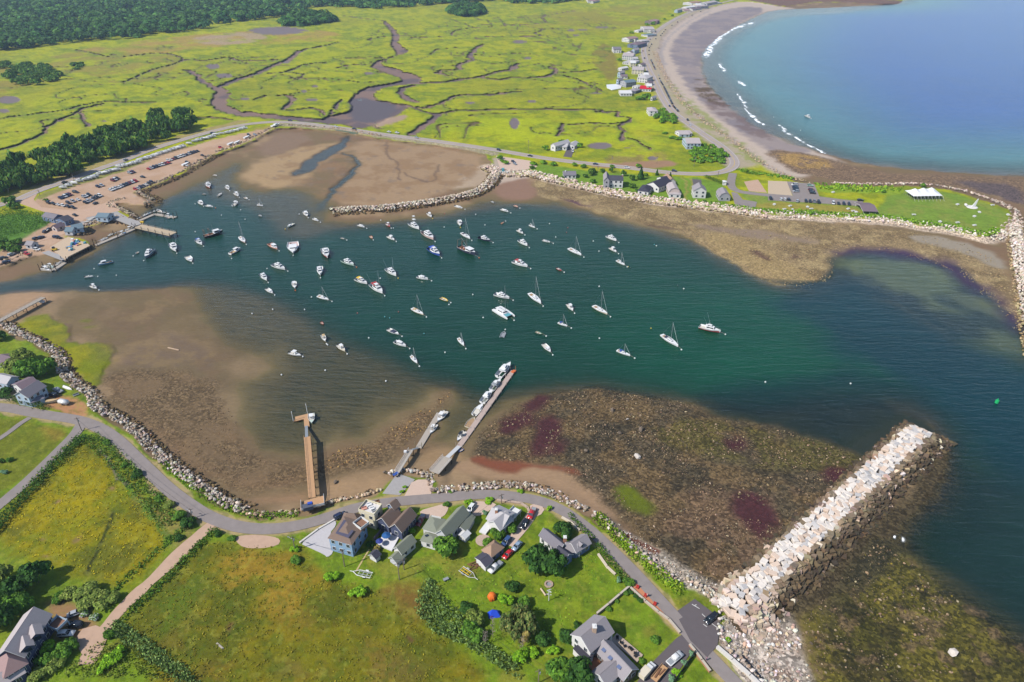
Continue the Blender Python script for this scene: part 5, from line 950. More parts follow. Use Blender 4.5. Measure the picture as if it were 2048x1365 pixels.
q0, q1 = P(*T('a', 30, 370), ZP+1.6), P(*T('a', 180, 330), ZP+1.6); dd = q1-q0; cc = (q0+q1)/2-o.location; MB().box((cc.x, cc.y, ZP+1.5), (dd.length, 2.2, .12), yaw(dd)).box((cc.x, cc.y, ZP), (dd.length-.3, 1.9, 1.5), yaw(dd)).build('bait_house', mat('slate_roof', (92,96,110), .8), o)
MB().box((cc.x+.6, cc.y+.8, ZP+1.62), (1.6, 1.0, .5), .3).build('tarpaulin', hue('royal', .8), o)
fl = P(*T('E', 405, 780), ZP); fe = P(*T('E', 402, 688), .8)
dv = fe-fl; s = Vector((-dv.y, dv.x, 0)).normalized()*.6; vs = [fl+s, fl-s, fe-s, fe+s]; vs = [v-o.location for v in vs]; MB().add(vs+[v-Vector((0, 0, .2)) for v in vs], [(0, 1, 2, 3), (7, 6, 5, 4), (0, 3, 7, 4), (1, 5, 6, 2)]).build('gangway', M_alu, o)
f = thing('pier_float', 'L-shaped planked float at the end of the brown wooden pier', 'float', P(*T('E', 405, 640), 0))
def floatpoly(f, pts, z, m, name='deck'):
 q = [P(*T('E', *k), z)-f.location for k in pts]; return MB().prism([(v.x, v.y) for v in q], .05, z).build(name, m, f)
floatpoly(f, [(316,650),(312,616),(418,590),(428,692),(386,692),(382,634)], .6, M_plank)
for q in ((300,654),(413,592)):
 v = P(*T('E', *q), 0)-f.location; MB().tube((v.x, v.y, -1), (v.x, v.y, 5.2), .14, n=7).cone((v.x, v.y, 5.2), .2, .3).build('mooring_pile', M_rail, f)
# short dock
Z2 = 3.2
a, b = P(*T('E', 1114, 1082), Z2), P(*T('E', 1240, 880), Z2); o = thing('short_dock', 'shorter grey dock with a bent ramp between the wooden pier and the long dock', 'dock', Vector((a.x, a.y, 0))); deck(o, 'walkway', a, b, 1.9, Z2, .2, M_oldw); piles(o, a, b, 1.9, 5, -.3, Z2, .13); rails(o, a, b, 1.9, Z2, .95, M_rail)
c = P(*T('E', 1300, 862), .7); dv = c-b; s = Vector((-dv.y, dv.x, 0)).normalized()*.55; vs = [v-o.location for v in (b+s, b-s, c-s, c+s)]; MB().add(vs+[v-Vector((0, 0, .2)) for v in vs], [(0, 1, 2, 3), (7, 6, 5, 4), (0, 3, 7, 4), (1, 5, 6, 2)]).build('gangway', M_alu, o)
d1 = P(*T('E', 1468, 584), .7); f = thing('dock_float', 'grey planked float carrying two white work skiffs', 'float', Vector((c.x, c.y, 0))); deck(f, 'deck', c, d1, 2.5, .65, .6, M_oldw); piles(f, c, d1, 2.9, 9, -1, 3.6, .11, mat('galvanised_pile', (150,140,110), .7), 'mooring_pile')
q = P(*T('E', 1195, 892), Z2+.6)-o.location; MB().box((q.x, q.y, Z2), (1.2, .9, .8)).build('dock_box', M_gel, o)
q = P(*T('E', 1118, 1075), Z2)-o.location; MB().box((q.x, q.y, Z2+.02), (2.2, 1.2, .3), .8).build('tarpaulin', hue('blue', .8), o)
# long dock
a, b = P(*T('E', 1425, 1060), 3.2), P(*T('E', 1530, 940), 3.2); o = thing('long_dock', 'long dock reaching into deep water with a row of white boats', 'dock', Vector((a.x, a.y, 0))); deck(o, 'landing', a, b, 4.2, 3.2, .25, M_oldw); piles(o, a, b, 3.8, 4, -.3, 3.0, .16); rails(o, a, b, 4.0, 3.2, 1, M_rail)
c = P(*T('E', 1625, 850), .7); dv = c-b; s = Vector((-dv.y, dv.x, 0)).normalized()*.9; vs = [v-o.location for v in (b+s, b-s, c-s, c+s)]; MB().add(vs+[v-Vector((0, 0, .2)) for v in vs], [(0, 1, 2, 3), (7, 6, 5, 4), (0, 3, 7, 4), (1, 5, 6, 2)]).build('gangway', M_rail, o)
d1 = P(*T('F', 8, 245), .7); f = thing('dock_float', 'long narrow weathered float with six boats on its left side', 'float', Vector((c.x, c.y, 0))); deck(f, 'deck', c, d1, 2.3, .65, .6, mat('pinkish_planks', (196,176,166), .9, .1, 0, .16, 2.5, (.4,4,1))); piles(f, c, d1, 2.8, 5.5, -1, 2.2, .1, M_oldw, 'mooring_pile')
q = P(*T('F', 12, 255), .7)-f.location; MB().box((q.x, q.y, .66), (2.2, 1.6, .35), .9).tube((q.x+1, q.y+.5, .65), (q.x+1, q.y+.5, 3.6), .07).build('red_fuel_box', hue('orange'), f)
# left private pier
a, b = P(*T('A', -60, 1235), 3.4), P(*T('A', 345, 1020), 3.4); o = thing('grey_pier', 'old grey pier on thin legs over the sand at the left edge', 'pier', Vector((b.x, b.y, 0))); deck(o, 'walkway', a, b, 3.0, 3.4, .35, M_oldw); piles(o, a, b, 2.8, 5.5, -.2, 3.2, .17); rails(o, a, b, 3.0, 3.4, .9, M_oldw)
q = P(*T('A', 333, 1050), 2)-o.location; MB().box((q.x, q.y, 1.2), (2.4, 1.6, .9)).build('white_skiff_cradle', M_gel, o)
# fishing pier
a, b = P(*T('A', 880, 350), 3.0), P(*T('A', 1110, 440), 3.0); o = thing('fishing_pier', 'wide concrete-decked fishing pier in front of the blue-grey sheds', 'pier', Vector((b.x, b.y, 0))); deck(o, 'approach', a, b, 7, 3.0, .7, M_grav); c, d1 = P(*T('A', 1105, 448), 3.0), P(*T('A', 1385, 512), 3.0)
deck(o, 'pier_head', c, d1, 6.0, 2.98, .6, mat('tan_concrete', (198,178,150), .9)); piles(o, c, d1, 5.8, 6, -2, 4.6, .22); piles(o, a+(b-a)*.5, b, 6.4, 6, -1, 2.6, .2); rails(o, c, d1, 5.6, 2.98, .9, M_oldw)
q = P(*T('A', 1140, 430), 2.5)-o.location; MB().box((q.x, q.y, 3.0), (2.2, 1.5, 1.1)).build('yellow_hoist', M_ylw, o)
for nm, pts, lab in (('float', [(1100,412),(1240,352),(1405,380)], 'L-shaped float beside the fishing pier crowded with small boats'), ('float', [(765,602),(928,534),(1078,470)], 'straight float below the riprap lined with small boats'), ('float', [(335,792),(430,800),(520,740)], 'short float under the wharf ramp at the far left')):
 q = [P(*T('A', *k), .6) for k in pts]; f = thing('harbour_float', lab, 'float', Vector((q[0].x, q[0].y, 0)))
 for u, v in zip(q, q[1:]): deck(f, 'deck', u, v, 2.8, .6 if u is q[0] else .597, .55, M_oldw); piles(f, u, v, 3.2, 9, -1.5, 4.6, .18, None, 'mooring_pile')
wp = [(400,618),(545,535),(590,548),(700,588),(720,606),(545,695),(520,720)]; q = [P(*T('A', *k), 3.0) for k in wp]; o = thing('fishing_wharf', 'wooden fishing wharf stacked with gear above dark pilings', 'wharf', Vector((q[0].x, q[0].y, 0)))
MB().prism([(v.x-o.location.x, v.y-o.location.y) for v in q], 2.3, 3.0).build('deck', mat('sandy_deck', (208,184,156), .9), o); piles(o, q[5], q[4], .5, 2.2, -2.5, 2.9, .2); piles(o, q[5]+Vector((0,4,0)), q[4]+Vector((0,4,0)), .5, 4, -2.5, 2.4, .2)
a, b = P(*T('A', 362, 655), 2.9), P(*T('A', 520, 715), 2.9); deck(o, 'ramp', a, b, 4, 2.95, .4, M_grav)
gr = random.Random(4)
GEAR = []
for i in range(26):
 x, y = gr.uniform(540, 700), gr.uniform(560, 640)
 if y > 700-.4*x+262 or x < 560 and y < 600: pass
 p = P(*T('A', gr.uniform(575, 690), gr.uniform(560, 610)) if i < 17 else T('A', gr.uniform(530, 580), gr.uniform(615, 650)), 3.0); cc = gr.choice(['blue', 'white', 'teal', 'yellow', 'grey', 'salmon', 'sky'])
 t = MB().box((0, 0, 0), (gr.uniform(1, 2.2), gr.uniform(.8, 1.6), gr.uniform(.6, 1.5)), gr.uniform(0, 3)); tz = t.build('lobster_trap_stack', hue(cc, .9)); tz.location = p; tag(tz, 'stack of lobster traps and fish totes on the fishing wharf', 'fishing gear', 'gear stacked on the fishing wharf')
t = thing('loader', 'yellow loader parked on the fishing wharf', 'vehicle', P(*T('A', 440, 648), 2.6)); MB().box((0, 0, .5), (3, 1.6, 1.2)).build('body', M_ylw, t); MB().box((-.4, 0, 1.7), (1.3, 1.4, 1.1), taper=.85).build('cab', M_glass, t)
for sx in (-1, 1):
 for sy in (-1, 1): MB().tube((sx*.9, sy*.9-.15, .5), (sx*.9, sy*.9+.15, .5), .5, n=10).build('wheel', M_blk, t)
# ------------------------------------------------------------------ houses
M_trim = mat('white_trim', (238,238,236), .6, .3, 0, .04); M_pane = mat('window_glass', (46,58,74), .12, .6, 0, .1); M_brick = mat('chimney_brick', (190,140,112), .9, .1, 0, .2, 3); M_door = mat('painted_door', (96,72,62), .6, .3)
def roofm(n, c): return mat('shingle_'+n, c, .95, .1, 0, .13, 2.2, (1,1,1))
RF = {'brown': (140,120,108), 'grey': (162,156,160), 'pale': (196,192,194), 'green': (146,150,134), 'dark': (84,84,96), 'tan': (176,146,124), 'slate': (134,130,138), 'black': (72,72,86), 'red': (214,40,60), 'lilac': (150,134,150), 'weathered': (192,182,182), 'bluegrey': (120,140,152), 'white': (226,226,226), 'rust': (150,104,92)}
WL = {'white': (236,234,232), 'blue': (150,182,214), 'cream': (238,228,196), 'navy': (84,92,120), 'grey': (178,178,184), 'tan': (214,190,166), 'shingle': (128,112,104), 'sky': (186,206,224), 'pink': (222,204,196), 'slateblue': (112,132,164), 'pale': (214,214,220)}
def wallm(n): return mat('clapboard_'+n, WL[n], .8, .2, 0, .07, 1.2, (.3,.3,7))
def house(name, label, cat, base, group=None):
 return thing(name, label, cat, Vector((base.x, base.y, base.z)), 0, group)
def frame_of(A, B, C, ze):
 a, b, c = P(*A, ze), P(*B, ze), P(*C, ze); u = b-a; L = u.length; u = u.normalized(); v = Vector((-u.y, u.x, 0)); w_ = (c-a).dot(v)
 if w_ < 0: v = -v; w_ = -w_
 return a, u, v, L, w_
def block(o, A, B, C, ze, wall, roof, kind='gable', ridge='u', rise=2.2, over=.35, win=True, stor=None, z0=None, far=False, posts=False, world=None):
 a, u, v, L, W = world or frame_of(A, B, C, ze); z0 = o.location.z-.15 if z0 is None else z0; off = o.location
 if ridge == 'v': a, u, v, L, W = a, v, u, W, L
 def q(s, t, z): p = a+u*s+v*t; return Vector((p.x-off.x, p.y-off.y, z-off.z))
 nrm = u.cross(v).z
 w = MB(); h0 = [q(0, 0, z0), q(L, 0, z0), q(L, W, z0), q(0, W, z0)]; h1 = [q(0, 0, ze), q(L, 0, ze), q(L, W, ze), q(0, W, ze)]
 fs = [(0, 1, 5, 4), (1, 2, 6, 5), (2, 3, 7, 6), (3, 0, 4, 7)]
 if posts:
  for s in np.linspace(.3, L-.3, max(2, int(L/3))):
   for t in (.3, W-.3): p = q(s, t, z0); w.tube(p, q(s, t, ze), .12, n=5)
  w.build('post', wall, o)
 else:
  w.add(h0+h1, fs)
  if kind == 'gable': w.add([h1[0], h1[3], q(0, W/2, ze+rise), h1[1], h1[2], q(L, W/2, ze+rise)], [(0, 1, 2), (3, 4, 5)])
  if kind == 'gambrel':
   for s in (0, L): w.add([q(s, 0, ze), q(s, W, ze), q(s, W*.84, ze+rise*.62), q(s, W/2, ze+rise), q(s, W*.16, ze+rise*.62)], [(0, 1, 2, 3, 4)])
  w.build('wall', wall, o)
 ov = over; r = MB(); th = .16
 def slab(p):
  n = (Vector(p[1])-Vector(p[0])).cross(Vector(p[-1])-Vector(p[0])).normalized(); n = n if n.z > 0 else -n
  k = len(p); r.add([Vector(x) for x in p]+[Vector(x)+n*th for x in p], [tuple(range(k)), tuple(range(2*k-1, k-1, -1))]+[(i, (i+1) % k, k+(i+1) % k, k+i) for i in range(k)])
 if kind == 'gable':
  d = ov*rise/(W/2)
  for s in (0, 1):
   e = -ov if s == 0 else W+ov; slab([q(-ov, e, ze-d+.02), q(L+ov, e, ze-d+.02), q(L+ov, W/2, ze+rise+.02), q(-ov, W/2, ze+rise+.02)])
 elif kind == 'gambrel':
  for t0, z_0, t1, z_1 in ((-ov*.5, ze-.2, W*.16, ze+rise*.62), (W*.16, ze+rise*.62, W/2, ze+rise)):
   slab([q(-ov, t0, z_0+.03), q(L+ov, t0, z_0+.03), q(L+ov, t1, z_1+.03), q(-ov, t1, z_1+.03)]); slab([q(-ov, W-t0, z_0+.03), q(L+ov, W-t0, z_0+.03), q(L+ov, W-t1, z_1+.03), q(-ov, W-t1, z_1+.03)])
 elif kind == 'hip':
  m = min(W, L)/2; e = .0
  E = [q(-ov, -ov, ze), q(L+ov, -ov, ze), q(L+ov, W+ov, ze), q(-ov, W+ov, ze)]
  R0, R1 = (q(m, W/2, ze+rise), q(L-m, W/2, ze+rise)) if L >= W else (q(L/2, m, ze+rise), q(L/2, W-m, ze+rise))
  if L >= W: fs = [(0, 1, 5, 4), (1, 2, 5), (2, 3, 4, 5), (3, 0, 4)]
  else: fs = [(0, 1, 4), (1, 2, 5, 4), (2, 3, 5), (3, 0, 4, 5)]
  r.add(E+[R0, R1], fs+[(3, 2, 1, 0)])
 else:
  r.prism([tuple(q(*k, ze))[:2] for k in ((-.1, -.1), (L+.1, -.1), (L+.1, W+.1), (-.1, W+.1))], ze-off.z, ze-off.z+.18)
 ro = r.build('roof', roof, o)
 if kind in ('gable',) and not far:
  for s in (-ov-.02, L+ov+.02):
   t = MB()
   for e, sg in ((-ov, 1), (W+ov, -1)):
    d = ov*rise/(W/2); t.tube(q(s, e, ze-d+.05), q(s, W/2, ze+rise+.08), .09, n=4)
   t.build('trim', M_trim, ro)
 if win and not posts:
  ns = stor or max(1, int((ze-z0)/2.6)); hh = (ze-z0)/ns
  for (s0, t0, s1, t1) in ((0, 0, L, 0), (L, 0, L, W), (L, W, 0, W), (0, W, 0, 0)):
   d = Vector((u*(s1-s0)+v*(t1-t0))); ln = d.length; d.normalize(); n = Vector((d.y, -d.x, 0)); ctr = a+u*((s0+s1)/2)+v*((t0+t1)/2)
   if n.dot((a+u*L/2+v*W/2)-ctr) > 0: n = -n
   if far and n.dot(ctr) > 0: continue
   k = max(1, int(ln/(2.6 if not far else 3.2)))
   for st_ in range(ns):
    for i in range(k):
     p = a+u*s0+v*t0+d*(ln*(i+.5)/k); zc = z0+hh*(st_+.56); pc = Vector((p.x-off.x, p.y-off.y, zc-off.z)); ww, wh = (1.15, 1.35) if not far else (1.5, 1.4)
     fr = MB().box((pc+n*.03)-Vector((0, 0, wh/2+.1)), (ww+.24, .1, wh+.2), yaw(d)).build('window', M_trim, o)
     if not far: MB().box((pc+n*.06)-Vector((0, 0, wh/2)), (ww*.46, .08, wh), yaw(d)).v
     pn = MB()
     for sg in ((-1, 1) if not far else (0,)):
      cpos = pc+n*.06+d*(sg*ww*.26)-Vector((0, 0, wh/2)); pn.box(cpos, (ww*(.46 if sg else .95), .09, wh), yaw(d))
     pn.build('pane', M_pane, fr)
  # a door on the side facing the camera most
 return a, u, v, L, W, q
def chimney(o, px, z, s=.9, h=1.8, m=None):
 p = P(*px, z)-o.location; b = MB().box((p.x, p.y, p.z-h), (s, s*1.2, h)).build('chimney', m or M_brick, o); MB().box((p.x, p.y, p.z), (s*1.15, s*1.35, .12)).box((p.x, p.y, p.z+.1), (s*.5, s*.6, .15)).build('cap', M_trim, b)
def door(o, px, facing, z=None):
 p = P(*px, o.location.z+1)-o.location; MB().box((p.x, p.y, 0.1), (1.0, .14, 2.1), facing).build('door', M_door, o)
def cornerbase(t, p, z=None): q = P(*T(t, *p), 2.35 if z is None else z); return q
def ta(t, *pts): return [T(t, *p) for p in pts]
G = 2.35
def dormer(o, px, z, rz, wdt=2.4, ln=2.6, h=1.5, wall='grey', roof='weathered'):
 p = P(*px, z)-o.location; ca, sa = math.cos(rz), math.sin(rz)
 def q(x, y, zz): return (p.x+x*ca-y*sa, p.y+x*sa+y*ca, p.z+zz)
 b = MB().add([q(0, -wdt/2, -h), q(0, wdt/2, -h), q(0, wdt/2, 0), q(0, 0, wdt*.35), q(0, -wdt/2, 0), q(-ln, -wdt/2, -h), q(-ln, wdt/2, -h), q(-ln, wdt/2, 0), q(-ln, 0, wdt*.35), q(-ln, -wdt/2, 0)], [(0, 1, 2, 3, 4), (0, 4, 9, 5), (1, 6, 7, 2), (5, 9, 8, 7, 6)]).build('dormer', wallm(wall), o)
 MB().add([q(.25, -wdt/2-.25, -.1), q(.25, 0, wdt*.38), q(-ln, 0, wdt*.38), q(-ln, -wdt/2-.25, -.1), q(.25, wdt/2+.25, -.1), q(-ln, wdt/2+.25, -.1)], [(0, 1, 2, 3), (1, 4, 5, 2)]).build('dormer_roof', roofm(roof, RF[roof]), b)
 c = q(.04, 0, -h*.85); MB().box(c, (.1, wdt*.55, h*.8), rz).build('window', M_pane, b)
B_ = lambda o, t, A, B, C, *k, **kw: block(o, T(t, *A), T(t, *B), T(t, *C), *k, **kw)
# blue house
o = house('house', 'tall light blue house with a brown hip roof and recessed roof deck', 'house', cornerbase('a', (640,960)))
B_(o, 'a', (393,792), (700,880), (928,602), 8.2, wallm('blue'), roofm('brown', RF['brown']), 'hip', rise=2.1, stor=2)
B_(o, 'a', (575,545), (790,560), (800,470), 7.2, wallm('blue'), roofm('brown', RF['brown']), 'hip', rise=1.8, win=False)
sp0 = [P(*T('a', *k), 9.35) for k in ((600,545), (690,600), (650,660), (735,700), (660,800), (485,735))]
MB().add([v-o.location+Vector((0, 0, .12+.5*0)) for v in sp0], [(0, 1, 2, 3, 4, 5)]).build('solar_panel', mat('solar_glass', (98,94,112), .3, .5, 0, .08), o)
a, u, v, L, W = frame_of(T('a', 730,625), T('a', 835,700), T('a', 925,600), 8.6); off = o.location
MB().prism([tuple(a+u*s+v*t-off)[:2] for s, t in ((0, 0), (L, 0), (L, W), (0, W))], 6.0, 6.9).build('roof_deck', mat('deck_planks', (150,112,90), .9), o)
rl = MB(); cs = [a, a+u*L, a+u*L+v*W, a+v*W]
for i in range(4): p, q = cs[i]-off, cs[(i+1) % 4]-off; c = (p+q)/2; rl.box((c.x, c.y, 6.7), ((q-p).length, .14, 1.1), yaw(q-p))
rl.build('parapet', M_trim, o)
p = P(*T('a', 690,905), 5.5)-off; MB().box((p.x, p.y, 1.0), (1.6, 1.6, 5.0), .8).build('bay_window', M_trim, o)
# cream house with roof terrace
o = house('house', 'cream stucco house with a white furnished roof terrace', 'house', cornerbase('a', (1000,600)))
B_(o, 'a', (800,425), (1015,492), (1125,358), 8.8, wallm('cream'), mat('white_terrace', (232,228,226), .8), 'flat', stor=2)
for i, (x, y, c, s) in enumerate([(950,345,'white',1.6),(880,400,'rust',1.9),(990,400,'white',1.4),(1010,430,'grey',1.3),(1060,310,'brown',1.6)]):
 p = P(*T('a', x, y), 9.0); f = thing('terrace_seat', f'{c} cushioned seat on the cream house terrace, {ORD[i+1]} from the left', 'furniture', p, .5, 'terrace seats'); MB().box((0, 0, 0), (s, s*.6, .4)).build('seat', hue({'rust': 'salmon', 'brown': 'brown'}.get(c, c), .9), f); MB().box((0, s*.25, .4), (s, .15, .4)).build('backrest', hue({'rust': 'salmon'}.get(c, c), .9), f)
pr = MB(); a, u, v, L, W = frame_of(T('a', 800,425), T('a', 1015,492), T('a', 1125,358), 8.8); cs = [a, a+u*L, a+u*L+v*W, a+v*W]
for i in range(4): p, q = cs[i]-o.location, cs[(i+1) % 4]-o.location; c = (p+q)/2; pr.box((c.x, c.y, 6.62), ((q-p).length, .16, .8), yaw(q-p))
pr.build('parapet', wallm('cream'), o)
# navy twin-gabled house
o = house('house', 'navy house with two parallel brown gables and white trim', 'house', cornerbase('a', (1300,650)))
B_(o, 'a', (1058,548), (1208,625), (1290,425), 6.4, wallm('navy'), roofm('brown', RF['brown']), 'gable', 'v', 2.4); B_(o, 'a', (1235,640), (1388,705), (1550,470), 6.4, wallm('navy'), roofm('brown', RF['brown']), 'gable', 'v', 2.4)
B_(o, 'a', (1180,560), (1310,610), (1400,470), 5.8, wallm('navy'), roofm('brown', RF['brown']), 'flat', win=False)
B_(o, 'a', (1195,345), (1285,400), (1335,325), 8.4, wallm('slateblue'), roofm('brown', RF['brown']), 'gable', 'v', 1.6)
pt = [P(*T('a', *k), 2.75) for k in ((1180,640),(1385,720),(1255,965),(1060,885))]; o = thing('patio_deck', 'bright white patio deck behind the navy twin-gabled house', 'deck', pt[0]); MB().prism([(v.x-pt[0].x, v.y-pt[0].y) for v in pt], -.7, 0).build('deck_floor', mat('white_deck', (240,238,240), .7, .2, 0, .04), o)
f0, f1 = P(*T('a', 1010,840), 2.4), P(*T('a', 1170,650), 2.4); fb = MB().box(((f0+f1)/2-pt[0]), ((f1-f0).length, .12, 1.7), yaw(f1-f0)).build('privacy_fence', mat('dark_fence', (96,94,110), .9), o)
for (x, y), c, lab in (((1185,790), (38,96,160), 'large mid-blue patio umbrella on the white deck'), ((1092,868), (44,62,140), 'smaller dark blue patio umbrella on the white deck')):
 p = P(*T('a', x, y+25), 2.76); t = thing('patio_umbrella', lab, 'umbrella', p, 0, 'patio umbrellas'); MB().tube((0, 0, 0), (0, 0, 2.5), .04).build('pole', M_alu, t); MB().cone((0, 0, 2.0), 1.55 if 'large' in lab else 1.25, .65, 10).build('canopy', mat('umbrella_'+lab.split()[1], c, .8), t)
p = P(*T('a', 1250,690), 2.76); t = thing('patio_table', 'dark patio table by the house end of the white deck', 'table', p); MB().tube((0, 0, .68), (0, 0, .76), .8, n=12).build('tabletop', M_blk, t); MB().tube((0, 0, 0), (0, 0, .7), .08).build('pedestal', M_blk, t)
# cottage beside the deck
o = house('cottage', 'narrow white cottage with a grey-green gable beside the white deck', 'cottage', cornerbase('a', (1340,1010)))
B_(o, 'a', (1282,935), (1390,1005), (1490,790), 5.2, wallm('white'), roofm('green', RF['green']), 'gable', 'v', 1.7); B_(o, 'a', (1226,1062), (1322,1125), (1392,1010), 4.4, wallm('pale'), roofm('green', RF['green']), 'gable', 'v', 1.2, win=False)
o = house('shed', 'small white shed with a dark roof behind the blue house', 'shed', cornerbase('a', (1000,1060))); B_(o, 'a', (948,1022), (1036,1072), (1060,1000), 4.3, wallm('white'), roofm('dark', RF['dark']), 'gable', 'v', 1.0, win=False)
# sage roofed long house
o = house('house', 'long white house with sage grey roofs and a side wing', 'house', cornerbase('b', (300,620)))
B_(o, 'b', (292,582), (442,652), (645,285), 6.6, wallm('pale'), roofm('green', RF['green']), 'gable', 'v', 2.3); B_(o, 'b', (112,528), (300,585), (372,400), 6.2, wallm('white'), roofm('green', RF['green']), 'hip', rise=1.0); B_(o, 'b', (82,690), (272,745), (330,600), 5.0, wallm('white'), roofm('green', RF['green']), 'hip', rise=.7)
p = P(*T('b', 160,625), 5.75)-o.location; MB().box((p.x, p.y, p.z), (1.1, .8, .1), .4).build('skylight', M_pane, o); p = P(*T('b', 290,360), 7.2)-o.location; MB().box((p.x, p.y, 3.8), (3.4, .1, 1.0), -.25).build('white_railing', M_trim, o)
o = house('garage', 'low garage with a pale green hip roof beside the long white house', 'garage', cornerbase('b', (640,560))); B_(o, 'b', (562,522), (702,562), (800,372), 4.9, wallm('pale'), roofm('green', RF['green']), 'gable', 'v', 1.2, win=False)
p = P(*T('b', 590,545), 2.6)-o.location; MB().box((p.x, p.y, 0), (2.6, .3, 2.0), -.3).build('garage_door', hue('salmon', .7), o)
o = house('shed', 'white shed with a flat pale roof at the end of the green-roofed garage', 'shed', cornerbase('b', (650,650))); B_(o, 'b', (598,610), (684,660), (730,585), 4.4, wallm('white'), roofm('white', RF['white']), 'gable', 'v', .6, win=False)
# pale cross-gabled house
o = house('house', 'white house with pale grey cross gables and a brick chimney', 'house', cornerbase('b', (1150,480)))
B_(o, 'b', (985,395), (1195,500), (1335,310), 6.2, wallm('white'), roofm('pale', RF['pale']), 'gable', 'u', 1.9); B_(o, 'b', (1010,440), (1160,545), (1290,385), 6.0, wallm('white'), roofm('pale', RF['pale']), 'gable', 'v', 2.2)
chimney(o, T('b', 1110,265), 9.2, .9, 3); p = P(*T('b', 1330,320), 5.2)-o.location; MB().box((p.x, p.y, 2.2), (3.4, 6.4, .25), -.62).build('porch_deck', M_trim, o)
rl = MB()
for s in (-1, 1): rl.box((p.x+math.cos(-.62)*s*1.6, p.y+math.sin(-.62)*s*1.6, 2.4), (.1, 6.2, .9), -.62)
rl.build('railing', M_trim, o); [MB().tube((p.x+math.cos(-.62)*1.5+math.sin(.62)*k, p.y+math.sin(-.62)*1.5+math.cos(.62)*k, 0), (p.x+math.cos(-.62)*1.5+math.sin(.62)*k, p.y+math.sin(-.62)*1.5+math.cos(.62)*k, 2.2), .09).build('post', M_trim, o) for k in (-2.6, 0, 2.6)]
p = P(*T('b', 970,520), 3)-o.location; MB().box((p.x, p.y, .1), (2.6, 5, .6), -.5).build('stoop', M_trim, o)
p = P(*T('b', 930,690), 2.4); t = MB().tube((0, 0, 0), (0, 0, .12), 2.6, n=14).build('round_patio', mat('fieldstone', (200,176,158), .95, .1, 0, .35, 2)); t.location = p; t['kind'] = 'structure'
# pavilion garage with tan pyramid roof
o = house('garage', 'grey garage with a tan pyramid roof and a dark front extension', 'garage', cornerbase('b', (980,900)))
B_(o, 'b', (918,822), (1040,918), (1212,790), 5.0, wallm('slateblue'), roofm('tan', RF['tan']), 'hip', rise=2.3); B_(o, 'b', (836,928), (962,1042), (1050,965), 4.7, wallm('white'), roofm('dark', RF['dark']), 'gable', 'v', .7, win=False)
# grey L-shaped house behind the big tree
o = house('house', 'grey-roofed L-shaped house half hidden by the largest tree', 'house', cornerbase('c', (960,640)))
B_(o, 'c', (545,348), (800,560), (875,450), 5.6, wallm('white'), roofm('slate', RF['slate']), 'gable', 'u', 1.7); B_(o, 'c', (1042,572), (1232,452), (1120,335), 5.4, wallm('slateblue'), roofm('grey', RF['grey']), 'gable', 'u', 1.9); B_(o, 'c', (868,700), (985,605), (900,470), 5.6, wallm('slateblue'), roofm('dark', RF['dark']), 'gable', 'v', 1.8); B_(o, 'c', (900,560), (1042,572), (930,440), 5.2, wallm('slateblue'), roofm('grey', RF['grey']), 'gable', 'u', 1.6, win=False)
chimney(o, T('c', 888,372), 8.0, 1.0, 3); dormer(o, T('c', 1120,480), 6.6, -.9, 1.6, 2, 1.0, 'slateblue', 'grey')
p = P(*T('c', 1058,610), 3)-o.location; MB().box((p.x, p.y, 2.2), (1.8, 1.8, .15), .6).build('entry_roof', M_trim, o); MB().tube((p.x+.5, p.y-.7, 0), (p.x+.5, p.y-.7, 2.2), .1).build('post', M_trim, o)
# big grey house bottom right
o = house('house', 'large grey-shingled house with a chimney, skylights and a stone terrace', 'house', cornerbase('d', (560,1000)))
B_(o, 'd', (302,712), (552,945), (830,652), 7.0, wallm('white'), roofm('grey', RF['grey']), 'gable', 'v', 2.8, stor=2); B_(o, 'd', (640,935), (1000,1325), (1128,1118), 5.4, wallm('shingle'), roofm('grey', RF['grey']), 'gable', 'u', 2.2); B_(o, 'd', (592,1222), (770,1400), (965,1200), 5.2, wallm('pale'), roofm('grey', RF['grey']), 'gable', 'v', 1.6)
B_(o, 'd', (318,905), (482,1085), (560,972), 4.8, wallm('white'), mat('tar_roof', (66,64,76), .9), 'flat', stor=1)
chimney(o, T('d', 608,600), 11.2, 1.1, 4, mat('pale_brick', (214,184,160), .9, .1, 0, .2, 3))
for x, y in ((735,928),(822,1035),(942,1160)):
 p = P(*T('d', x, y), 6.7)-o.location; MB().box((p.x, p.y, p.z), (1.2, 1.0, .2), -.85).build('skylight', mat('skylight_glass', (120,134,170), .2, .5), o)
tr_ = [P(*T('d', *k), 2.75) for k in ((912,690),(830,788),(1190,1090),(1270,990))]; t = thing('stone_terrace', 'pale stone terrace along the large grey-shingled house', 'terrace', tr_[0]); MB().prism([(v.x-tr_[0].x, v.y-tr_[0].y) for v in tr_], -.6, 0).build('paving', mat('flagstone', (198,178,160), .95, .1, 0, .22, 2), t)
for i, (x, y) in enumerate(((920,770),(975,835),(1020,880),(1085,900),(1110,925),(1160,975),(1165,1015))):
 p = P(*T('d', x, y), 2.76); t = thing('garden_chair', f'dark garden chair on the stone terrace, {ORD[i+1]} from the house', 'chair', p, i*.9, 'garden chairs on the terrace'); MB().box((0, 0, .35), (.8, .8, .12)).build('seat', M_blk, t); MB().box((0, .36, .45), (.8, .1, .6)).build('backrest', M_blk, t)
 for sx in (-.32, .32):
  for sy in (-.32, .32): MB().box((sx, sy, 0), (.07, .07, .36)).build('leg', M_blk, t)
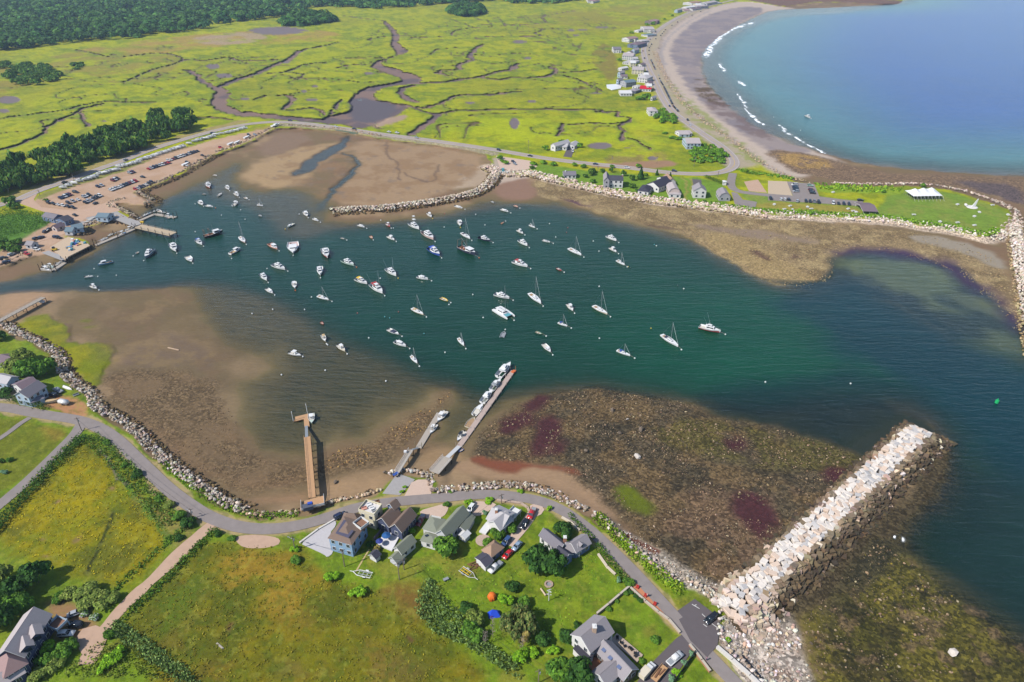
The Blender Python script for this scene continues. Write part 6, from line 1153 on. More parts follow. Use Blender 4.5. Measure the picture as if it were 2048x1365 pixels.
t = thing('brick_patio', 'small orange brick patio in the corner of the large grey house', 'patio', P(*T('d', 580,1080), 2.5)); q = [P(*T('d', *k), 2.5)-t.location for k in ((610,1000),(470,1130),(600,1210),(700,1080))]; MB().prism([(v.x, v.y) for v in q], -.2, .05).build('paving', mat('brick_paving', (206,140,104)), t)
# dormered mansion bottom left
o = house('house', 'large weathered shingle house with dormers at the bottom left corner', 'house', cornerbase('e', (480,800)))
B_(o, 'e', (330,1010), (690,445), (410,330), 7.6, wallm('navy'), roofm('weathered', RF['weathered']), 'gable', 'u', 3.2, stor=2); B_(o, 'e', (60,1300), (372,1108), (230,900), 7.0, wallm('navy'), roofm('rust', (168,140,138)), 'hip', rise=3.0, stor=2); B_(o, 'e', (-60,1460), (330,1230), (230,1080), 5.6, wallm('navy'), roofm('weathered', RF['weathered']), 'gable', 'u', 1.8)
rzd = yaw(P(*T('e', 690,900), 7)-P(*T('e', 500,700), 7)); dormer(o, T('e', 500,740), 9.0, rzd-.25, 3.2, 4.2, 1.6, 'navy'); dormer(o, T('e', 370,900), 9.0, rzd-.25, 3.2, 4.2, 1.6, 'navy')
a, u, v, L, W = frame_of(T('e', 640,600), T('e', 780,660), T('e', 885,510), 5.4); off = o.location; MB().prism([tuple(a+u*s+v*t-off)[:2] for s, t in ((0, 0), (L, 0), (L, W), (0, W))], 2.6, 2.85).build('porch_deck', mat('deck_planks', (150,112,90)), o)
rl = MB(); cs = [a, a+u*L, a+u*L+v*W, a+v*W]
for i in range(4): p, q = cs[i]-off, cs[(i+1) % 4]-off; c = (p+q)/2; rl.box((c.x, c.y, 2.85), ((q-p).length, .12, .9), yaw(q-p)); rl.tube((p.x, p.y, 0), (p.x, p.y, 4.0), .14)
rl.build('porch_rail', wallm('sky'), o)
# west houses
o = house('house', 'blue clapboard house with a grey-brown roof and bay windows by the western seawall', 'house', cornerbase('f', (400,900)))
B_(o, 'f', (385,925), (622,772), (505,694), 7.4, wallm('sky'), roofm('slate', RF['slate']), 'gable', 'u', 2.2, stor=2); B_(o, 'f', (172,748), (330,838), (500,720), 6.4, wallm('white'), roofm('lilac', (132,116,124)), 'gable', 'v', 1.8); B_(o, 'f', (440,990), (600,930), (560,880), 4.8, wallm('sky'), roofm('slate', RF['slate']), 'hip', rise=.8, stor=1)
o = house('house', 'pale blue house cut by the left edge of the photo', 'house', cornerbase('f', (40,760))); B_(o, 'f', (-120,690), (88,738), (140,620), 6.4, wallm('sky'), roofm('pale', RF['grey']), 'gable', 'u', 1.8); B_(o, 'f', (-60,430), (70,470), (130,330), 5.4, wallm('white'), roofm('lilac', RF['lilac']), 'gable', 'u', 1.8, win=False)
# north shore cottages
KH = dict(far=True)
o = house('cottage', 'small white cottage farthest left of the north shore row', 'cottage', cornerbase('C', (460,66))); B_(o, 'C', (413,44), (512,44), (508,12), 5.0, wallm('white'), roofm('slate', RF['slate']), 'gable', 'u', 1.8, **KH); chimney(o, T('C', 428,8), 7.4, .9, 2.5, M_trim)
o = house('house', 'grey shingle house with a two-storey white porch on the north shore', 'house', cornerbase('g', (330,440))); B_(o, 'g', (262,345), (452,350), (442,285), 8.4, wallm('white'), roofm('dark', (104,98,108)), 'gable', 'u', 1.6, stor=2, **KH); B_(o, 'g', (192,350), (264,352), (262,270), 8.8, wallm('grey'), roofm('grey', RF['grey']), 'gable', 'v', 2.6, stor=2, **KH); chimney(o, T('g', 445,275), 11, .9, 2.5)
p = P(*T('g', 195,430), 2.6)-o.location; MB().box((p.x, p.y, .2), (10, 3, .3), 0).build('porch_deck', hue('salmon', .9), o)
o = house('house', 'white house with black cross-gabled roofs on the north shore', 'house', cornerbase('g', (840,490))); B_(o, 'g', (772,402), (942,448), (955,330), 6.4, wallm('white'), roofm('black', RF['black']), 'gable', 'v', 3.0, **KH); B_(o, 'g', (655,488), (798,508), (820,425), 5.2, wallm('white'), roofm('black', RF['black']), 'hip', rise=2.0, **KH); B_(o, 'g', (915,310), (1000,360), (1015,310), 6.0, wallm('white'), roofm('black', RF['black']), 'gable', 'v', 2.0, **KH)
o = house('cottage', 'white cottage with a weathered gambrel roof, closest to the riprap', 'cottage', cornerbase('g', (1160,570))); B_(o, 'g', (1082,498), (1226,500), (1222,420), 6.4, wallm('pink'), roofm('weathered', (170,150,144)), 'gambrel', 'v', 2.8, **KH); B_(o, 'g', (1080,535), (1240,545), (1240,505), 5.2, wallm('white'), roofm('weathered', (170,150,144)), 'hip', rise=.6, **KH)
o = house('cottage', 'white cottage with a tan roof between the road and the gambrel cottage', 'cottage', cornerbase('g', (1120,395))); B_(o, 'g', (1062,365), (1170,362), (1172,290), 6.0, wallm('white'), roofm('tan', RF['tan']), 'gable', 'v', 2.4, **KH)
o = house('house', 'two-storey white gabled house with grey roof facing the harbour', 'house', cornerbase('g', (1500,600))); B_(o, 'g', (1420,490), (1590,495), (1592,435), 8.0, wallm('white'), roofm('grey', (168,160,164)), 'gable', 'v', 3.0, stor=2, **KH)
o = house('cottage', 'grey shingled gambrel cottage at the right end of the row', 'cottage', cornerbase('g', (1840,630))); B_(o, 'g', (1768,575), (1918,578), (1905,505), 5.4, wallm('grey'), roofm('grey', RF['grey']), 'gambrel', 'v', 3.4, **KH)
o = house('toll_booth', 'tiny white booth at the entrance of the park road', 'booth', cornerbase('g', (1840,400))); B_(o, 'g', (1820,370), (1865,372), (1868,352), 5.0, wallm('white'), roofm('white', RF['white']), 'hip', rise=.6, win=False)
o = house('cottage', 'white L-shaped cottage standing alone in the marsh by the coast road', 'cottage', cornerbase('3', (380,1200))); B_(o, '3', (310,1162), (347,1172), (382,1118), 7.0, wallm('white'), roofm('pale', RF['pale']), 'gable', 'v', 2.0, **KH); B_(o, '3', (352,1172), (436,1180), (440,1148), 5.2, wallm('white'), roofm('pale', RF['pale']), 'gable', 'u', 1.6, **KH)
o = house('garage', 'white garage right of the L-shaped marsh cottage', 'garage', cornerbase('3', (470,1190))); B_(o, '3', (442,1165), (500,1172), (512,1142), 5.0, wallm('white'), roofm('pale', RF['pale']), 'gable', 'v', 1.6, **KH)
o = house('house', 'low white and blue house beside the coast road bend', 'house', cornerbase('3', (1380,1100))); B_(o, '3', (1345,1078), (1422,1078), (1400,1045), 5.0, wallm('sky'), roofm('weathered', (184,174,178)), 'gable', 'u', 1.6, **KH); B_(o, '3', (1305,1050), (1350,1075), (1390,1040), 5.0, wallm('white'), roofm('weathered', (184,174,178)), 'gable', 'v', 1.4, **KH)
o = house('house', 'two-storey light blue house nearest the coast road bend', 'house', cornerbase('3', (1450,1185))); B_(o, '3', (1400,1150), (1512,1150), (1490,1105), 7.6, wallm('sky'), roofm('weathered', (186,178,184)), 'gable', 'u', 2.6, stor=2, **KH)
o = house('house', 'white two-storey house standing alone between marsh and beach road', 'house', cornerbase('3', (1135,925))); B_(o, '3', (1100,892), (1168,892), (1160,862), 7.4, wallm('white'), roofm('weathered', (190,182,186)), 'hip', rise=1.6, stor=2, **KH)
# beach row: centre, width in tile units, roof, wall, storeys, label tail
ROWH = [(845,395,62,'slate','white',2,'grey-roofed house at the marsh end of the beach row'),(965,355,80,'lilac','slateblue',2,'broad purple-grey house near the far end of the row'),(975,308,72,'rust','white',2,'brownish-roofed house just beyond the broad purple-grey one'),(995,245,38,'pale','white',1,'small pale-roofed house among shrubs beyond the row'),(1100,235,84,'weathered','white',2,'large pale house set back from the far beach bend'),(1060,278,52,'bluegrey','white',1,'low blue-grey roofed house by the far beach bend'),(1148,168,62,'rust','shingle',2,'dark brown house nearest the far beach bend'),(925,448,86,'weathered','white',2,'big pale house left of the first bend'),(990,470,40,'pale','sky',1,'small house between the big pale one and the road'),(925,500,80,'pale','white',1,'low pale-roofed house in the middle of the row'),(905,545,52,'white','white',1,'white-roofed house at the marsh edge mid row'),(1005,560,92,'weathered','cream',2,'wide tan-grey house by the road in mid row'),(900,612,50,'lilac','white',1,'small purple-roofed house above the tarped yard'),(1042,625,80,'pale','white',2,'white house by the road above the red roof'),(955,658,82,'bluegrey','grey',2,'dark green-grey house left of the red roof'),(1068,712,90,'red','white',1,'low house with the bright red roof'),(915,748,92,'white','white',1,'long low white building at the near end of the row'),(960,725,60,'grey','navy',1,'small dark shed behind the long white building'),(1140,780,34,'pale','white',1,'small white hut under trees near the road'),(1378,60,40,'white','white',2,'white house on the far beach curve'),(1405,85,52,'rust','cream',1,'tan house on the far beach curve'),(1455,48,50,'weathered','grey',2,'grey house right of the far tan one'),(1478,20,70,'tan','white',2,'large house near the top of the beach curve'),(1530,25,64,'weathered','pale',2,'pale house farthest along the beach curve'),(640,6,60,'rust','white',2,'house at the forest edge at the top of the photo')]
for i, (x, y, wd) in enumerate([(1015,325,44),(1000,398,40),(935,418,40),(970,505,44),(1030,598,40),(870,640,36),(1085,668,44),(1100,690,40),(985,692,44),(1345,78,40),(1425,72,44),(1500,42,44),(1560,20,50),(885,582,40),(1020,520,40),(1075,600,36)]): ROWH.append((x, y, wd, ['pale','weathered','lilac','white'][i % 4], ['white','sky','white','cream'][i % 4], 1+i % 2, f'{["pale","grey","purple-grey","white"][i % 4]}-roofed infill cottage of the beach row, {ORD[i+1]} of the small ones'))
ROWH += []
for i, (x, y, wd, rf, wl, st_, lab) in enumerate(ROWH):
 ze = 2.35+(5.6 if st_ == 2 else 3.0); o = house('beach_house', lab, 'house', cornerbase('3', (x, y+8))); h = wd/2; dy = wd*.26
 ki = ['gable','hip','gable','gable'][i % 4]; sk = [0, 4, -5, 2][i % 4]
 B_(o, '3', (x-h, y+2-sk), (x+h, y+2+sk), (x+h*.9, y-dy), ze, wallm(wl), roofm(rf, RF[rf]), ki, 'uv'[i % 2] if wd < 75 else 'u', 2.2 if st_ == 2 else 1.6, stor=st_, **KH)
 if wd > 58 and i not in (15, 16): B_(o, '3', (x-h*.4, y+10), (x+h*.35, y+11), (x+h*.3, y-4), ze-1.6, wallm(wl), roofm(rf, RF[rf]), 'gable', 'v', 1.8, stor=1, **KH)
t = thing('white_tarpaulin', 'big white tarpaulin spread over the yard at the marsh end of the row', 'tarpaulin', P(*T('3', 820, 700), 2.5)); q = [P(*T('3', *k), 2.6)-t.location for k in ((755,680),(880,672),(870,710),(800,722),(760,705))]; MB().prism([(v.x, v.y) for v in q], -.3, .3).build('sheet', M_gel, t)
# fishing harbour sheds
for t_, A_, Bb, C_, ze, wl, rf, ki, rd, lab in (('A',(765,378),(855,382),(845,348),5.6,'sky','bluegrey','gable','u','blue-grey shed nearest the fishing pier'),('A',(580,478),(665,462),(640,432),5.4,'sky','bluegrey','gable','u','blue-grey shed in the middle of the quay'),('A',(515,492),(575,494),(580,465),5.0,'pale','bluegrey','gable','u','small pale shed left of the middle quay shed'),('A',(438,395),(520,415),(590,392),5.6,'slateblue','dark','gable','v','long dark-roofed warehouse beside the harbour lane'),('A',(335,372),(430,392),(450,355),5.6,'slateblue','slate','gable','u','slate-roofed warehouse left of the long dark one'),('A',(410,460),(450,468),(480,435),4.8,'pink','lilac','gable','v','small pinkish hut at the reed edge by the lane'),('A',(200,600),(250,605),(255,575),4.8,'pale','grey','gable','u','small grey hut in the trees at the left edge')):
 o = house('harbour_shed', lab, 'shed', cornerbase(t_, ((A_[0]+Bb[0])/2, (A_[1]+Bb[1])/2+10))); B_(o, t_, A_, Bb, C_, ze, wallm(wl), roofm(rf, RF[rf]), ki, rd, 1.7, far=True, stor=1)
# park pavilion and event tent
o = house('picnic_pavilion', 'open picnic pavilion with a purple-grey roof on the park lawn', 'pavilion', cornerbase('D', (815,350))); B_(o, 'D', (765,330), (872,334), (862,268), 5.2, M_trim, roofm('lilac', (140,124,138)), 'gable', 'u', 1.6, posts=True, over=.6)
a, b = P(*T('D', 1165,212), 5.2), P(*T('D', 1398,208), 5.2); c = P(*T('D', 1095,165), 5.2); d = P(*T('D', 1325,147), 5.2); o = thing('event_tent', 'very large white peaked event tent on the park lawn', 'tent', Vector((a.x, a.y, 2.3)))
NU, NW = 28, 12; mb = MB(); pk = [(.2, .62), (.5, .62), (.8, .62)]
for j in range(NW+1):
 for i in range(NU+1):
  s, t = i/NU, j/NW; p = a.lerp(b, s).lerp(c.lerp(d, s), t)-o.location; h = 0
  e = min(1, min(s, 1-s)*5, min(t, 1-t)*3.2)
  h = 1.3*e+1.7*max(math.exp(-((s-x)/.1)**2-((t-y)/.26)**2) for x, y in pk)*e; mb.v.append((p.x, p.y, p.z+h))
mb.f = [(j*(NU+1)+i, j*(NU+1)+i+1, (j+1)*(NU+1)+i+1, (j+1)*(NU+1)+i) for j in range(NW) for i in range(NU)]; mb.build('canopy', mat('tent_vinyl', (250,250,250), .5, .3, 0, .02), o)
for e0, e1, n in ((a, b, 9), (a, c, 6), (c, d, 9), (b, d, 6)):
 for i in range(n): q = e0.lerp(e1, i/(n-1))-o.location; MB().tube((q.x, q.y, 0), (q.x, q.y, q.z), .12).build('pole', M_alu, o)
for i in range(9):
 q = a.lerp(b, i/8)-o.location; MB().tube((q.x, q.y, q.z), (q.x, q.y-4, 0), .05).build('guy_rope', M_gel, o)
sh = mat('tent_shade_furniture', (150,140,130), .9)
# memorial and lawn furniture
t = thing('anchor_memorial', 'white sculpture with a tall fin on a stone ring on the park lawn', 'sculpture', P(*T('D', 1632, 300), 2.4)); MB().tube((0, 0, 0), (0, 0, .4), 3.8, 3.6, n=20).build('plinth', mat('white_stone', (238,234,230), .8), t); MB().loft([[(-.6, -.35, .4), (2, -.35, .4), (2, .35, .4), (-.6, .35, .4)], [(2.2, -.12, 6.5), (2.8, -.12, 6.5), (2.8, .12, 6.5), (2.2, .12, 6.5)]]).build('fin', M_gel, t); MB().ball((-3.2, 2.4, .8), 1.1, sz=.8).ball((-2.4, 4.4, .7), 1.0, sz=.7).build('boulders', mat('white_stone', (238,234,230)), t)
for i, (x, y, lab) in enumerate([(1165,362,'white memorial bench group below the tent'),(1650,375,'white bench in front of the fin sculpture'),(1515,425,'white picnic table near the edge of the lawn'),(1375,418,'white picnic table midway along the seaward hedge'),(1650,447,'white picnic table at the lawn tip'),(1690,342,'white bench right of the fin sculpture'),(1515,280,'small white post on the lawn between tent and sculpture'),(1795,285,'white sign at the far edge of the lawn'),(1918,362,'white sign at the tip of the lawn'),(345,315,'white trash shelter above the hedge'),(50,280,'picnic table left of the parked cars'),(175,292,'picnic table below the first parked cars'),(315,300,'picnic table below the middle cars'),(640,315,'picnic table left of the pavilion'),(680,332,'picnic table nearest the pavilion'),(705,342,'picnic table touching the hedge by the pavilion'),(130,318,'picnic table in the hedge at left'),(195,322,'picnic table in the hedge under the car row'),(520,182,'picnic table alone on the upper lawn')]):
 t = thing('picnic_table', lab, 'picnic table', P(*T('D', x, y), 2.35), (i*.7) % 1.2, 'picnic tables on the park lawn'); MB().box((0, 0, .7), (2.6, .9, .1)).build('tabletop', M_trim, t); [MB().box((0, s*.85, .42), (2.6, .4, .08)).build('bench', M_trim, t) for s in (-1, 1)]; [MB().box((s*.9, 0, 0), (.14, 1.5, .7)).build('leg', M_trim, t) for s in (-1, 1)]
t = thing('beach_sign_group', 'cluster of white boards and a blue hut by the road at the breakwater root', 'hut', P(1006, 343, 2.3)); MB().box((0, 0, 0), (2.2, 2, 2.6)).build('hut', hue('teal', .8), t); [MB().box((-6+i*1.9, -3-(i % 2)*1.5, 0), (1.2, .8, 1.1)).build('board', M_trim, t) for i in range(6)]
# bridge
a, b = P(674, 262, 1.9), P(713, 268, 1.9); o = thing('road_bridge', 'green-railed road bridge over the tidal channel', 'bridge', Vector((a.x, a.y, 0))); dv = b-a; c = (a+b)/2-o.location
MB().box((c.x, c.y+.3, 1.15), (dv.length+3, .6, 1.1), yaw(dv)).build('girder', mat('green_steel', (104,124,108), .7), o); MB().box((c.x, c.y, 2.3), (dv.length+4, .2, .7), yaw(dv)).build('guardrail', mat('green_steel', (104,124,108)), o)
for e in (a, b): q = e-o.location; MB().box((q.x, q.y+2, -1), (1.5, 5, 2.2), yaw(dv)).build('abutment', M_grav, o)
MB().box((c.x, c.y+2.5, -.5), (dv.length-3, 3.5, 1.6), yaw(dv)).build('underbridge_shade', mat('painted_shade_black', (26,26,28), .9), o)  # solid near-black block, painted as the shade under the bridge
# ------------------------------------------------------------------ trees, shrubs, reeds
def leafmat():
 if 'leaf' in MATS: return MATS['leaf']
 g = ND('leaf'); at = g.n('ShaderNodeAttribute', attribute_name='tint'); g.l(at.outputs['Color'], g.b.inputs['Base Color']); g.b.inputs['Roughness'].default_value = .8; g.b.inputs['Specular IOR Level'].default_value = .15
 tr = g.n('ShaderNodeBsdfTranslucent'); g.l(at.outputs['Color'], tr.inputs[0]); mx = g.n('ShaderNodeMixShader'); mx.inputs[0].default_value = .22; g.l(g.b.outputs[0], mx.inputs[1]); g.l(tr.outputs[0], mx.inputs[2]); g.l(mx.outputs[0], g.out.inputs['Surface'])
 MATS['leaf'] = g.m; return g.m
M_bark = mat('bark', (112,94,78), .95, .1, 0, .25, 3); M_dead = mat('dead_bark', (176,160,150), .95, .1, 0, .2, 3)
def leaf_mesh(name, C, Nn, size, tint, r):           # one small face per leaf cluster
 n = len(C); t1 = np.cross(Nn, r.normal(size=(n, 3))); t1 /= np.linalg.norm(t1, axis=1)[:, None]+1e-9; t2 = np.cross(Nn, t1); s = size[:, None]
 V = np.stack([C-t1*s-t2*s*.5, C+t1*s*.25-t2*s*.75, C+t1*s+t2*s*.4, C-t1*s*.3+t2*s*.8], 1).reshape(-1, 3)
 me = bpy.data.meshes.new(name); me.vertices.add(4*n); me.loops.add(4*n); me.polygons.add(n); me.vertices.foreach_set('co', V.ravel()); me.loops.foreach_set('vertex_index', np.arange(4*n)); me.polygons.foreach_set('loop_start', np.arange(0, 4*n, 4)); me.update()
 a = me.attributes.new('tint', 'FLOAT_COLOR', 'POINT'); v = np.ones((4*n, 4)); v[:, :3] = np.repeat(tint, 4, 0); a.data.foreach_set('color', v.ravel()); me.materials.append(leafmat()); return me
def crown(seed, n, lobes, leaf, base, kind='round', spread=.2):
 r = np.random.default_rng(seed)
 if kind == 'cone':
  t = r.random(n)**.75; a = r.uniform(0, 6.28, n); wob = 1+.22*np.sin(a*5+t*40); rad = (1-t)*.95*wob*(.75+.25*r.random(n)); C = np.stack([rad*np.cos(a), rad*np.sin(a), t*1.0+.06], -1); Nn = np.stack([np.cos(a), np.sin(a), np.full(n, .7)], -1)
 else:
  L = r.normal(size=(lobes, 3)); L /= np.linalg.norm(L, axis=1)[:, None]; L *= r.uniform(.35, .68, lobes)[:, None]; L[:, 2] = np.abs(L[:, 2])*.75+.12*r.random(lobes)
  lr = r.uniform(.24, .46, lobes); k = r.integers(0, lobes, n); d = r.normal(size=(n, 3)); d /= np.linalg.norm(d, axis=1)[:, None]; d[:, 2] = np.where(d[:, 2] < -.35, -d[:, 2], d[:, 2])
  C = L[k]+d*lr[k][:, None]*(1-r.random(n)[:, None]**3*.5); C[:, 2] = .30+C[:, 2]*.62; Nn = d+np.array([0, 0, .35])
 Nn = Nn+r.normal(0, .35, (n, 3)); Nn /= np.linalg.norm(Nn, axis=1)[:, None]
 cl = fbm(C[:, 0]*10+50, C[:, 1]*10+C[:, 2]*7, 2.4, 2, seed); b = np.array([alb(*base[i]) for i in r.integers(0, len(base), n)])
 tint = 1.85*b*(.6+.8*cl)[:, None]*(1+r.normal(0, spread, (n, 1)))
 return leaf_mesh('crown', C, Nn, leaf*r.uniform(.6, 1.3, n), np.clip(tint, .003, .5), r)
GREEN = [(74,110,34), (62,96,32), (90,124,36)]; DKG = [(50,84,30), (40,70,28), (60,94,34)]; OLV = [(104,122,50), (90,108,44), (120,132,62)]; BRT = [(104,146,24), (88,130,22), (122,160,34)]; PINE = [(86,102,50), (70,90,46), (112,112,62)]; BLU = [(112,146,110), (96,130,98)]; BRN = [(134,118,66), (116,110,58)]
CR = {'green': [crown(100+i, 1500, 15, .095, GREEN) for i in range(3)], 'dark': [crown(110+i, 1500, 15, .095, DKG) for i in range(3)], 'olive': [crown(120+i, 1300, 14, .09, OLV) for i in range(2)], 'bright': [crown(130+i, 900, 10, .11, BRT) for i in range(2)], 'pine': [crown(140+i, 800, 12, .1, PINE) for i in range(2)], 'blue': [crown(150, 700, 8, .12, BLU)], 'brown': [crown(160, 600, 9, .1, BRN)],
 'far': [crown(170+i, 420, 11, .15, GREEN+DKG+OLV[:1]) for i in range(4)], 'conifer': [crown(180+i, 900, 1, .13, DKG, 'cone') for i in range(2)], 'lowfar': [crown(190+i, 220, 8, .19, GREEN+BRT[:1]) for i in range(3)], 'bloom': [crown(195, 700, 9, .1, [(226,230,206), (96,130,50), (100,136,48)])]}
def trunk_mesh(seed, mt=None, dead=False):
 r = random.Random(seed); b = MB(); b.tube((0, 0, -.03), (0, 0, .4), .035, .026, 7)
 for i in range(7 if not dead else 26):
  a = r.uniform(0, 6.28); z = r.uniform(.2, .42) if not dead else r.uniform(.12, .9); l = r.uniform(.3, .6) if not dead else r.uniform(.2, .45)*(1.1-z*.6); b.tube((0, 0, z), (math.cos(a)*l, math.sin(a)*l, z+r.uniform(.12, .34)*(1 if not dead else .5)), .016 if not dead else .012, .005, 5)
  if dead:
   for j in range(3): a2 = a+r.uniform(-.8, .8); p = (math.cos(a)*l*.7, math.sin(a)*l*.7, z+.08); b.tube(p, (p[0]+math.cos(a2)*.18, p[1]+math.sin(a2)*.18, p[2]+r.uniform(-.05, .1)), .006, .002, 4)
 if dead: b.tube((0, 0, .4), (0, 0, 1), .026, .006, 6)
 me = bpy.data.meshes.new('trunk'); me.from_pydata(b.v, [], b.f); me.materials.append(mt or M_bark); return me
TRK = [trunk_mesh(i) for i in range(4)]; DEAD = [trunk_mesh(20+i, M_dead, True) for i in range(2)]
trng = random.Random(12)
def tree(pos, r, h, kind, name, label, cat, group=None, trunk=True, under=None):
 o = bpy.data.objects.new(name, None); COL.objects.link(o); o.location = pos; o.rotation_euler = (0, 0, trng.uniform(0, 6.28)); o.scale = (r, r*trng.uniform(.9, 1.1), h); tag(o, label, cat, group)
 if kind == 'dead': c = bpy.data.objects.new('trunk', trng.choice(DEAD)); COL.objects.link(c); c.parent = o; return o
 c = bpy.data.objects.new('crown', trng.choice(CR[kind])); COL.objects.link(c); c.parent = o
 if trunk:
  t = bpy.data.objects.new('trunk', trng.choice(TRK)); COL.objects.link(t); t.parent = o
 return o
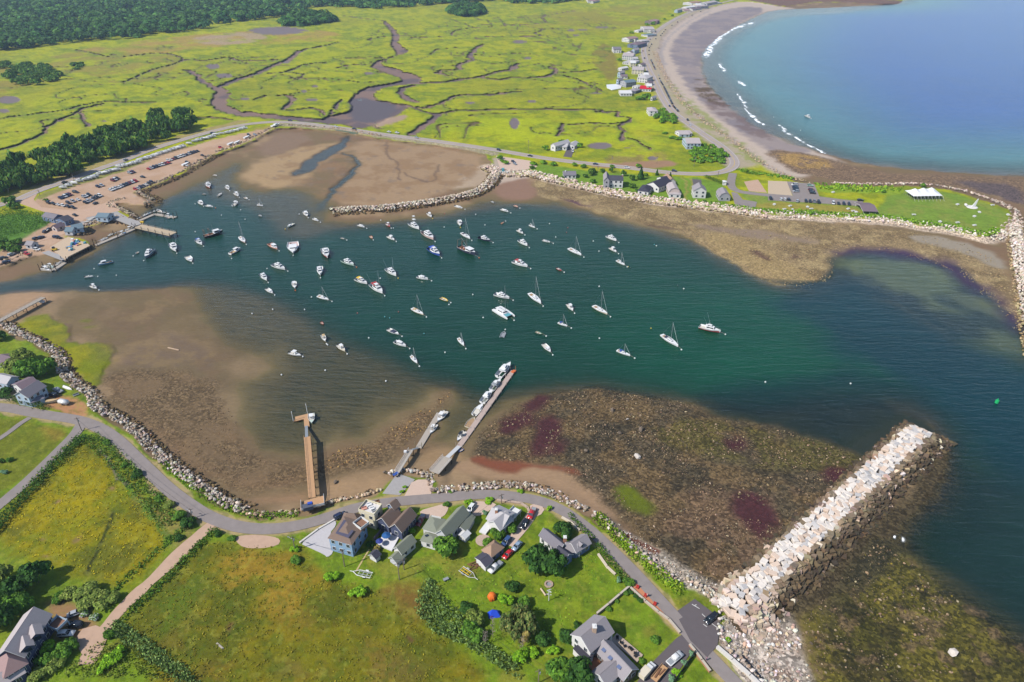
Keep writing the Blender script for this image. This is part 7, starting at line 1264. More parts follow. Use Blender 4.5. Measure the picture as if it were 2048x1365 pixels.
NEAR = [('c',520,815,6.0,11,'dark','left half of the largest round tree on the lawn'),('c',735,850,5.6,10.5,'dark','right half of the largest round tree, shading the grey house'),('b',430,850,5.2,7.5,'green','round tree in front of the sage-roofed house'),('b',1125,640,3.0,4.6,'green','bushy tree between the pale house and the pavilion garage'),('b',1320,560,2.6,4,'green','bushy tree at the right corner of the pale house'),('b',985,730,2.0,2.2,'green','low bush beside the round stone patio'),
 ('c',860,350,4.4,6,'dark','dark round tree behind the L-shaped house'),('c',165,1085,2.8,4,'dark','dark round tree right of the orange tent'),('c',80,1290,2.9,4,'bright','bright bush by the blue tent'),('c',330,1300,2.4,3.4,'green','round bush casting a round shadow'),('h',570,690,2.6,3.6,'dark','dark bush on the reed edge left of the blue tent'),('h',690,840,3.4,4.6,'olive','olive tree at the reed edge'),('h',620,980,3.2,4.4,'green','lower green tree at the reed edge'),('h',710,1080,2.8,4,'green','green bush between reeds and the dead trees'),
 ('h',1120,940,3.2,7,'pine','pale pine right of the dead tree'),('h',1250,760,2.6,5,'pine','top pine of the pine group'),('h',1340,830,3.2,8,'pine','tall pine in the middle of the group'),('h',1400,990,3.8,9,'pine','broadest pine of the group'),('h',1240,1050,3.2,7,'pine','lower left pine of the group'),('h',1400,1140,2.6,6,'brown','half-brown pine at the bottom of the group'),('h',1620,1130,2.9,4.5,'dark','dark tree in the shadow of the pines'),('h',1940,1090,2.4,3.6,'dark','dark shrub by the corner of the big grey house'),('h',1300,1345,3.2,3.4,'bright','bright bush at the bottom edge below the pines'),('h',1500,1290,2.2,2.6,'bright','bright low bush right of the bottom pines'),('h',1750,1270,2.2,2.4,'bright','bright bush beside the yellow flowers'),
 ('d',140,1290,4.8,7.5,'green','big tree at the bottom edge, left of the big grey house'),('d',390,1330,4.8,8,'dark','dark tree at the bottom edge against the big grey house'),('d',220,770,2.6,4,'dark','dark shrub at the left wall of the big grey house'),('d',360,610,1.5,2,'dark','small shrub at the back corner of the big grey house'),('d',1250,1085,1.2,1.5,'green','small bush at the end of the stone terrace'),('d',1430,805,1.7,2,'green','island bush in the middle of the small lawn'),('d',1920,1000,1.3,1.8,'blue','first blue-green shrub along the driveway hedge'),('d',1830,1110,1.4,1.8,'blue','second blue-green shrub along the driveway hedge'),('d',1740,1240,1.9,1.4,'bright','bright mat of shrubbery beside the driveway'),('d',1640,1335,1.6,1.8,'blue','lowest blue-green shrub along the driveway hedge'),('d',1090,1240,1.5,2,'dark','dark bush at the gable of the long grey wing'),('d',1000,1290,1.5,1.8,'green','bush below the gable of the long grey wing'),
 ('c',1625,980,1.2,2.2,'blue','blue-green cone shrub at the end of the lane hedge'),('c',1750,1010,2.4,2.6,'green','big bush at the end of the lane hedge'),('c',1780,1130,1.1,1.1,'dark','first small shrub along the brick path'),('c',1850,1185,1.1,1.1,'dark','second small shrub along the brick path'),('c',1915,1240,1.3,1.3,'dark','third small shrub along the brick path'),('d',1030,150,1.3,1.5,'green','shrub at the top of the lawn wall'),('d',910,265,.9,1,'green','small shrub halfway along the lawn wall'),('d',800,380,1.2,1.4,'green','shrub near the house end of the lawn wall'),
 ('b',960,330,1.4,2,'blue','blue-green bush left of the pale cross-gabled house'),('b',740,205,2.0,2.8,'bright','bush beside the white pickup behind the long house'),('b',430,215,1.6,1.8,'green','bush at the lane end of the long house'),('b',1000,160,2.2,1.6,'bright','low hedge-like bush beside the lane'),('b',1440,30,1.4,1.5,'bright','small bush on the harbour side of the lane'),('b',1835,275,1.4,2,'bright','round bush at the corner of the long drive'),('b',490,40,1.1,1.2,'green','small bush at the edge of the pink boat yard'),('a',1430,110,1.0,1.2,'bright','upper hedge clump between the two boat yards'),('a',1395,175,1.1,1.2,'bright','lower hedge clump between the two boat yards'),('a',785,490,1.2,1.6,'brown','tawny bush in front of the blue house'),('a',1110,640,1.1,1.3,'bright','bright bush at the cream house corner'),('a',1040,960,1.8,2.4,'brown','bronze shrub between shed and white deck'),('a',960,900,1.6,2,'dark','dark shrub at the corner of the white deck'),('a',1520,720,1.8,2,'bright','shrub bed right of the narrow cottage'),
 ('L',310,560,5.6,10,'dark','tall dark tree above the bottom-left mansion'),('L',120,680,5.2,9,'dark','dark tree left of the tallest one'),('L',180,790,4.6,8,'green','tree behind the mansion roof'),('L',40,900,5,9,'dark','dark tree at the left edge behind the mansion'),('L',20,560,4.4,7,'olive','olive tree at the left edge'),('L',60,760,4.6,8,'green','green tree at the left edge above the mansion'),('L',720,690,5.2,4.6,'olive','broad olive shrub between field and dirt track'),('L',860,720,4.2,3.8,'olive','olive shrub nearest the dirt track'),('L',570,680,3.4,3.6,'olive','olive shrub left of the broad one'),('L',690,770,3.2,3,'olive','olive shrub above the white blossoms'),('L',490,700,2.8,3,'green','green shrub in the shade of the dark tree'),
 ('e',1160,450,1.8,2,'bloom','white-flowering hydrangea nearest the parked white car'),('e',1290,500,1.9,2,'bloom','white-flowering hydrangea nearest the dirt track'),('e',700,930,3.0,4,'bright','upper left bush in front of the mansion'),('e',860,1000,3.2,4.2,'green','bush in front of the mansion next to the dirt turning area'),('e',980,900,2.8,4,'green','right-hand bush in front of the mansion'),('e',640,1100,3.0,4,'green','middle bush in front of the mansion'),('e',780,1150,3.0,3,'olive','olive bush on the bank below the mansion'),('e',540,1290,3.2,3,'olive','lowest olive bush on the bank below the mansion'),('e',1530,1080,2.8,3,'bright','bright bush in the bottom grass'),('e',1640,990,2.6,2.6,'bright','bush at the corner of the big field'),('e',1440,1180,2.6,2.4,'bright','low bush near the bottom of the grass'),('e',1500,740,2.0,3,'green','rounded bush at the corner of the field hedge'),
 ('f',240,600,6.4,9,'olive','left part of the big tree by the western seawall'),('f',440,640,7,10.5,'green','middle of the big tree by the western seawall'),('f',640,600,6,9,'green','right part of the big tree by the western seawall'),('f',350,450,6,8.5,'olive','back part of the big tree by the western seawall'),('f',20,140,4,6,'dark','dark tree at the left edge near the old pier'),('f',60,900,4.4,4,'dark','dark bush left of the blue clapboard house'),('K',20,1140,1.6,2,'dark','dark shrub on the western lawn'),('K',85,1130,1.5,2.2,'green','green shrub on the western lawn'),('K',40,1225,1.7,1.8,'blue','bluish shrub on the western lawn'),
 ('p',275,953,2.5,3,'dark','dark round bush at the lane bend'),('p',250,933,1.9,2,'green','bush above the dark one at the lane bend'),('p',340,1014,2.3,2.4,'olive','olive bush along the lane'),('p',360,1036,2.6,3,'green','bush by the leaning pole'),('p',378,1052,3,4,'dark','dark bush behind the leaning pole'),('p',358,1079,1.8,2,'dark','small dark bush beside the dirt track'),('p',436,1070,1.8,2,'dark','dark bush at the field corner by the dirt track'),('p',464,1080,1.7,1.8,'green','bush beside the roadside dirt'),('p',592,1124,2.2,2.4,'green','bush below the lamp pole'),('p',590,1100,1.9,2,'bright','bright bush at the lamp pole'),('p',664,1160,3.1,3,'bright','bright round bush left of the aluminium trailer'),('p',717,1190,3.4,3,'bright','bright bush right of the big field'),('p',540,1038,1.0,1.1,'bright','small bush on the seawall rocks'),('p',318,1000,2,1.8,'green','low bush in the strip below the lane'),('p',215,888,2,2,'green','upper bush in the strip below the lane'),
 ('N',1730,1030,1.2,1.4,'bright','single bright bush on the shingle at the breakwater root')]
for t, x, y, r, h, k, lab in NEAR:
 nm = 'tree' if h > 4.4 else 'shrub'; nm = 'pine_tree' if k == 'pine' else nm
 p = PG(*T(t, x, y)); p.z -= .05; tree(p, r, h, k, nm, lab, 'tree' if nm != 'shrub' else 'shrub', None, trunk=h > 2.5)
for x, y, h, lab in ((925,1060,9,'taller bare dead tree by the blue tent'),(830,1165,6.5,'shorter bare dead tree at the reed edge'),(1330,1250,7,'grey leafless snag under the pines')): tree(PG(*T('h', x, y)), 2.4, h, 'dead', 'dead_tree', lab, 'tree')
def inpoly(t, pts, spacing, seed): return scatter([T(t, *p) for p in pts], spacing, seed)
GROVE = [(-60,408),(60,382),(160,354),(205,332),(250,313),(330,290),(386,268),(394,250),(365,240),(300,252),(240,275),(180,292),(100,322),(40,342),(-60,352)]
for q in scatter(GROVE, 8.9, 5): tree(Vector((q[0], q[1], 2.1)), trng.uniform(5.6, 8.6), trng.uniform(12, 19), 'far', 'tree', 'leafy deciduous tree in the grove between the marsh and the coast road', 'tree', 'trees of the roadside grove')
for pts, sp_, rr, hh, lab, gp in (([(12,160),(30,140),(70,136),(110,145),(128,160),(90,172),(45,178)], 12, (7,9), (8,11), 'tree in the round clump standing alone in the left marsh', 'marsh tree clump'), ([(130,135),(160,130),(172,138),(150,144)], 11, (5,7), (4,6), 'low tree of the small marsh clump right of the round one', 'small marsh clump'), ([(-20,125),(15,128),(25,140),(-15,146)], 12, (6,8), (5,8), 'tree in the clump cut by the left edge of the marsh', 'left edge clump')):
 for q in scatter(pts, sp_, 9): tree(Vector((q[0], q[1], 2)), trng.uniform(*rr), trng.uniform(*hh), 'far', 'tree', lab, 'tree', gp, trunk=False)
SHR = [('3',860,490,5,5),('3',1080,210,6,7),('3',1130,200,6,8),('3',955,270,6,5),('3',1075,785,6,7),('3',1040,800,5,6),('3',1110,800,5,5),('3',1010,800,5,5),('3',1170,900,4,4),('3',270,1200,4,5),('3',540,1180,4,5),('3',400,1140,4,3),('3',1050,240,5,5),('3',1330,90,6,5),('3',1390,40,7,7),('3',1600,20,8,8),('3',1640,15,8,8),('3',1220,160,5,4),('3',1280,130,5,4),('g',580,350,3,6),('g',460,290,2.6,6),('g',285,240,2.2,5),('g',15,280,4,6),('g',570,450,3.4,5),('g',40,380,3,4),('g',630,500,1.8,2.5),('g',510,540,1.3,1.5),('g',100,448,1.5,1.6),('g',760,290,2.4,3),('g',1330,640,1.6,1.8),('g',1560,650,1.8,2.2),('g',160,235,3,3.4),('C',640,22,4,5),('C',590,60,3,3.5),('C',645,100,2.6,2.6),('C',405,70,2.4,2.4),('C',920,190,1.8,1.6),('D',350,355,2.6,2.6),('D',1095,405,2.4,2.2),('D',455,358,2.2,2),('D',920,182,2.4,2.4),('D',780,148,2.4,2.2),('D',1238,142,3,4),('2',1950,1275,3.4,4),('2',2000,1315,3.2,3.6),('2',1975,1300,3,3),('C',160,-10,3,3),('3',170,1320,4,3),('3',250,1310,4,3),('3',330,1325,4,3.4),('3',500,1330,3,3.4),('3',570,1345,3,4),('3',800,1345,2.6,3.4),('3',1010,1345,3,4.5),('A',370,250,2.6,2.2),('A',90,270,6,7),('A',120,310,5,6),('A',60,640,6,6),('A',130,660,5,5.5),('A',20,620,6,7),('A',150,600,5,5),('A',430,650,1,1)]
for i, (t, x, y, r, h) in enumerate(SHR):
 p = P(*T(t, x, y), 2.2); where = {'3': 'beside the beach road and its houses', 'g': 'among the north shore cottages', 'C': 'on the north shore lawns', 'D': 'at the edge of the park lawn', '2': 'by the road at the root of the low breakwater', 'A': 'beside the fishing harbour lane'}[t]
 tree(p, r, h, 'lowfar' if t in '3D2' else 'far', 'shrub' if h < 4 else 'tree', ('low green shrub ' if h < 4 else 'small leafy tree ')+where, 'shrub' if h < 4 else 'tree', 'greenery '+where, trunk=False)
for (x, y, h), lab in (((690,335,9.5), 'tall dark spruce between the cottages and the coast road'), ((1085,388,8), 'narrow spruce in front of the tan-roofed cottage'), ((912,282,5), 'small spruce left of the black-roofed house')): tree(P(*T('g', x, y), 2.2), h*.33, h, 'conifer', 'spruce_tree', lab, 'tree')
for pts, sp_, lab, gp, hh in (([(1430,1200),(1560,1180),(1640,1200),(1725,1300),(1700,1335),(1430,1330)], 5.5, 'shrub of the thicket inside the bend of the coast road', 'thicket inside the road bend', (2.5,5)), ([(1130,930),(1200,900),(1260,930),(1340,1000),(1300,1012),(1150,1000)], 6, 'shrub of the thicket beside the lone white beach house', 'thicket by the white house', (3,5)), ([(1190,1060),(1215,1120),(1380,1150),(1385,1140),(1230,1105),(1205,1055)], 6, 'hedge shrub around the bend houses', 'hedge by the bend houses', (2,3))):
 for q in inpoly('3', pts, sp_, 4): tree(Vector((q[0], q[1], 2.2)), trng.uniform(3, 4.6), trng.uniform(*hh), 'lowfar', 'shrub', lab, 'shrub', gp, trunk=False)
# the far wood: one mass of crowns
FOREST = [(-1500,118),(0,108),(75,98),(150,88),(275,79),(362,68),(437,55),(500,44),(570,36),(600,24),(655,14),(690,18),(760,20),(830,16),(870,12),(930,6),(1000,4),(1030,10),(1095,10),(1160,4),(1180,-2),(1330,-14),(1380,-30),(1480,-60),(-2400,-60),(-2400,118)]
q1 = scatter(FOREST, 11, 3); py_ = np.array([to_px((a, b, 0))[1] for a, b in q1]); keep = (RNG.random(len(q1)) < np.where(q1[:, 1] < 1500, 1, .42)) & (np.abs(q1[:, 0]) < q1[:, 1]*1.0+200); q1 = q1[keep]
q1 = np.vstack([q1, scatter([(560,50),(600,34),(650,36),(670,46),(620,54),(575,56)], 9, 4), scatter([(895,28),(920,16),(960,18),(968,32),(930,38)], 9, 4)]); n1_ = len(q1); kf_ = 44; r = np.random.default_rng(3); base = np.array([alb(*c) for c in [(74,122,46),(62,108,44),(92,136,52),(84,124,56)]])
d = r.normal(size=(n1_, kf_, 3)); d /= np.linalg.norm(d, axis=-1)[..., None]; d[..., 2] = np.where(d[..., 2] < -.2, -d[..., 2], d[..., 2])
R_ = r.uniform(4.6, 9, n1_)*np.where(q1[:, 1] < 1500, 1, 1.5); Hh = r.uniform(9, 17, n1_)*np.where(r.random(n1_) < .1, 1.25, 1); C = np.stack([q1[:, 0, None]+d[..., 0]*R_[:, None]*r.uniform(.7, 1.05, (n1_, kf_)), q1[:, 1, None]+d[..., 1]*R_[:, None]*r.uniform(.7, 1.05, (n1_, kf_)), Hh[:, None]*(.58+.42*d[..., 2])], -1).reshape(-1, 3)
Nn = (d+np.array([0, 0, .4])+r.normal(0, .35, d.shape)).reshape(-1, 3); Nn /= np.linalg.norm(Nn, axis=1)[:, None]
tint = np.repeat(base[r.integers(0, 4, n1_)]*(1+r.normal(0, .22, (n1_, 1))), kf_, 0)*(1+r.normal(0, .22, (n1_*kf_, 1)))
me = leaf_mesh('forest', C, Nn, r.uniform(1.5, 3.0, n1_*kf_)*np.repeat(R_/7, kf_), np.clip(tint, .003, .3), r); fo = bpy.data.objects.new('forest', me); COL.objects.link(fo); fo['kind'] = 'stuff'; fo['label'] = 'unbroken dark green wood behind the marsh'
# reeds and hedgerows
def blades(name, q, h0, h1, base, label, seed, wd=.26, z=2.0, stuff=True, per=4, up=.5):
 r = np.random.default_rng(seed); q = np.repeat(q, per, 0)+r.normal(0, .35, (len(q)*per, 2)); n = len(q); h = r.uniform(h0, h1, n); zz = z
 C = np.stack([q[:, 0], q[:, 1], zz+h*r.uniform(.35, .9, n)], -1); Nn = np.stack([r.normal(0, 1, n), r.normal(0, 1, n), up+r.uniform(-.4, .4, n)], -1); Nn /= np.linalg.norm(Nn, axis=1)[:, None]
 b = np.array([alb(*base[i]) for i in r.integers(0, len(base), n)])*1.7*(1+r.normal(0, .2, (n, 1)))*(.7+.6*fbm(q[:, 0], q[:, 1], 5, 2, seed))[:, None]
 me = leaf_mesh(name, C, Nn, wd*r.uniform(.7, 1.5, n), np.clip(b, .003, .5), r); o = bpy.data.objects.new(name, me); COL.objects.link(o)
 if stuff: o['kind'] = 'stuff'; o['label'] = label
 return o
REED = [(112,138,72), (98,124,62), (126,148,84), (88,112,56)]
blades('reed_bed', inpoly('M', [(1350,600),(1295,740),(1285,850),(1400,1000),(1700,1130),(1900,1260),(2048,1370),(2100,1400),(2100,1260),(1800,1060),(1640,880),(1480,690),(1400,575)], .55, 2), 1.2, 2.8, REED, 'tall grey-green reed bed beside the lawn', 71)
def strip(pts, w_, sp_, seed): g = along(pts, sp_, -w_, w_, 1, seed); return g[:, :2]
blades('reed_bed', strip([(172,882),(148,904),(108,946),(58,998),(8,1056),(-40,1110)], 2.2, .55, 3), 1.4, 2.8, [(78,112,44),(92,126,48),(66,98,38)], 'dense reed strip along the side street', 72)
blades('reed_bed', strip([(180,884),(205,903),(235,926),(262,962),(285,985),(330,1035),(345,1060)], 3.6, .8, 4), .6, 1.8, [(92,128,40),(84,112,44),(118,138,60)], 'rough growth between the lane and the yellow marsh', 73)
blades('reed_bed', strip([(432,1068),(392,1112),(342,1164),(294,1208),(258,1242),(238,1262)], 1.3, .55, 5), .7, 1.7, [(84,116,40),(72,104,36),(98,128,46)], 'dark hedge of reeds along the right side of the dirt track', 74)
blades('reed_bed', strip([(228,1262),(262,1285),(300,1310),(350,1348),(390,1385)], 2.0, .5, 6), 1.0, 2.2, REED, 'reed strip along the ditch at the bottom of the field', 75)
blades('reed_bed', strip([(396,1046),(352,1082),(302,1126),(252,1174),(222,1200)], 1.4, .75, 7), .4, 1.2, [(98,130,44),(84,116,40)], 'weeds along the left side of the dirt track', 76)
blades('reed_bed', inpoly('A', [(-40,360),(80,330),(250,360),(480,412),(380,480),(200,540),(-40,600)], 1.1, 8), 1.0, 2.6, [(86,124,44),(98,136,50),(74,108,42)], 'green reed bed beside the fishing harbour lane', 77)
blades('reed_bed', inpoly('L', [(520,1365),(640,1180),(830,1080),(1040,1100),(1140,1160),(1430,1365)], .9, 9), .5, 1.5, [(112,128,44),(98,116,40),(128,136,60)], 'rough grass at the bottom edge below the field', 78)
blades('rose_hedge', strip(NORTH[45:57], 3.0, 1.1, 10), .6, 1.7, [(112,150,30),(92,132,34),(128,160,40)], 'green beach-rose hedge along the park shore', 79, .5, 2.2)
blades('rose_hedge', inpoly('D', [(340,125),(700,145),(1080,160),(1060,195),(800,205),(420,180)], 2.0, 11), .5, 1.4, [(118,154,36),(100,140,40),(140,166,44)], 'rough green growth on the back of the park', 80, .6, 2.2)
blades('rose_hedge', strip([(1475,345),(1500,352),(1540,356),(1585,364)], 3.5, 1.4, 12), .5, 1.5, [(116,150,40),(96,134,40)], 'green growth behind the beach at the park entrance', 81, .6, 2.2)
blades('rose_hedge', strip([(1190,1038),(1225,1075),(1260,1110),(1300,1145),(1345,1180),(1365,1195)], 2.2, .6, 13), .3, 1.1, [(120,150,28),(100,134,30),(142,160,50)], 'green verge plants between the lane and the shingle', 82, .3, 2.2)
blades('rose_hedge', strip(SOUTH[14:21], 1.4, .8, 14), .2, .6, [(118,148,34),(100,134,32)], 'grass verge on top of the seawall', 83, .28, 2.3)
def hedge(pts, w_, h, label, seed, base=DKG):
 q = along(pts, .32, -w_/2, w_/2, 1, seed); r = np.random.default_rng(seed); n = len(q); f = np.abs(q[:, 2])/(w_/2); z = 2.25+h*np.where(r.random(n) < .65, 1-.18*f**3-.1*r.random(n), r.random(n)); C = np.stack([q[:, 0], q[:, 1], z], -1); Nn = r.normal(0, .5, (n, 3)); Nn[:, 2] += .9; Nn /= np.linalg.norm(Nn, axis=1)[:, None]
 b = np.array([alb(*base[i]) for i in r.integers(0, len(base), n)])*(1+r.normal(0, .25, (n, 1))); me = leaf_mesh('hedge', C, Nn, r.uniform(.18, .34, n), np.clip(b, .003, .4), r); o = bpy.data.objects.new('hedge', me); COL.objects.link(o); return tag(o, label, 'hedge')
hedge([T('f', 130,1010), T('f', 380,1075), T('f', 640,1150)], 3.4, 2.4, 'thick clipped hedge between the lane and the blue clapboard house', 1, [(70,104,34),(58,90,30),(92,112,40)])
hedge([T('N', 672,300), T('N', 772,435), T('N', 900,585)], 2.6, 1.5, 'long hedge along the lane below the L-shaped house', 2, [(84,122,26),(72,108,26)])
hedge([T('N', 452,60), T('N', 536,162), T('N', 650,265)], 2.0, 1.4, 'shorter hedge between the lane and the L-shaped house', 3, [(92,128,30),(78,112,28)])
hedge([T('g', 1560,345), T('g', 1700,395), T('g', 1840,450)], 4, 2, 'low hedge beside the park road entrance', 4, [(96,134,34),(84,120,32)])
for pl, c, lab, sd_ in ((FE, [(124,118,24),(112,108,24),(130,118,34),(100,102,24)], 'rough grass tufts over the big field', 91), (FW, [(150,140,20),(128,124,24),(168,150,30)], 'yellow grass tufts over the small field', 92)): blades('field_grass', scatter(chaikin(pl, 1), 1.9, sd_), .15, .5, c, lab, sd_, .2, 2.2, up=1.6)
blades('field_grass', scatter([(830,1150),(900,1110),(1000,1130),(1130,1070),(1230,1130),(1240,1200),(1160,1260),(1000,1320),(900,1250),(850,1200)], 2.2, 93), .05, .22, [(112,140,30),(92,124,28)], 'lawn tussocks around the cottages', 93, .24, 2.25, per=2, up=1.6)
# ------------------------------------------------------------------ cars, trucks, trailers
CARC = {'white': (238,238,238), 'black': (38,40,46), 'dark': (54,58,68), 'silver': (186,190,198), 'red': (206,38,44), 'maroon': (130,38,52), 'blue': (66,92,140), 'navy': (44,52,84), 'grey': (128,132,138), 'light green': (168,206,190), 'tan': (206,186,150), 'silver-blue': (150,172,196)}
def carpaint(c): return mat('car_paint_'+c.replace(' ', '_').replace('-', '_'), CARC[c], .25, .6, 0, .03)
CARM = {}
def prof(kind):
 if kind == 'sedan': return 4.6, 1.8, [(-2.3,.35),(-2.3,.85),(-1.6,.95),(1.0,.95),(2.2,.8),(2.3,.4)], [(-1.7,.93),(-1.05,1.42),(.35,1.42),(1.1,.93)]
 if kind == 'van': return 4.9, 1.95, [(-2.45,.35),(-2.45,1.0),(1.2,1.05),(2.3,.95),(2.45,.4)], [(-2.4,1.0),(-2.25,1.8),(.6,1.78),(1.5,1.03)]
 return 4.6, 1.9, [(-2.3,.4),(-2.3,1.0),(.9,1.05),(2.2,.95),(2.3,.45)], [(-2.22,.98),(-1.95,1.66),(.2,1.66),(1.0,1.03)]
def prism_y(b, pr, w0, w1=None):
 w1 = w1 or w0; n = len(pr); zs = [p[1] for p in pr]; zl, zh = min(zs), max(zs)
 ww = [(w0+(w1-w0)*(p[1]-zl)/(zh-zl+1e-6))/2 for p in pr]
 return b.add([(p[0], -k, p[1]) for p, k in zip(pr, ww)]+[(p[0], k, p[1]) for p, k in zip(pr, ww)], [tuple(range(n)), tuple(range(2*n-1, n-1, -1))]+[(i, i+n, (i+1) % n+n, (i+1) % n) for i in range(n)])
def meshof(b, m, name):
 o = b.build(name, m); me = o.data; bpy.data.objects.remove(o); return me
def bev(me, off=.07):
 bm = bmesh.new(); bm.from_mesh(me); bmesh.ops.recalc_face_normals(bm, faces=bm.faces[:]); bmesh.ops.bevel(bm, geom=bm.edges[:], offset=off, segments=2, affect='EDGES'); bm.to_mesh(me); bm.free(); me.polygons.foreach_set('use_smooth', [True]*len(me.polygons)); return me
WHEEL = meshof(MB().tube((0, -.12, 0), (0, .12, 0), .34, n=14), M_blk, 'wheel'); LAMP = meshof(MB().box((0, 0, 0), (.08, .38, .16)), mat('lamp_lens', (226,230,234), .2, .6), 'headlight')
def carparts(kind, c):
 k = (kind, c)
 if k in CARM: return CARM[k]
 L, W, pb, pc = prof('suv' if kind == 'pickup' else kind); parts = []
 if kind == 'pickup':
  L, W = 5.8, 1.95; body = MB(); prism_y(body, [(-2.9,.5),(-2.9,1.0),(1.4,1.05),(2.8,.98),(2.9,.5)], W, W); parts.append(('body', bev(meshof(body, carpaint(c), 'body')), (0, 0, 0)))
  cabm = MB(); prism_y(cabm, [(-.9,1.0),(-.75,1.78),(.9,1.78),(1.7,1.03)], W*.94, W*.76); parts.append(('cab', bev(meshof(cabm, carpaint(c), 'cab')), (0, 0, 0)))
  parts.append(('truck_bed', meshof(MB().box((-1.9, 0, .99), (1.75, W*.8, .05)), hue('grey', .8), 'truck_bed'), (0, 0, 0)))
  g_ = MB(); prism_y(g_, [(.98,1.66),(.96,1.70),(1.62,1.09),(1.60,1.06)], W*.8, W*.74); g_.add([(1.0,-.72,1.72),(1.0,.72,1.72),(1.66,.82,1.1),(1.66,-.82,1.1)], [(0, 1, 2, 3)]); parts.append(('windshield', meshof(g_, M_glass, 'windshield'), (0, 0, 0)))
  for s in (-1, 1): parts.append(('side_window', meshof(MB().add([(-.7, s*(W*.43+.02), 1.18), (1.25, s*(W*.43+.02), 1.18), (.8, s*(W*.385+.02), 1.68), (-.62, s*(W*.385+.02), 1.68)], [(0, 1, 2, 3)]), M_glass, 'side_window'), (0, 0, 0)))
 else:
  body = MB(); prism_y(body, pb, W, W*.96); parts.append(('body', bev(meshof(body, carpaint(c), 'body')), (0, 0, 0)))
  cabm = MB(); prism_y(cabm, pc, W*.94, W*.72); parts.append(('cabin', bev(meshof(cabm, M_glass, 'cabin'), .04), (0, 0, 0)))
  top = [(pc[1][0]+.02, pc[1][1]), (pc[2][0]-.02, pc[2][1])]; parts.append(('roof_panel', meshof(MB().box(((top[0][0]+top[1][0])/2, 0, top[0][1]-.02), (top[1][0]-top[0][0]+.1, W*.72, .07)), carpaint(c), 'roof_panel'), (0, 0, 0)))
  pl = MB()
  for s in (-1, 1):
   for x0, x1 in ((pc[0][0], pc[1][0]), (pc[3][0], pc[2][0]), ((pc[0][0]+pc[3][0])/2, (pc[1][0]+pc[2][0])/2)): pl.tube((x0, s*W*.47, pc[0][1]), (x1, s*W*.37, pc[1][1]), .05, n=4)
  parts.append(('pillars', meshof(pl, carpaint(c), 'pillars'), (0, 0, 0)))
 for sx in (-.62, .62):
  for s in (-1, 1): parts.append(('wheel', WHEEL, (sx*L/2, s*(W/2-.08), .34)))
 for s in (-1, 1): parts.append(('headlight', LAMP, (L/2-.06, s*W*.34, .72)))
 CARM[k] = parts; return parts
def far_mesh(kind, c):
 k = ('far', kind, c)
 if k not in CARM:
  L, W, pb, pc = prof(kind); b = MB(); prism_y(b, pb, W, W*.96); nb = len(b.f); prism_y(b, pc, W*.94, W*.72); ng = len(b.f); b.box(((pc[1][0]+pc[2][0])/2, 0, pc[1][1]-.02), (pc[2][0]-pc[1][0]+.1, W*.72, .07)); nr_ = len(b.f)
  for sx in (-.62, .62): b.box((sx*L/2, 0, .02), (.66, W*1.01, .62))
  me = meshof(b, carpaint(c), 'parked_car'); me.materials.append(M_glass); me.materials.append(M_blk)
  for i, p in enumerate(me.polygons): p.material_index = 0 if i < nb or ng <= i < nr_ else (1 if i < ng else 2)
  CARM[k] = me
 return CARM[k]
def car(t, back, front, kind, c, label, cat=None, group=None, z=None):
 a, b = PG(*T(t, *back)), PG(*T(t, *front)); p = (a+b)/2; p.z = max(2.0, p.z)+(.2 if z is None else z)
 o = thing('pickup_truck' if kind == 'pickup' else 'parked_car', label, cat or ('pickup' if kind == 'pickup' else 'car'), p, yaw(b-a), group)
 for nm, me, off in carparts(kind, c):
  k = bpy.data.objects.new(nm, me); COL.objects.link(k); k.parent = o; k.location = off
 return o
car('a',(515,530),(590,490),'suv','navy','dark blue car beside the blue house, half under its eave')
car('a',(1690,500),(1610,650),'pickup','maroon','maroon pickup beside the navy twin-gabled house')
car('b',(790,240),(725,325),'suv','white','white suv behind the long sage-roofed house')
car('b',(1620,295),(1570,395),'pickup','red','bright red pickup at the top of the long drive')
car('b',(1530,440),(1450,550),'suv','black','black suv in the middle of the long drive')
car('b',(1280,690),(1205,775),'suv','blue','blue suv next to the pavilion garage')
car('b',(1440,735),(1345,840),'sedan','silver-blue','silver-blue car on the grass beside the pavilion garage')
car('b',(1320,850),(1215,955),'sedan','red','red sedan on the grass between the pickup and the silver-blue car')
car('b',(1190,1000),(1005,1160),'pickup','white','white pickup on the lawn below the pavilion garage')
car('N',(1640,825),(1535,905),'van','black','black van alone in the small car park by the breakwater')
car('d',(1600,1150),(1800,980),'pickup','white','white pickup on the dark driveway of the big grey house')
car('e',(1150,610),(930,590),'suv','black','black suv beside the bottom-left mansion')
car('e',(830,730),(1010,720),'suv','white','white suv below the black one at the mansion')
car('e',(1000,460),(1080,430),'sedan','silver','pale car parked against the white hydrangeas')
car('f',(850,870),(750,820),'pickup','silver','silver pickup on the orange drive of the blue clapboard house')
car('f',(790,920),(680,890),'suv','black','black car close to the blue clapboard house')
o = thing('flatbed_truck', 'white truck with a cream box body on the dark driveway', 'truck', PG(*T('d', 1320, 1240))+Vector((0, 0, .2)), yaw(PG(*T('d', 1400,1150))-PG(*T('d', 1240,1330)))); MB().box((-1.3, 0, .7), (3.4, 2.1, 1.5)).build('box_body', hue('cream', .7), o); b = MB(); prism_y(b, [(.4,.5),(.45,1.8),(1.7,1.8),(2.3,1.2),(3.1,1.05),(3.15,.5)], 1.95, 1.7); b.build('cab', carpaint('white'), o); MB().add([(1.78,-.72,1.76),(1.78,.72,1.76),(2.34,.82,1.24),(2.34,-.82,1.24)], [(0, 1, 2, 3)]).build('windshield', M_glass, o)
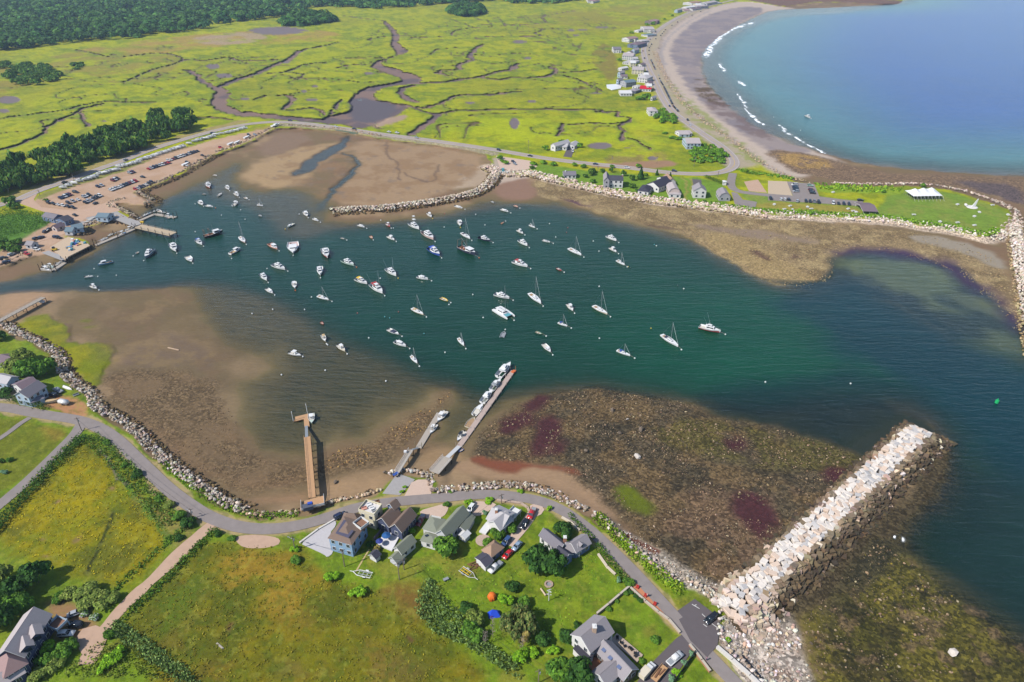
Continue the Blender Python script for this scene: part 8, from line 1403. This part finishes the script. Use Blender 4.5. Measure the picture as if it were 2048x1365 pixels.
for sx in (-2.0, 2.2):
 for s in (-1, 1): k = bpy.data.objects.new('wheel', WHEEL); COL.objects.link(k); k.parent = o; k.location = (sx, s*.9, .36)
o = thing('lumber_trailer', 'plank-sided trailer of tan lumber beside the white trucks', 'trailer', PG(*T('d', 1490, 1265))+Vector((0, 0, .2)), yaw(PG(*T('d', 1560,1180))-PG(*T('d', 1420,1350)))); MB().box((0, 0, .5), (5.6, 2.0, .25)).build('bed', mat('raw_lumber', (206,164,122), .9, .1, 0, .2, 3, (.4,4,1)), o); [MB().box((0, s*.98, .75), (5.6, .08, .5)).build('side_board', mat('raw_lumber', (206,164,122)), o) for s in (-1, 1)]; MB().tube((2.8, 0, .5), (4.2, 0, .5), .07).build('tongue', M_blk, o); MB().box((-.4, .3, .75), (3.4, .5, .3), .1).box((.6, -.4, .75), (2.6, .4, .25), -.08).build('load', hue('brown', .9), o)
for s in (-1, 1): k = bpy.data.objects.new('wheel', WHEEL); COL.objects.link(k); k.parent = o; k.location = (-.4, s*.95, .34)
o = thing('camper_trailer', 'small white trailer on the orange drive behind the hedge', 'trailer', PG(*T('f', 880, 1020))+Vector((0, 0, .2)), yaw(PG(*T('f', 960,1035))-PG(*T('f', 800,1005)))); me = bev(meshof(MB().box((0, 0, .5), (4.6, 2.1, 1.7), taper=.94), carpaint('white'), 'body'), .2); k = bpy.data.objects.new('body', me); COL.objects.link(k); k.parent = o; MB().tube((2.3, 0, .5), (3.3, 0, .45), .06).build('tongue', M_blk, o)
for s in (-1, 1): k = bpy.data.objects.new('wheel', WHEEL); COL.objects.link(k); k.parent = o; k.location = (0, s*.95, .34)
o = thing('covered_boat', 'tan covered boat on the orange drive beside the small white trailer', 'boat', PG(*T('f', 725, 1000))+Vector((0, 0, .6)), .2); R = hull_rings(5, 2, .8); MB().loft(R, True, False, False).build('hull', hue('cream'), o); deck_mesh(R, -.15, .9).build('cover', hue('tan', .9), o)
o = thing('upturned_boat', 'long white upturned skiff on the grass by the western seawall', 'boat', PG(*T('f', 930, 805))+Vector((0, 0, .1)), yaw(P(*T('f', 985,825))-P(*T('f', 880,785)))); b = MB().loft(hull_rings(5.5, 1.5, .55), True, False, False); b.v = [(x, y, .75-z) for x, y, z in b.v]; b.build('hull', M_gel, o)
t = thing('garden_bench', 'pale wooden bench by the western seawall', 'bench', PG(*T('f', 1045, 900)), .8); MB().box((0, 0, .4), (2.4, .7, .1)).build('seat', hue('grey'), t); MB().box((0, .4, .5), (2.4, .1, .6)).build('backrest', hue('grey'), t); [MB().box((s, 0, 0), (.1, .6, .4)).build('leg', hue('grey'), t) for s in (-1, 1)]
def boat_trailer(t, back, front, label, floor=None, m=None):
 a, b = PG(*T(t, *back)), PG(*T(t, *front)); o = thing('boat_trailer', label, 'trailer', (a+b)/2+Vector((0, 0, .1)), yaw(b-a)); L = (b-a).length; m = m or M_gel; f = MB(); w_ = 1.1
 for s in (-1, 1): f.tube((-L/2, s*w_, .55), (L*.12, s*w_, .55), .11).tube((L*.12, s*w_, .55), (L/2-.8, 0, .55), .11)
 f.tube((L/2-.9, 0, .55), (L/2+.3, 0, .5), .1)
 for x in (-.48, -.3, -.1, .1): f.tube((x*L, -w_, .55), (x*L, w_, .55), .09)
 f.build('frame', m, o); bk = MB(); [bk.box((-.2*L, s*.5, .62), (L*.5, .22, .12)) for s in (-1, 1)]; bk.build('bunk_boards', hue('yellow' if floor else 'grey', .9), o)
 for s in (-1, 1): k = bpy.data.objects.new('wheel', WHEEL); COL.objects.link(k); k.parent = o; k.location = (-.22*L, s*1.35, .34); MB().box((-.22*L, s*1.35, .68), (1.0, .4, .08)).build('fender', m, o)
boat_trailer('M',(925,515),(760,480),'empty white boat trailer at the edge of the big field'); boat_trailer('M',(1640,460),(1770,545),'empty galvanised boat trailer with yellow bunks on the lawn', True, mat('galvanised', (206,206,200), .5, .4, .3))
t = thing('scrap_pile', 'heap of rusty posts and timber beside the galvanised trailer', 'pile', PG(*T('M', 1740, 430)), .3); rr = random.Random(3); bb = MB(); [bb.tube((rr.uniform(-2, 2), rr.uniform(-1.6, 1.6), .15), (rr.uniform(-2, 2), rr.uniform(-1.6, 1.6), rr.uniform(.2, .8)), .12) for i in range(14)]; bb.build('timbers', hue('brown', .9), t)
t = thing('rowing_boat', 'small white dinghy leaning by the pavilion garage', 'boat', PG(*T('b', 1000, 1030))+Vector((0, 0, .2)), .6); R = hull_rings(3, 1.2, .45); MB().loft(R, True, False, False).build('hull', hue('pink'), t); deck_mesh(R, .2, .9).build('floor', hue('tan'), t)
t = thing('garden_cart', 'small white cart alone on the lawn', 'cart', PG(*T('M', 1520, 545)), .5); MB().box((0, 0, .3), (1.6, .9, .5), taper=1.1).build('tub', hue('grey'), t); MB().tube((0, -.5, .25), (0, .5, .25), .25, n=10).build('wheel', M_blk, t)
# party tents
t = thing('dome_tent', 'orange inflatable dome tent on the lawn', 'tent', PG(*T('h', 915, 520))+Vector((0, 0, .1))); b = MB(); n = 12
rings = [[(rr_*math.cos(6.283*j/n)*(1+.06*(-1)**j), rr_*math.sin(6.283*j/n)*(1+.06*(-1)**j), z) for j in range(n)] for rr_, z in ((1.35, 0), (1.4, .7), (1.2, 1.3), (.8, 1.75), (.3, 1.95))]; b.loft(rings, False, True).build('canopy', mat('orange_nylon', (240,120,30), .6, .3, 0, .08), t); MB().box((-.3, -1.35, 0), (.8, .25, 1.0)).build('doorway', mat('orange_nylon', (240,120,30)), t)
t = thing('pavilion_tent', 'blue peaked camping tent beside the dead trees', 'tent', PG(*T('h', 940, 745))+Vector((0, 0, .1)), .2); b = MB(); b.add([(-1.7,-1.3,0),(1.9,-1.5,0),(2.0,1.0,0),(0,1.7,0),(-1.8,1.0,0),(-.5,.1,2.1),(.9,-.2,1.7)], [(0, 1, 6, 5), (1, 2, 6), (2, 3, 5, 6), (3, 4, 5), (4, 0, 5)]).build('canopy', mat('blue_nylon', (40,84,226), .6, .3, 0, .06), t); MB().box((-.9, -1.15, .1), (.7, .1, .7), .1).build('doorway', mat('violet_nylon', (120,70,190), .6), t)
# fire ring, benches, flagpole, lawn wall, stone walls, ditch bits
t = thing('fire_ring', 'round stone fire ring on the lawn', 'fire pit', PG(*T('h', 1690, 340))); [MB().box((math.cos(a)*1.1, math.sin(a)*1.1, 0), (.65, .5, .45), a+1.57).build('stone', mat('fieldstone', (200,176,158)), t) for a in np.linspace(0, 5.76, 12)]; MB().tube((0, 0, 0), (0, 0, .08), .9, n=12).build('ash_bed', hue('grey', .95), t)
t = thing('log_bench', 'pale log bench facing the fire ring', 'bench', PG(*T('h', 1615, 450)), yaw(P(*T('h', 1665,525))-P(*T('h', 1570,390)))); MB().tube((-1.5, 0, .35), (1.5, 0, .35), .28, n=9).build('log', mat('peeled_log', (216,194,164), .8), t); [MB().tube((s, 0, 0), (s, 0, .3), .2).build('leg', mat('peeled_log', (216,194,164)), t) for s in (-1, 1)]
t = thing('signpost', 'tall white wooden signpost casting a long thin shadow', 'signpost', PG(*T('h', 1690, 560))); MB().tube((0, 0, 0), (0, 0, 5.2), .13).build('post', M_trim, t)
for z_, a in ((4.8, .4), (4.2, -.5), (3.5, .8), (2.8, -.2)): MB().box((0, 0, z_), (1.5, .1, .32), a).build('arrow_board', M_trim, t)
def wall(name, t, pts, w_, h, m, label, cat='wall', capm=None):
 q = [PG(*T(t, *p)) for p in pts]; o = thing(name, label, cat, q[0]); b = MB()
 for a, c in zip(q, q[1:]):
  d = c-a; p = (a+c)/2-q[0]; b.box((p.x, p.y, -.2), (d.length+.15, w_, h+.2), yaw(d))
 b.build('wall_body', m, o)
 if capm:
  b = MB()
  for a, c in zip(q, q[1:]): d = c-a; p = (a+c)/2-q[0]; b.box((p.x, p.y, h+.003), (d.length+.2, w_+.12, .12), yaw(d))
  b.build('coping', capm, o)
 return o
M_field = mat('fieldstone', (200,176,158)); M_wood = mat('weathered_fence', (150,134,120), .9)
wall('timber_wall', 'd', [(640,450),(800,320),(950,190),(1085,75)], .5, 1.1, M_wood, 'low timber fence running from the big grey house to the lane', 'fence', mat('pale_coping', (206,194,176), .9))
wall('stone_wall', 'd', [(1095,85),(1300,270),(1480,420),(1620,520),(1770,700)], .55, .7, M_field, 'low stone wall along the brick path', 'wall', mat('pale_coping', (206,194,176)))
wall('stone_wall', 'd', [(1905,870),(1980,960),(2070,1080),(2180,1230)], .6, .8, M_brick, 'brick-topped wall below the driveway mouth', 'wall', mat('pale_coping', (206,194,176)))
wall('dark_fence', 'd', [(1980,980),(1850,1160),(1700,1370)], .15, 1.7, M_blk, 'black screen fence beside the driveway shrubs', 'fence')
wall('stone_wall', 'N', [(690,340),(760,440),(825,500)], .7, .6, mat('white_fieldstone', (226,212,190), .95, .1, 0, .3, 2), 'broken pale stone wall below the long lane hedge')
wall('stone_wall', 'N', [(400,45),(470,85),(540,150)], .7, .6, mat('white_fieldstone', (226,212,190)), 'broken pale stone wall beside the shorter lane hedge')
wall('stone_wall', 'b', [(1120,150),(1300,170),(1450,190),(1540,250),(1555,300)], .8, .6, M_field, 'curved stone edging at the garden of the pale cross-gabled house')
wall('seawall', 'N', [(1640,1085),(1760,1190),(1900,1320),(2000,1420)], 1.0, .9, mat('white_concrete', (226,220,212), .9), 'pale concrete seawall below the lane at the bottom right')
wall('concrete_edge', 'a', [(0,865),(250,680),(485,545)], .6, .5, mat('white_concrete', (226,220,212)), 'curved pale kerb wall around the shell drive', 'wall')
wall('ditch_pipe', 'N', [(1840,1150),(1960,1290),(2040,1380)], .5, .4, M_blk, 'dark pipe running down the shingle at the bottom right', 'pipe')
wall('wooden_plank', 'L', [(1735,1050),(1785,1092)], .5, .2, M_oldw, 'pale plank lying in the big field', 'plank')
wall('driftwood_log', 'K', [(1345,225),(1430,245)], .5, .35, mat('driftwood', (206,178,150), .9), 'long driftwood log on the mud flat', 'log')
wall('boardwalk', 'M', [(905,300),(850,390),(800,475)], .5, .1, mat('tan_planks', (206,184,130), .9), 'narrow plank walk behind the white shed', 'boardwalk')
for i, (x, y) in enumerate(((1190,85),(1300,200),(1425,315))):
 t = thing('red_chair', f'bright red garden seat on the brick path, {ORD[i+1]} from the hedge', 'chair', PG(*T('d', x, y))+Vector((0, 0, .2)), -.6); MB().box((0, 0, .35), (.9, .8, .1)).build('seat', hue('red'), t); MB().box((0, .35, .4), (.9, .1, .7)).build('backrest', hue('red'), t); [MB().box((s*.38, 0, 0), (.08, .7, .4)).build('leg', hue('red'), t) for s in (-1, 1)]
# person by the gate: one continuous skinned body
def person(t, x, y, top, label, face=0.0):
 o = thing('person', label, 'person', PG(*T(t, x, y))+Vector((0, 0, .2)), face)
 V = [(0,0,.95),(0,0,1.2),(0,0,1.42),(0,0,1.52),(0,.02,1.66),(.1,0,.88),(.11,.04,.48),(.11,0,.08),(.11,.14,.03),(-.1,0,.88),(-.1,-.06,.48),(-.1,-.1,.08),(-.1,.04,.03),(.2,0,1.4),(.26,.02,1.12),(.24,.1,.9),(-.2,0,1.4),(-.26,0,1.12),(-.25,.06,.88)]
 E = [(0,1),(1,2),(2,3),(3,4),(0,5),(5,6),(6,7),(7,8),(0,9),(9,10),(10,11),(11,12),(2,13),(13,14),(14,15),(2,16),(16,17),(17,18)]; rad = [.14,.14,.15,.055,.105,.09,.065,.045,.04,.09,.065,.045,.04,.06,.045,.035,.06,.045,.035]
 me = bpy.data.meshes.new('body'); me.from_pydata(V, E, []); k = bpy.data.objects.new('body', me); COL.objects.link(k); k.parent = o; k.modifiers.new('skin', 'SKIN'); k.modifiers.new('sub', 'SUBSURF').levels = 1
 for i, sv in enumerate(me.skin_vertices[0].data): sv.radius = (rad[i], rad[i]*.85); sv.use_root = (i == 0)
 me.materials.append(mat('skin', (206,160,134), .7)); MB().tube((0, 0, .9), (0, 0, 1.44), .19, .22, 10).build('shirt', hue(top, .9), o); MB().tube((0, 0, .6), (0, 0, .95), .2, .18, 10).build('shorts', hue('navy', .9), o); MB().ball((0, -.01, 1.7), .115, 8, 6).build('hair', hue('brown', .9), o)
HUE['violet'] = (130,90,150); person('N', 1552, 1190, 'violet', 'person in a violet top standing on the lane at the bottom right', .8)
person('d', 1325, 205, 'pink', 'person in pale clothes standing by the brick path wall', 2)
# parked cars further off
crng = random.Random(8)
def row(t, a, b, n, cols, where, head, group, first=0, kind=None):
 for i in range(n):
  f = i/(n-1) if n > 1 else 0; x, y = a[0]+(b[0]-a[0])*f, a[1]+(b[1]-a[1])*f; c = cols[i % len(cols)] if isinstance(cols, list) else cols
  p = P(*T(t, x, y), 2.35); h = P(*T(t, x+head[0], y+head[1]), 2.35)-p
  o = bpy.data.objects.new('parked_car', far_mesh(kind or crng.choice(['sedan', 'suv', 'suv', 'van']), c)); COL.objects.link(o); o.location = p+Vector((0, 0, .12)); o.rotation_euler = (0, 0, yaw(h)+crng.gauss(0, .04))
  tag(o, f'{c} car, {ORD[i+1+first]} from the {"top" if where[0] == "^" else "left"} {where.lstrip("^")}', 'car', group)
GP = 'cars in the harbour parking lot'
row('A',(390,270),(585,308),6,['black','dark','white','white','black','black'],'in the lowest row of the dirt parking lot',(36,14),GP)
row('A',(548,270),(625,245),3,['dark','silver','white'],'in the short row above the lowest row',(36,14),GP)
row('A',(685,268),(800,212),6,['black','silver','silver','dark','black','white'],'in the row by the lone bush',(36,14),GP)
row('A',(672,222),(712,205),3,['silver','white','dark'],'in the trio of the middle lot',(36,14),GP)
row('A',(485,232),(560,204),5,['navy','navy','white','navy','maroon'],'in the left-hand group of the dirt lot',(36,14),GP)
row('A',(605,184),(606,184),1,['dark'],'alone above the left-hand group',(36,6),GP); row('A',(785,140),(815,130),2,['navy','silver'],'in the pair in the open middle of the lot',(36,14),GP)
row('A',(890,168),(1085,95),10,['white','white','silver','white','silver','dark','navy','maroon','white','red'],'in the long row nearest the boat ramp',(34,12),GP)
row('A',(1085,162),(1215,105),7,['red','silver','navy','dark','white','dark','black'],'in the row along the riprap',(34,14),GP)
row('A',(905,92),(940,74),3,['maroon','white','black'],'in the trio on the open dirt',(34,10),GP); row('A',(1142,62),(1143,62),1,['dark'],'alone on the open dirt to the right',(34,8),GP)
row('A',(1040,30),(1065,22),3,['silver','maroon','navy'],'in the trio near the trailers',(34,8),GP)
row('1',(1190,1358),(1350,1308),8,['red','silver','navy','dark','silver','white','maroon','red'],'in the row below the near boat trailers',(30,12),GP)
row('1',(1345,1292),(1580,1215),12,['white','white','maroon','dark','white','white','silver','navy','silver','dark','navy','black'],'in the long upper row of the lot',(30,12),GP)
row('1',(1620,1250),(1621,1250),1,['dark'],'alone at the upper end of the lot',(30,10),GP); row('1',(1490,1330),(1500,1306),2,['white','black'],'in the pair at the riprap edge',(30,8),GP); row('1',(1765,1187),(1766,1187),1,['red'],'alone far up the dirt strip',(30,6),GP); row('1',(1990,1085),(2040,1085),2,['dark','silver'],'in the pair at the top end of the strip',(20,8),GP)
row('A',(600,368),(601,368),1,['black'],'driving past the harbour sheds',(30,12),GP); row('A',(765,272),(766,272),1,['dark'],'beside the hook of rocks',(30,-16),GP); row('A',(448,546),(470,548),2,['navy','black'],'at the wharf gate',(28,8),GP); row('A',(290,556),(330,548),2,['dark','navy'],'at the reed edge of the lane',(30,-12),GP)
row('A',(95,684),(96,684),1,['silver'],'low on the harbour lane',(30,-14),GP); row('A',(218,680),(219,680),1,['red'],'beside the riprap at the lane',(24,10),GP); row('A',(300,644),(301,644),1,['white'],'at the head of the wharf ramp',(30,4),GP); row('A',(30,715),(55,745),2,['dark','navy'],'at the left edge of the lane',(30,-10),GP)
row('A',(365,500),(400,482),2,['navy','dark'],'between the pinkish hut and the reeds',(26,-16),GP)
ROADC = [('2',275,970,'dark',(40,2),'near the riprap corner of the coast road'),('2',640,1020,'white',(40,5),'just left of the bridge'),('2',788,1038,'dark',(40,6),'on the bridge'),('2',1065,1060,'white',(40,8),'just right of the bridge'),('2',1130,1068,'white',(40,8),'second car right of the bridge'),('2',1285,1106,'silver',(40,9),'third car right of the bridge'),('2',1943,1205,'dark',(40,11),'near the root of the low breakwater'),('3',145,1252,'dark',(40,6),'left of the marsh cottage drive'),('3',668,1318,'navy',(40,4),'right of the marsh cottage drive'),('3',920,1347,'white',(40,4),'behind the spruce'),('g',1150,228,'dark',(60,6),'passing the tan-roofed cottage'),('3',10,1300,'navy',(20,10),'parked at the breakwater root, left'),('3',22,1316,'silver',(20,10),'parked at the breakwater root, right'),('3',485,1215,'white',(10,20),'parked in the marsh cottage drive'),('A',520,106,'dark',(34,-12),'passing the grove'),('1',1700,1070,'navy',(34,-10),'behind the upper boat trailers'),('1',1005,1285,'silver',(34,-14),'beside the grove'),('3',1320,945,'white',(14,24),'moving on the beach road by the thicket'),('3',1405,965,'black',(14,20),'on the shoulder of the beach road'),('3',1425,1005,'white',(16,20),'moving down the beach road to the bend'),('3',1060,470,'dark',(4,24),'moving on the far beach road'),('3',1047,412,'maroon',(4,24),'farther up the moving lane of the beach road'),('3',1260,852,'navy',(12,24),'moving past the long parked line')]
for t, x, y, c, h, lab in ROADC:
 p = P(*T(t, x, y), 2.5); o = bpy.data.objects.new('car', far_mesh(crng.choice(['sedan', 'suv']), c)); COL.objects.link(o); o.location = p; o.rotation_euler = (0, 0, yaw(P(*T(t, x+h[0], y+h[1]), 2.5)-p)); tag(o, f'{c} car on the coast road, {lab}' if 'parked' not in lab else f'{c} car {lab}', 'car', 'cars on the coast road')
GB = 'cars parked along the beach road'; k0 = 0
for a, b, n, hd in (((1325,890),(1290,852),5,(-8,-26)),((1280,832),(1216,702),18,(-10,-26)),((1206,682),(1188,652),4,(-10,-26)),((1180,632),(1172,606),2,(-8,-26)),((1145,558),(1112,486),8,(-10,-24)),((1096,440),(1096,408),2,(0,-24)),((1098,386),(1116,358),3,(6,-24)),((1105,318),(1150,314),2,(12,-20)),((1190,288),(1228,242),4,(16,-16)),((1280,206),(1325,180),2,(18,-12)),((1440,126),(1510,96),2,(24,-10))):
 for i in range(n):
  f = i/(n-1); x, y = a[0]+(b[0]-a[0])*f, a[1]+(b[1]-a[1])*f; c = crng.choice(['dark', 'dark', 'black', 'navy', 'maroon', 'silver', 'dark']) if (a[0], i) != (1180, 1) else 'white'; k0 += 1
  p = P(*T('3', x, y), 2.5); o = bpy.data.objects.new('parked_car', far_mesh(crng.choice(['sedan', 'suv', 'van']), c)); COL.objects.link(o); o.location = p; o.rotation_euler = (0, 0, yaw(P(*T('3', x+hd[0], y+hd[1]), 2.5)-p)); tag(o, f'{c} car parked by the beach, number {k0} counted from the near end' if k0 > 40 else f'{c} parked car, {ORD[k0]} from the near end of the line along the beach', 'car', GB)
GK = 'cars at the park on the point'
row('D',(212,125),(222,178),5,['white','navy','black','dark','silver'],'^in the sideways row of the park lot',(-30,0),GK); row('D',(336,132),(337,132),1,['light green'],'at the top corner of the park lot',(30,2),GK); row('D',(345,166),(356,192),3,['maroon','black','black'],'^at the right edge of the park lot',(30,3),GK)
row('D',(20,236),(21,236),1,['dark'],'at the left end of the park road',(8,20),GK); row('D',(104,242),(164,242),3,['white','white','dark'],'in the first trio along the park road',(-2,-24),GK); row('D',(234,256),(235,256),1,['silver'],'alone along the park road',(-2,-24),GK); row('D',(302,256),(403,264),4,['dark','dark','grey','black'],'in the foursome along the park road',(6,24),GK); row('D',(520,272),(646,280),4,['white','dark','dark','dark'],'in the last four before the pavilion',(6,24),GK); row('D',(737,250),(738,250),1,['black'],'sideways next to the pavilion',(30,0),GK)
# boats laid up on trailers beside the coast road
PROTO = None
def laidup(p, rz, L, lab, cov):
 o = thing('trailered_boat', lab, 'boat on trailer', p, rz, 'boats laid up on trailers by the coast road'); B = L*.34; R = hull_rings(L, B, 1.2); MB().loft(R, True, False, False).build('hull', M_gel, o); deck_mesh(R, .1, .95).build('deck', M_gel if not cov else hue(cov, .8), o);
 if not cov: cab(o, 'cabin', M_gel, -.15*L, .2*L, B*.7, 1.2, .9)
 b = MB().tube((-.4*L, 0, -.2), (.62*L, 0, -.2), .1); [b.tube((x*L, -B*.5, -.25), (x*L, B*.5, -.25), .25, n=8) for x in (-.15, -.05)]; b.build('trailer_frame', M_blk, o); o.location.z += .6
LU = []
def lu(t, a, b, n):
 for i in range(n): f = i/max(1, n-1); LU.append(T(t, a[0]+(b[0]-a[0])*f, a[1]+(b[1]-a[1])*f))
lu('A',(510,150),(640,98),4); lu('A',(690,86),(760,62),4); lu('A',(800,42),(940,4),6); lu('1',(960,1342),(1100,1308),5); lu('1',(1120,1290),(1220,1262),4); lu('1',(1245,1250),(1470,1178),10); lu('1',(1515,1156),(1560,1138),2); lu('1',(1590,1130),(1700,1102),5); lu('1',(1730,1084),(1775,1076),2); lu('1',(1825,1070),(1955,1034),5)
for i, (px, py) in enumerate(sorted(LU)):
 p = P(px, py, 2.35); h = P(px+22, py+1, 2.35)-p; laidup(p, yaw(h)+trng.gauss(0, .12), trng.uniform(6, 8.5), f'white boat on a trailer, {ORD[i+1] if i < 40 else str(i+1)+"th"} from the left in the line beside the coast road', [None, None, 'white', 'sky', None, 'white', 'grey'][i % 7] if i % 7 != 3 else None)
p = P(*T('2', 160, 1012), 2.35); laidup(p, yaw(P(*T('2', 200,1000), 2.35)-p), 12, 'largest laid-up boat, pale green hull at the riprap corner', None)
for px, py, lab in ((462,290,'white boat on a trailer near the riprap, left of the pair'),(475,287,'white boat on a trailer near the riprap, right of the pair'),(494,277,'white boat on a trailer at the top of the dirt strip'),(372,331,'white boat on a trailer at the riprap bend of the lot')): p = P(px, py, 2.35); laidup(p, yaw(P(px+22, py-8, 2.35)-p), 8, lab, 'white')
for i, (x, y) in enumerate([(700,420),(720,405),(690,438),(740,392),(712,436)]):
 o = thing('overturned_skiff', f'white skiff stored on the quay by the blue-grey sheds, {ORD[i+1]} of five', 'boat', P(*T('A', x, y), 2.5), .5+i*.1, 'skiffs stored on the quay'); R = hull_rings(4.5, 1.6, .6); MB().loft(R, True, False, False).build('hull', M_gel, o); deck_mesh(R, .1, .9).build('deck', M_deck, o)
# poles
def pole(t, base, top, label, wires=None, lamp=False):
 b = PG(*T(t, *base)); h = min(14, max(5, solve_h(b, T(t, *top)[1]))); o = thing('utility_pole', label, 'utility pole', b); m = mat('pole_wood', (140,124,112), .95); MB().tube((0, 0, 0), (0, 0, h), .17, .12, 7).build('shaft', m, o); MB().box((0, 0, h-.7), (2.2, .12, .14), .4).build('crossarm', m, o); MB().tube((.35, 0, h-2.2), (.35, 0, h-1.3), .22, n=8).build('transformer', hue('grey'), o)
 if lamp: MB().tube((0, 0, h-1.5), (-1.5, .6, h-1.1), .05).build('lamp_arm', M_alu, o); MB().box((-1.6, .65, h-1.2), (.7, .3, .15)).build('lamp_head', M_alu, o)
 return o, b+Vector((0, 0, h-.6))
pl = [pole('M',(315,305),(265,190),'street lamp pole at the tip of the shell drive',lamp=True), pole('M',(710,435),(675,295),'wooden pole on the grass below the blue house'), pole('M',(1185,460),(1155,370),'dark pole below the narrow cottage'), pole('M',(1148,540),(1150,400),'thin pale pole in the grass below the narrow cottage'), pole('K',(655,890),(580,780),'leaning pole at the lane junction'), pole('p',(386,1038),(378,1018),'pole at the mouth of the dirt track',lamp=True), pole('b',(1180,195),(1175,95),'white-topped pole beside the lane by the pale house'), pole('N',(212,1365),(205,1255),'pole at the bottom edge under the reeds')]
for t, b, tp, lab in (('3',(130,1218),(130,1120),'pole left of the marsh cottage'),('3',(510,1245),(512,1180),'pole at the marsh cottage garage'),('3',(1158,1312),(1160,1248),'pole at the marsh edge of the coast road'),('3',(1455,1335),(1465,1250),'tall pole in the thicket by the bend'),('3',(800,1300),(800,1250),'thin pole in the marsh by the road'),('g',(1745,305),(1752,235),'pole at the park road junction'),('g',(105,228),(105,175),'pole among the western cottages'),('A',(75,192),(50,142),'pole at the left edge of the grove'),('A',(320,208),(305,168),'pole at the lot entrance'),('A',(590,82),(575,40),'pole in front of the grove'),('2',(957,1032),(955,975),'pole on the marsh side of the bridge'),('D',(440,-0),(438,-20),'pole at the park gate')): pole(t, b, tp, lab)
def wire(a, b, sag, label):
 pts = [a.lerp(b, i/10)-Vector((0, 0, sag*(1-(2*i/10-1)**2))) for i in range(11)]; o = MB().path(pts, .035, 4).build('power_line', M_blk); tag(o, label, 'power line')
wire(pl[0][1], pl[1][1], .8, 'power line between the street lamp pole and the pole below the blue house'); wire(pl[1][1], pl[2][1], .8, 'power line from the pole below the blue house to the dark pole'); wire(pl[2][1], pl[7][1], 2.0, 'long power line over the reeds to the bottom edge'); wire(pl[4][1], pl[5][1], 1.5, 'power line above the lane bend'); wire(pl[2][1], pl[6][1], 1.5, 'power line from the dark pole over the sage-roofed house')
for i, (x, y) in enumerate([(162,872),(210,905)]): pass
for x, y, s, lab in ((1255,840,1.5,'white boulder on the upper left of the weedy flat'),(1275,915,2.4,'pale twin boulder in the middle of the weedy flat'),(1282,862,2.6,'biggest grey boulder of the weedy flat'),(1240,868,1.8,'grey boulder left of the biggest one'),(1172,904,2.0,'grey boulder at the sandy edge of the weedy flat'),(1225,822,2.0,'flat boulder near the deep edge of the weedy flat'),(1905,1308,2.4,'white-topped boulder breaking the water at the bottom right'),(671,966,1.8,'dark boulder on the sand beside the wooden pier'),(770,946,1.4,'dark boulder on the sand by the short dock')):
 p = P(x, y, hgt_at(x, y)); o = stones('boulder', [tuple(p)], [s], [alb(*((216,206,196) if 'white' in lab or 'pale' in lab else (128,114,100)))], lab, seed=int(x), stuff=False, flat=.8); tag(o, lab, 'boulder')
# ------------------------------------------------------------------ haze
hm = bpy.data.materials.new('haze'); hm.use_nodes = True; hn = hm.node_tree
hn.nodes.remove(hn.nodes['Principled BSDF']); pv = hn.nodes.new('ShaderNodeVolumePrincipled')
pv.inputs['Density'].default_value = 0.00006; pv.inputs['Color'].default_value = (.55, .72, 1, 1); pv.inputs['Anisotropy'].default_value = 0.2
hn.links.new(pv.outputs[0], hn.nodes['Material Output'].inputs['Volume'])
bm = bmesh.new(); bmesh.ops.create_cube(bm, size=1)
for v in bm.verts: v.co = Vector((v.co.x*70000, v.co.y*70000, -8 if v.co.z < 0 else HC+4))
me = bpy.data.meshes.new('haze'); bm.to_mesh(me); bm.free(); hz = bpy.data.objects.new('haze', me); COL.objects.link(hz)
me.materials.append(hm); hz['kind'] = 'stuff'; hz['label'] = 'thin blue summer haze over the whole bay'
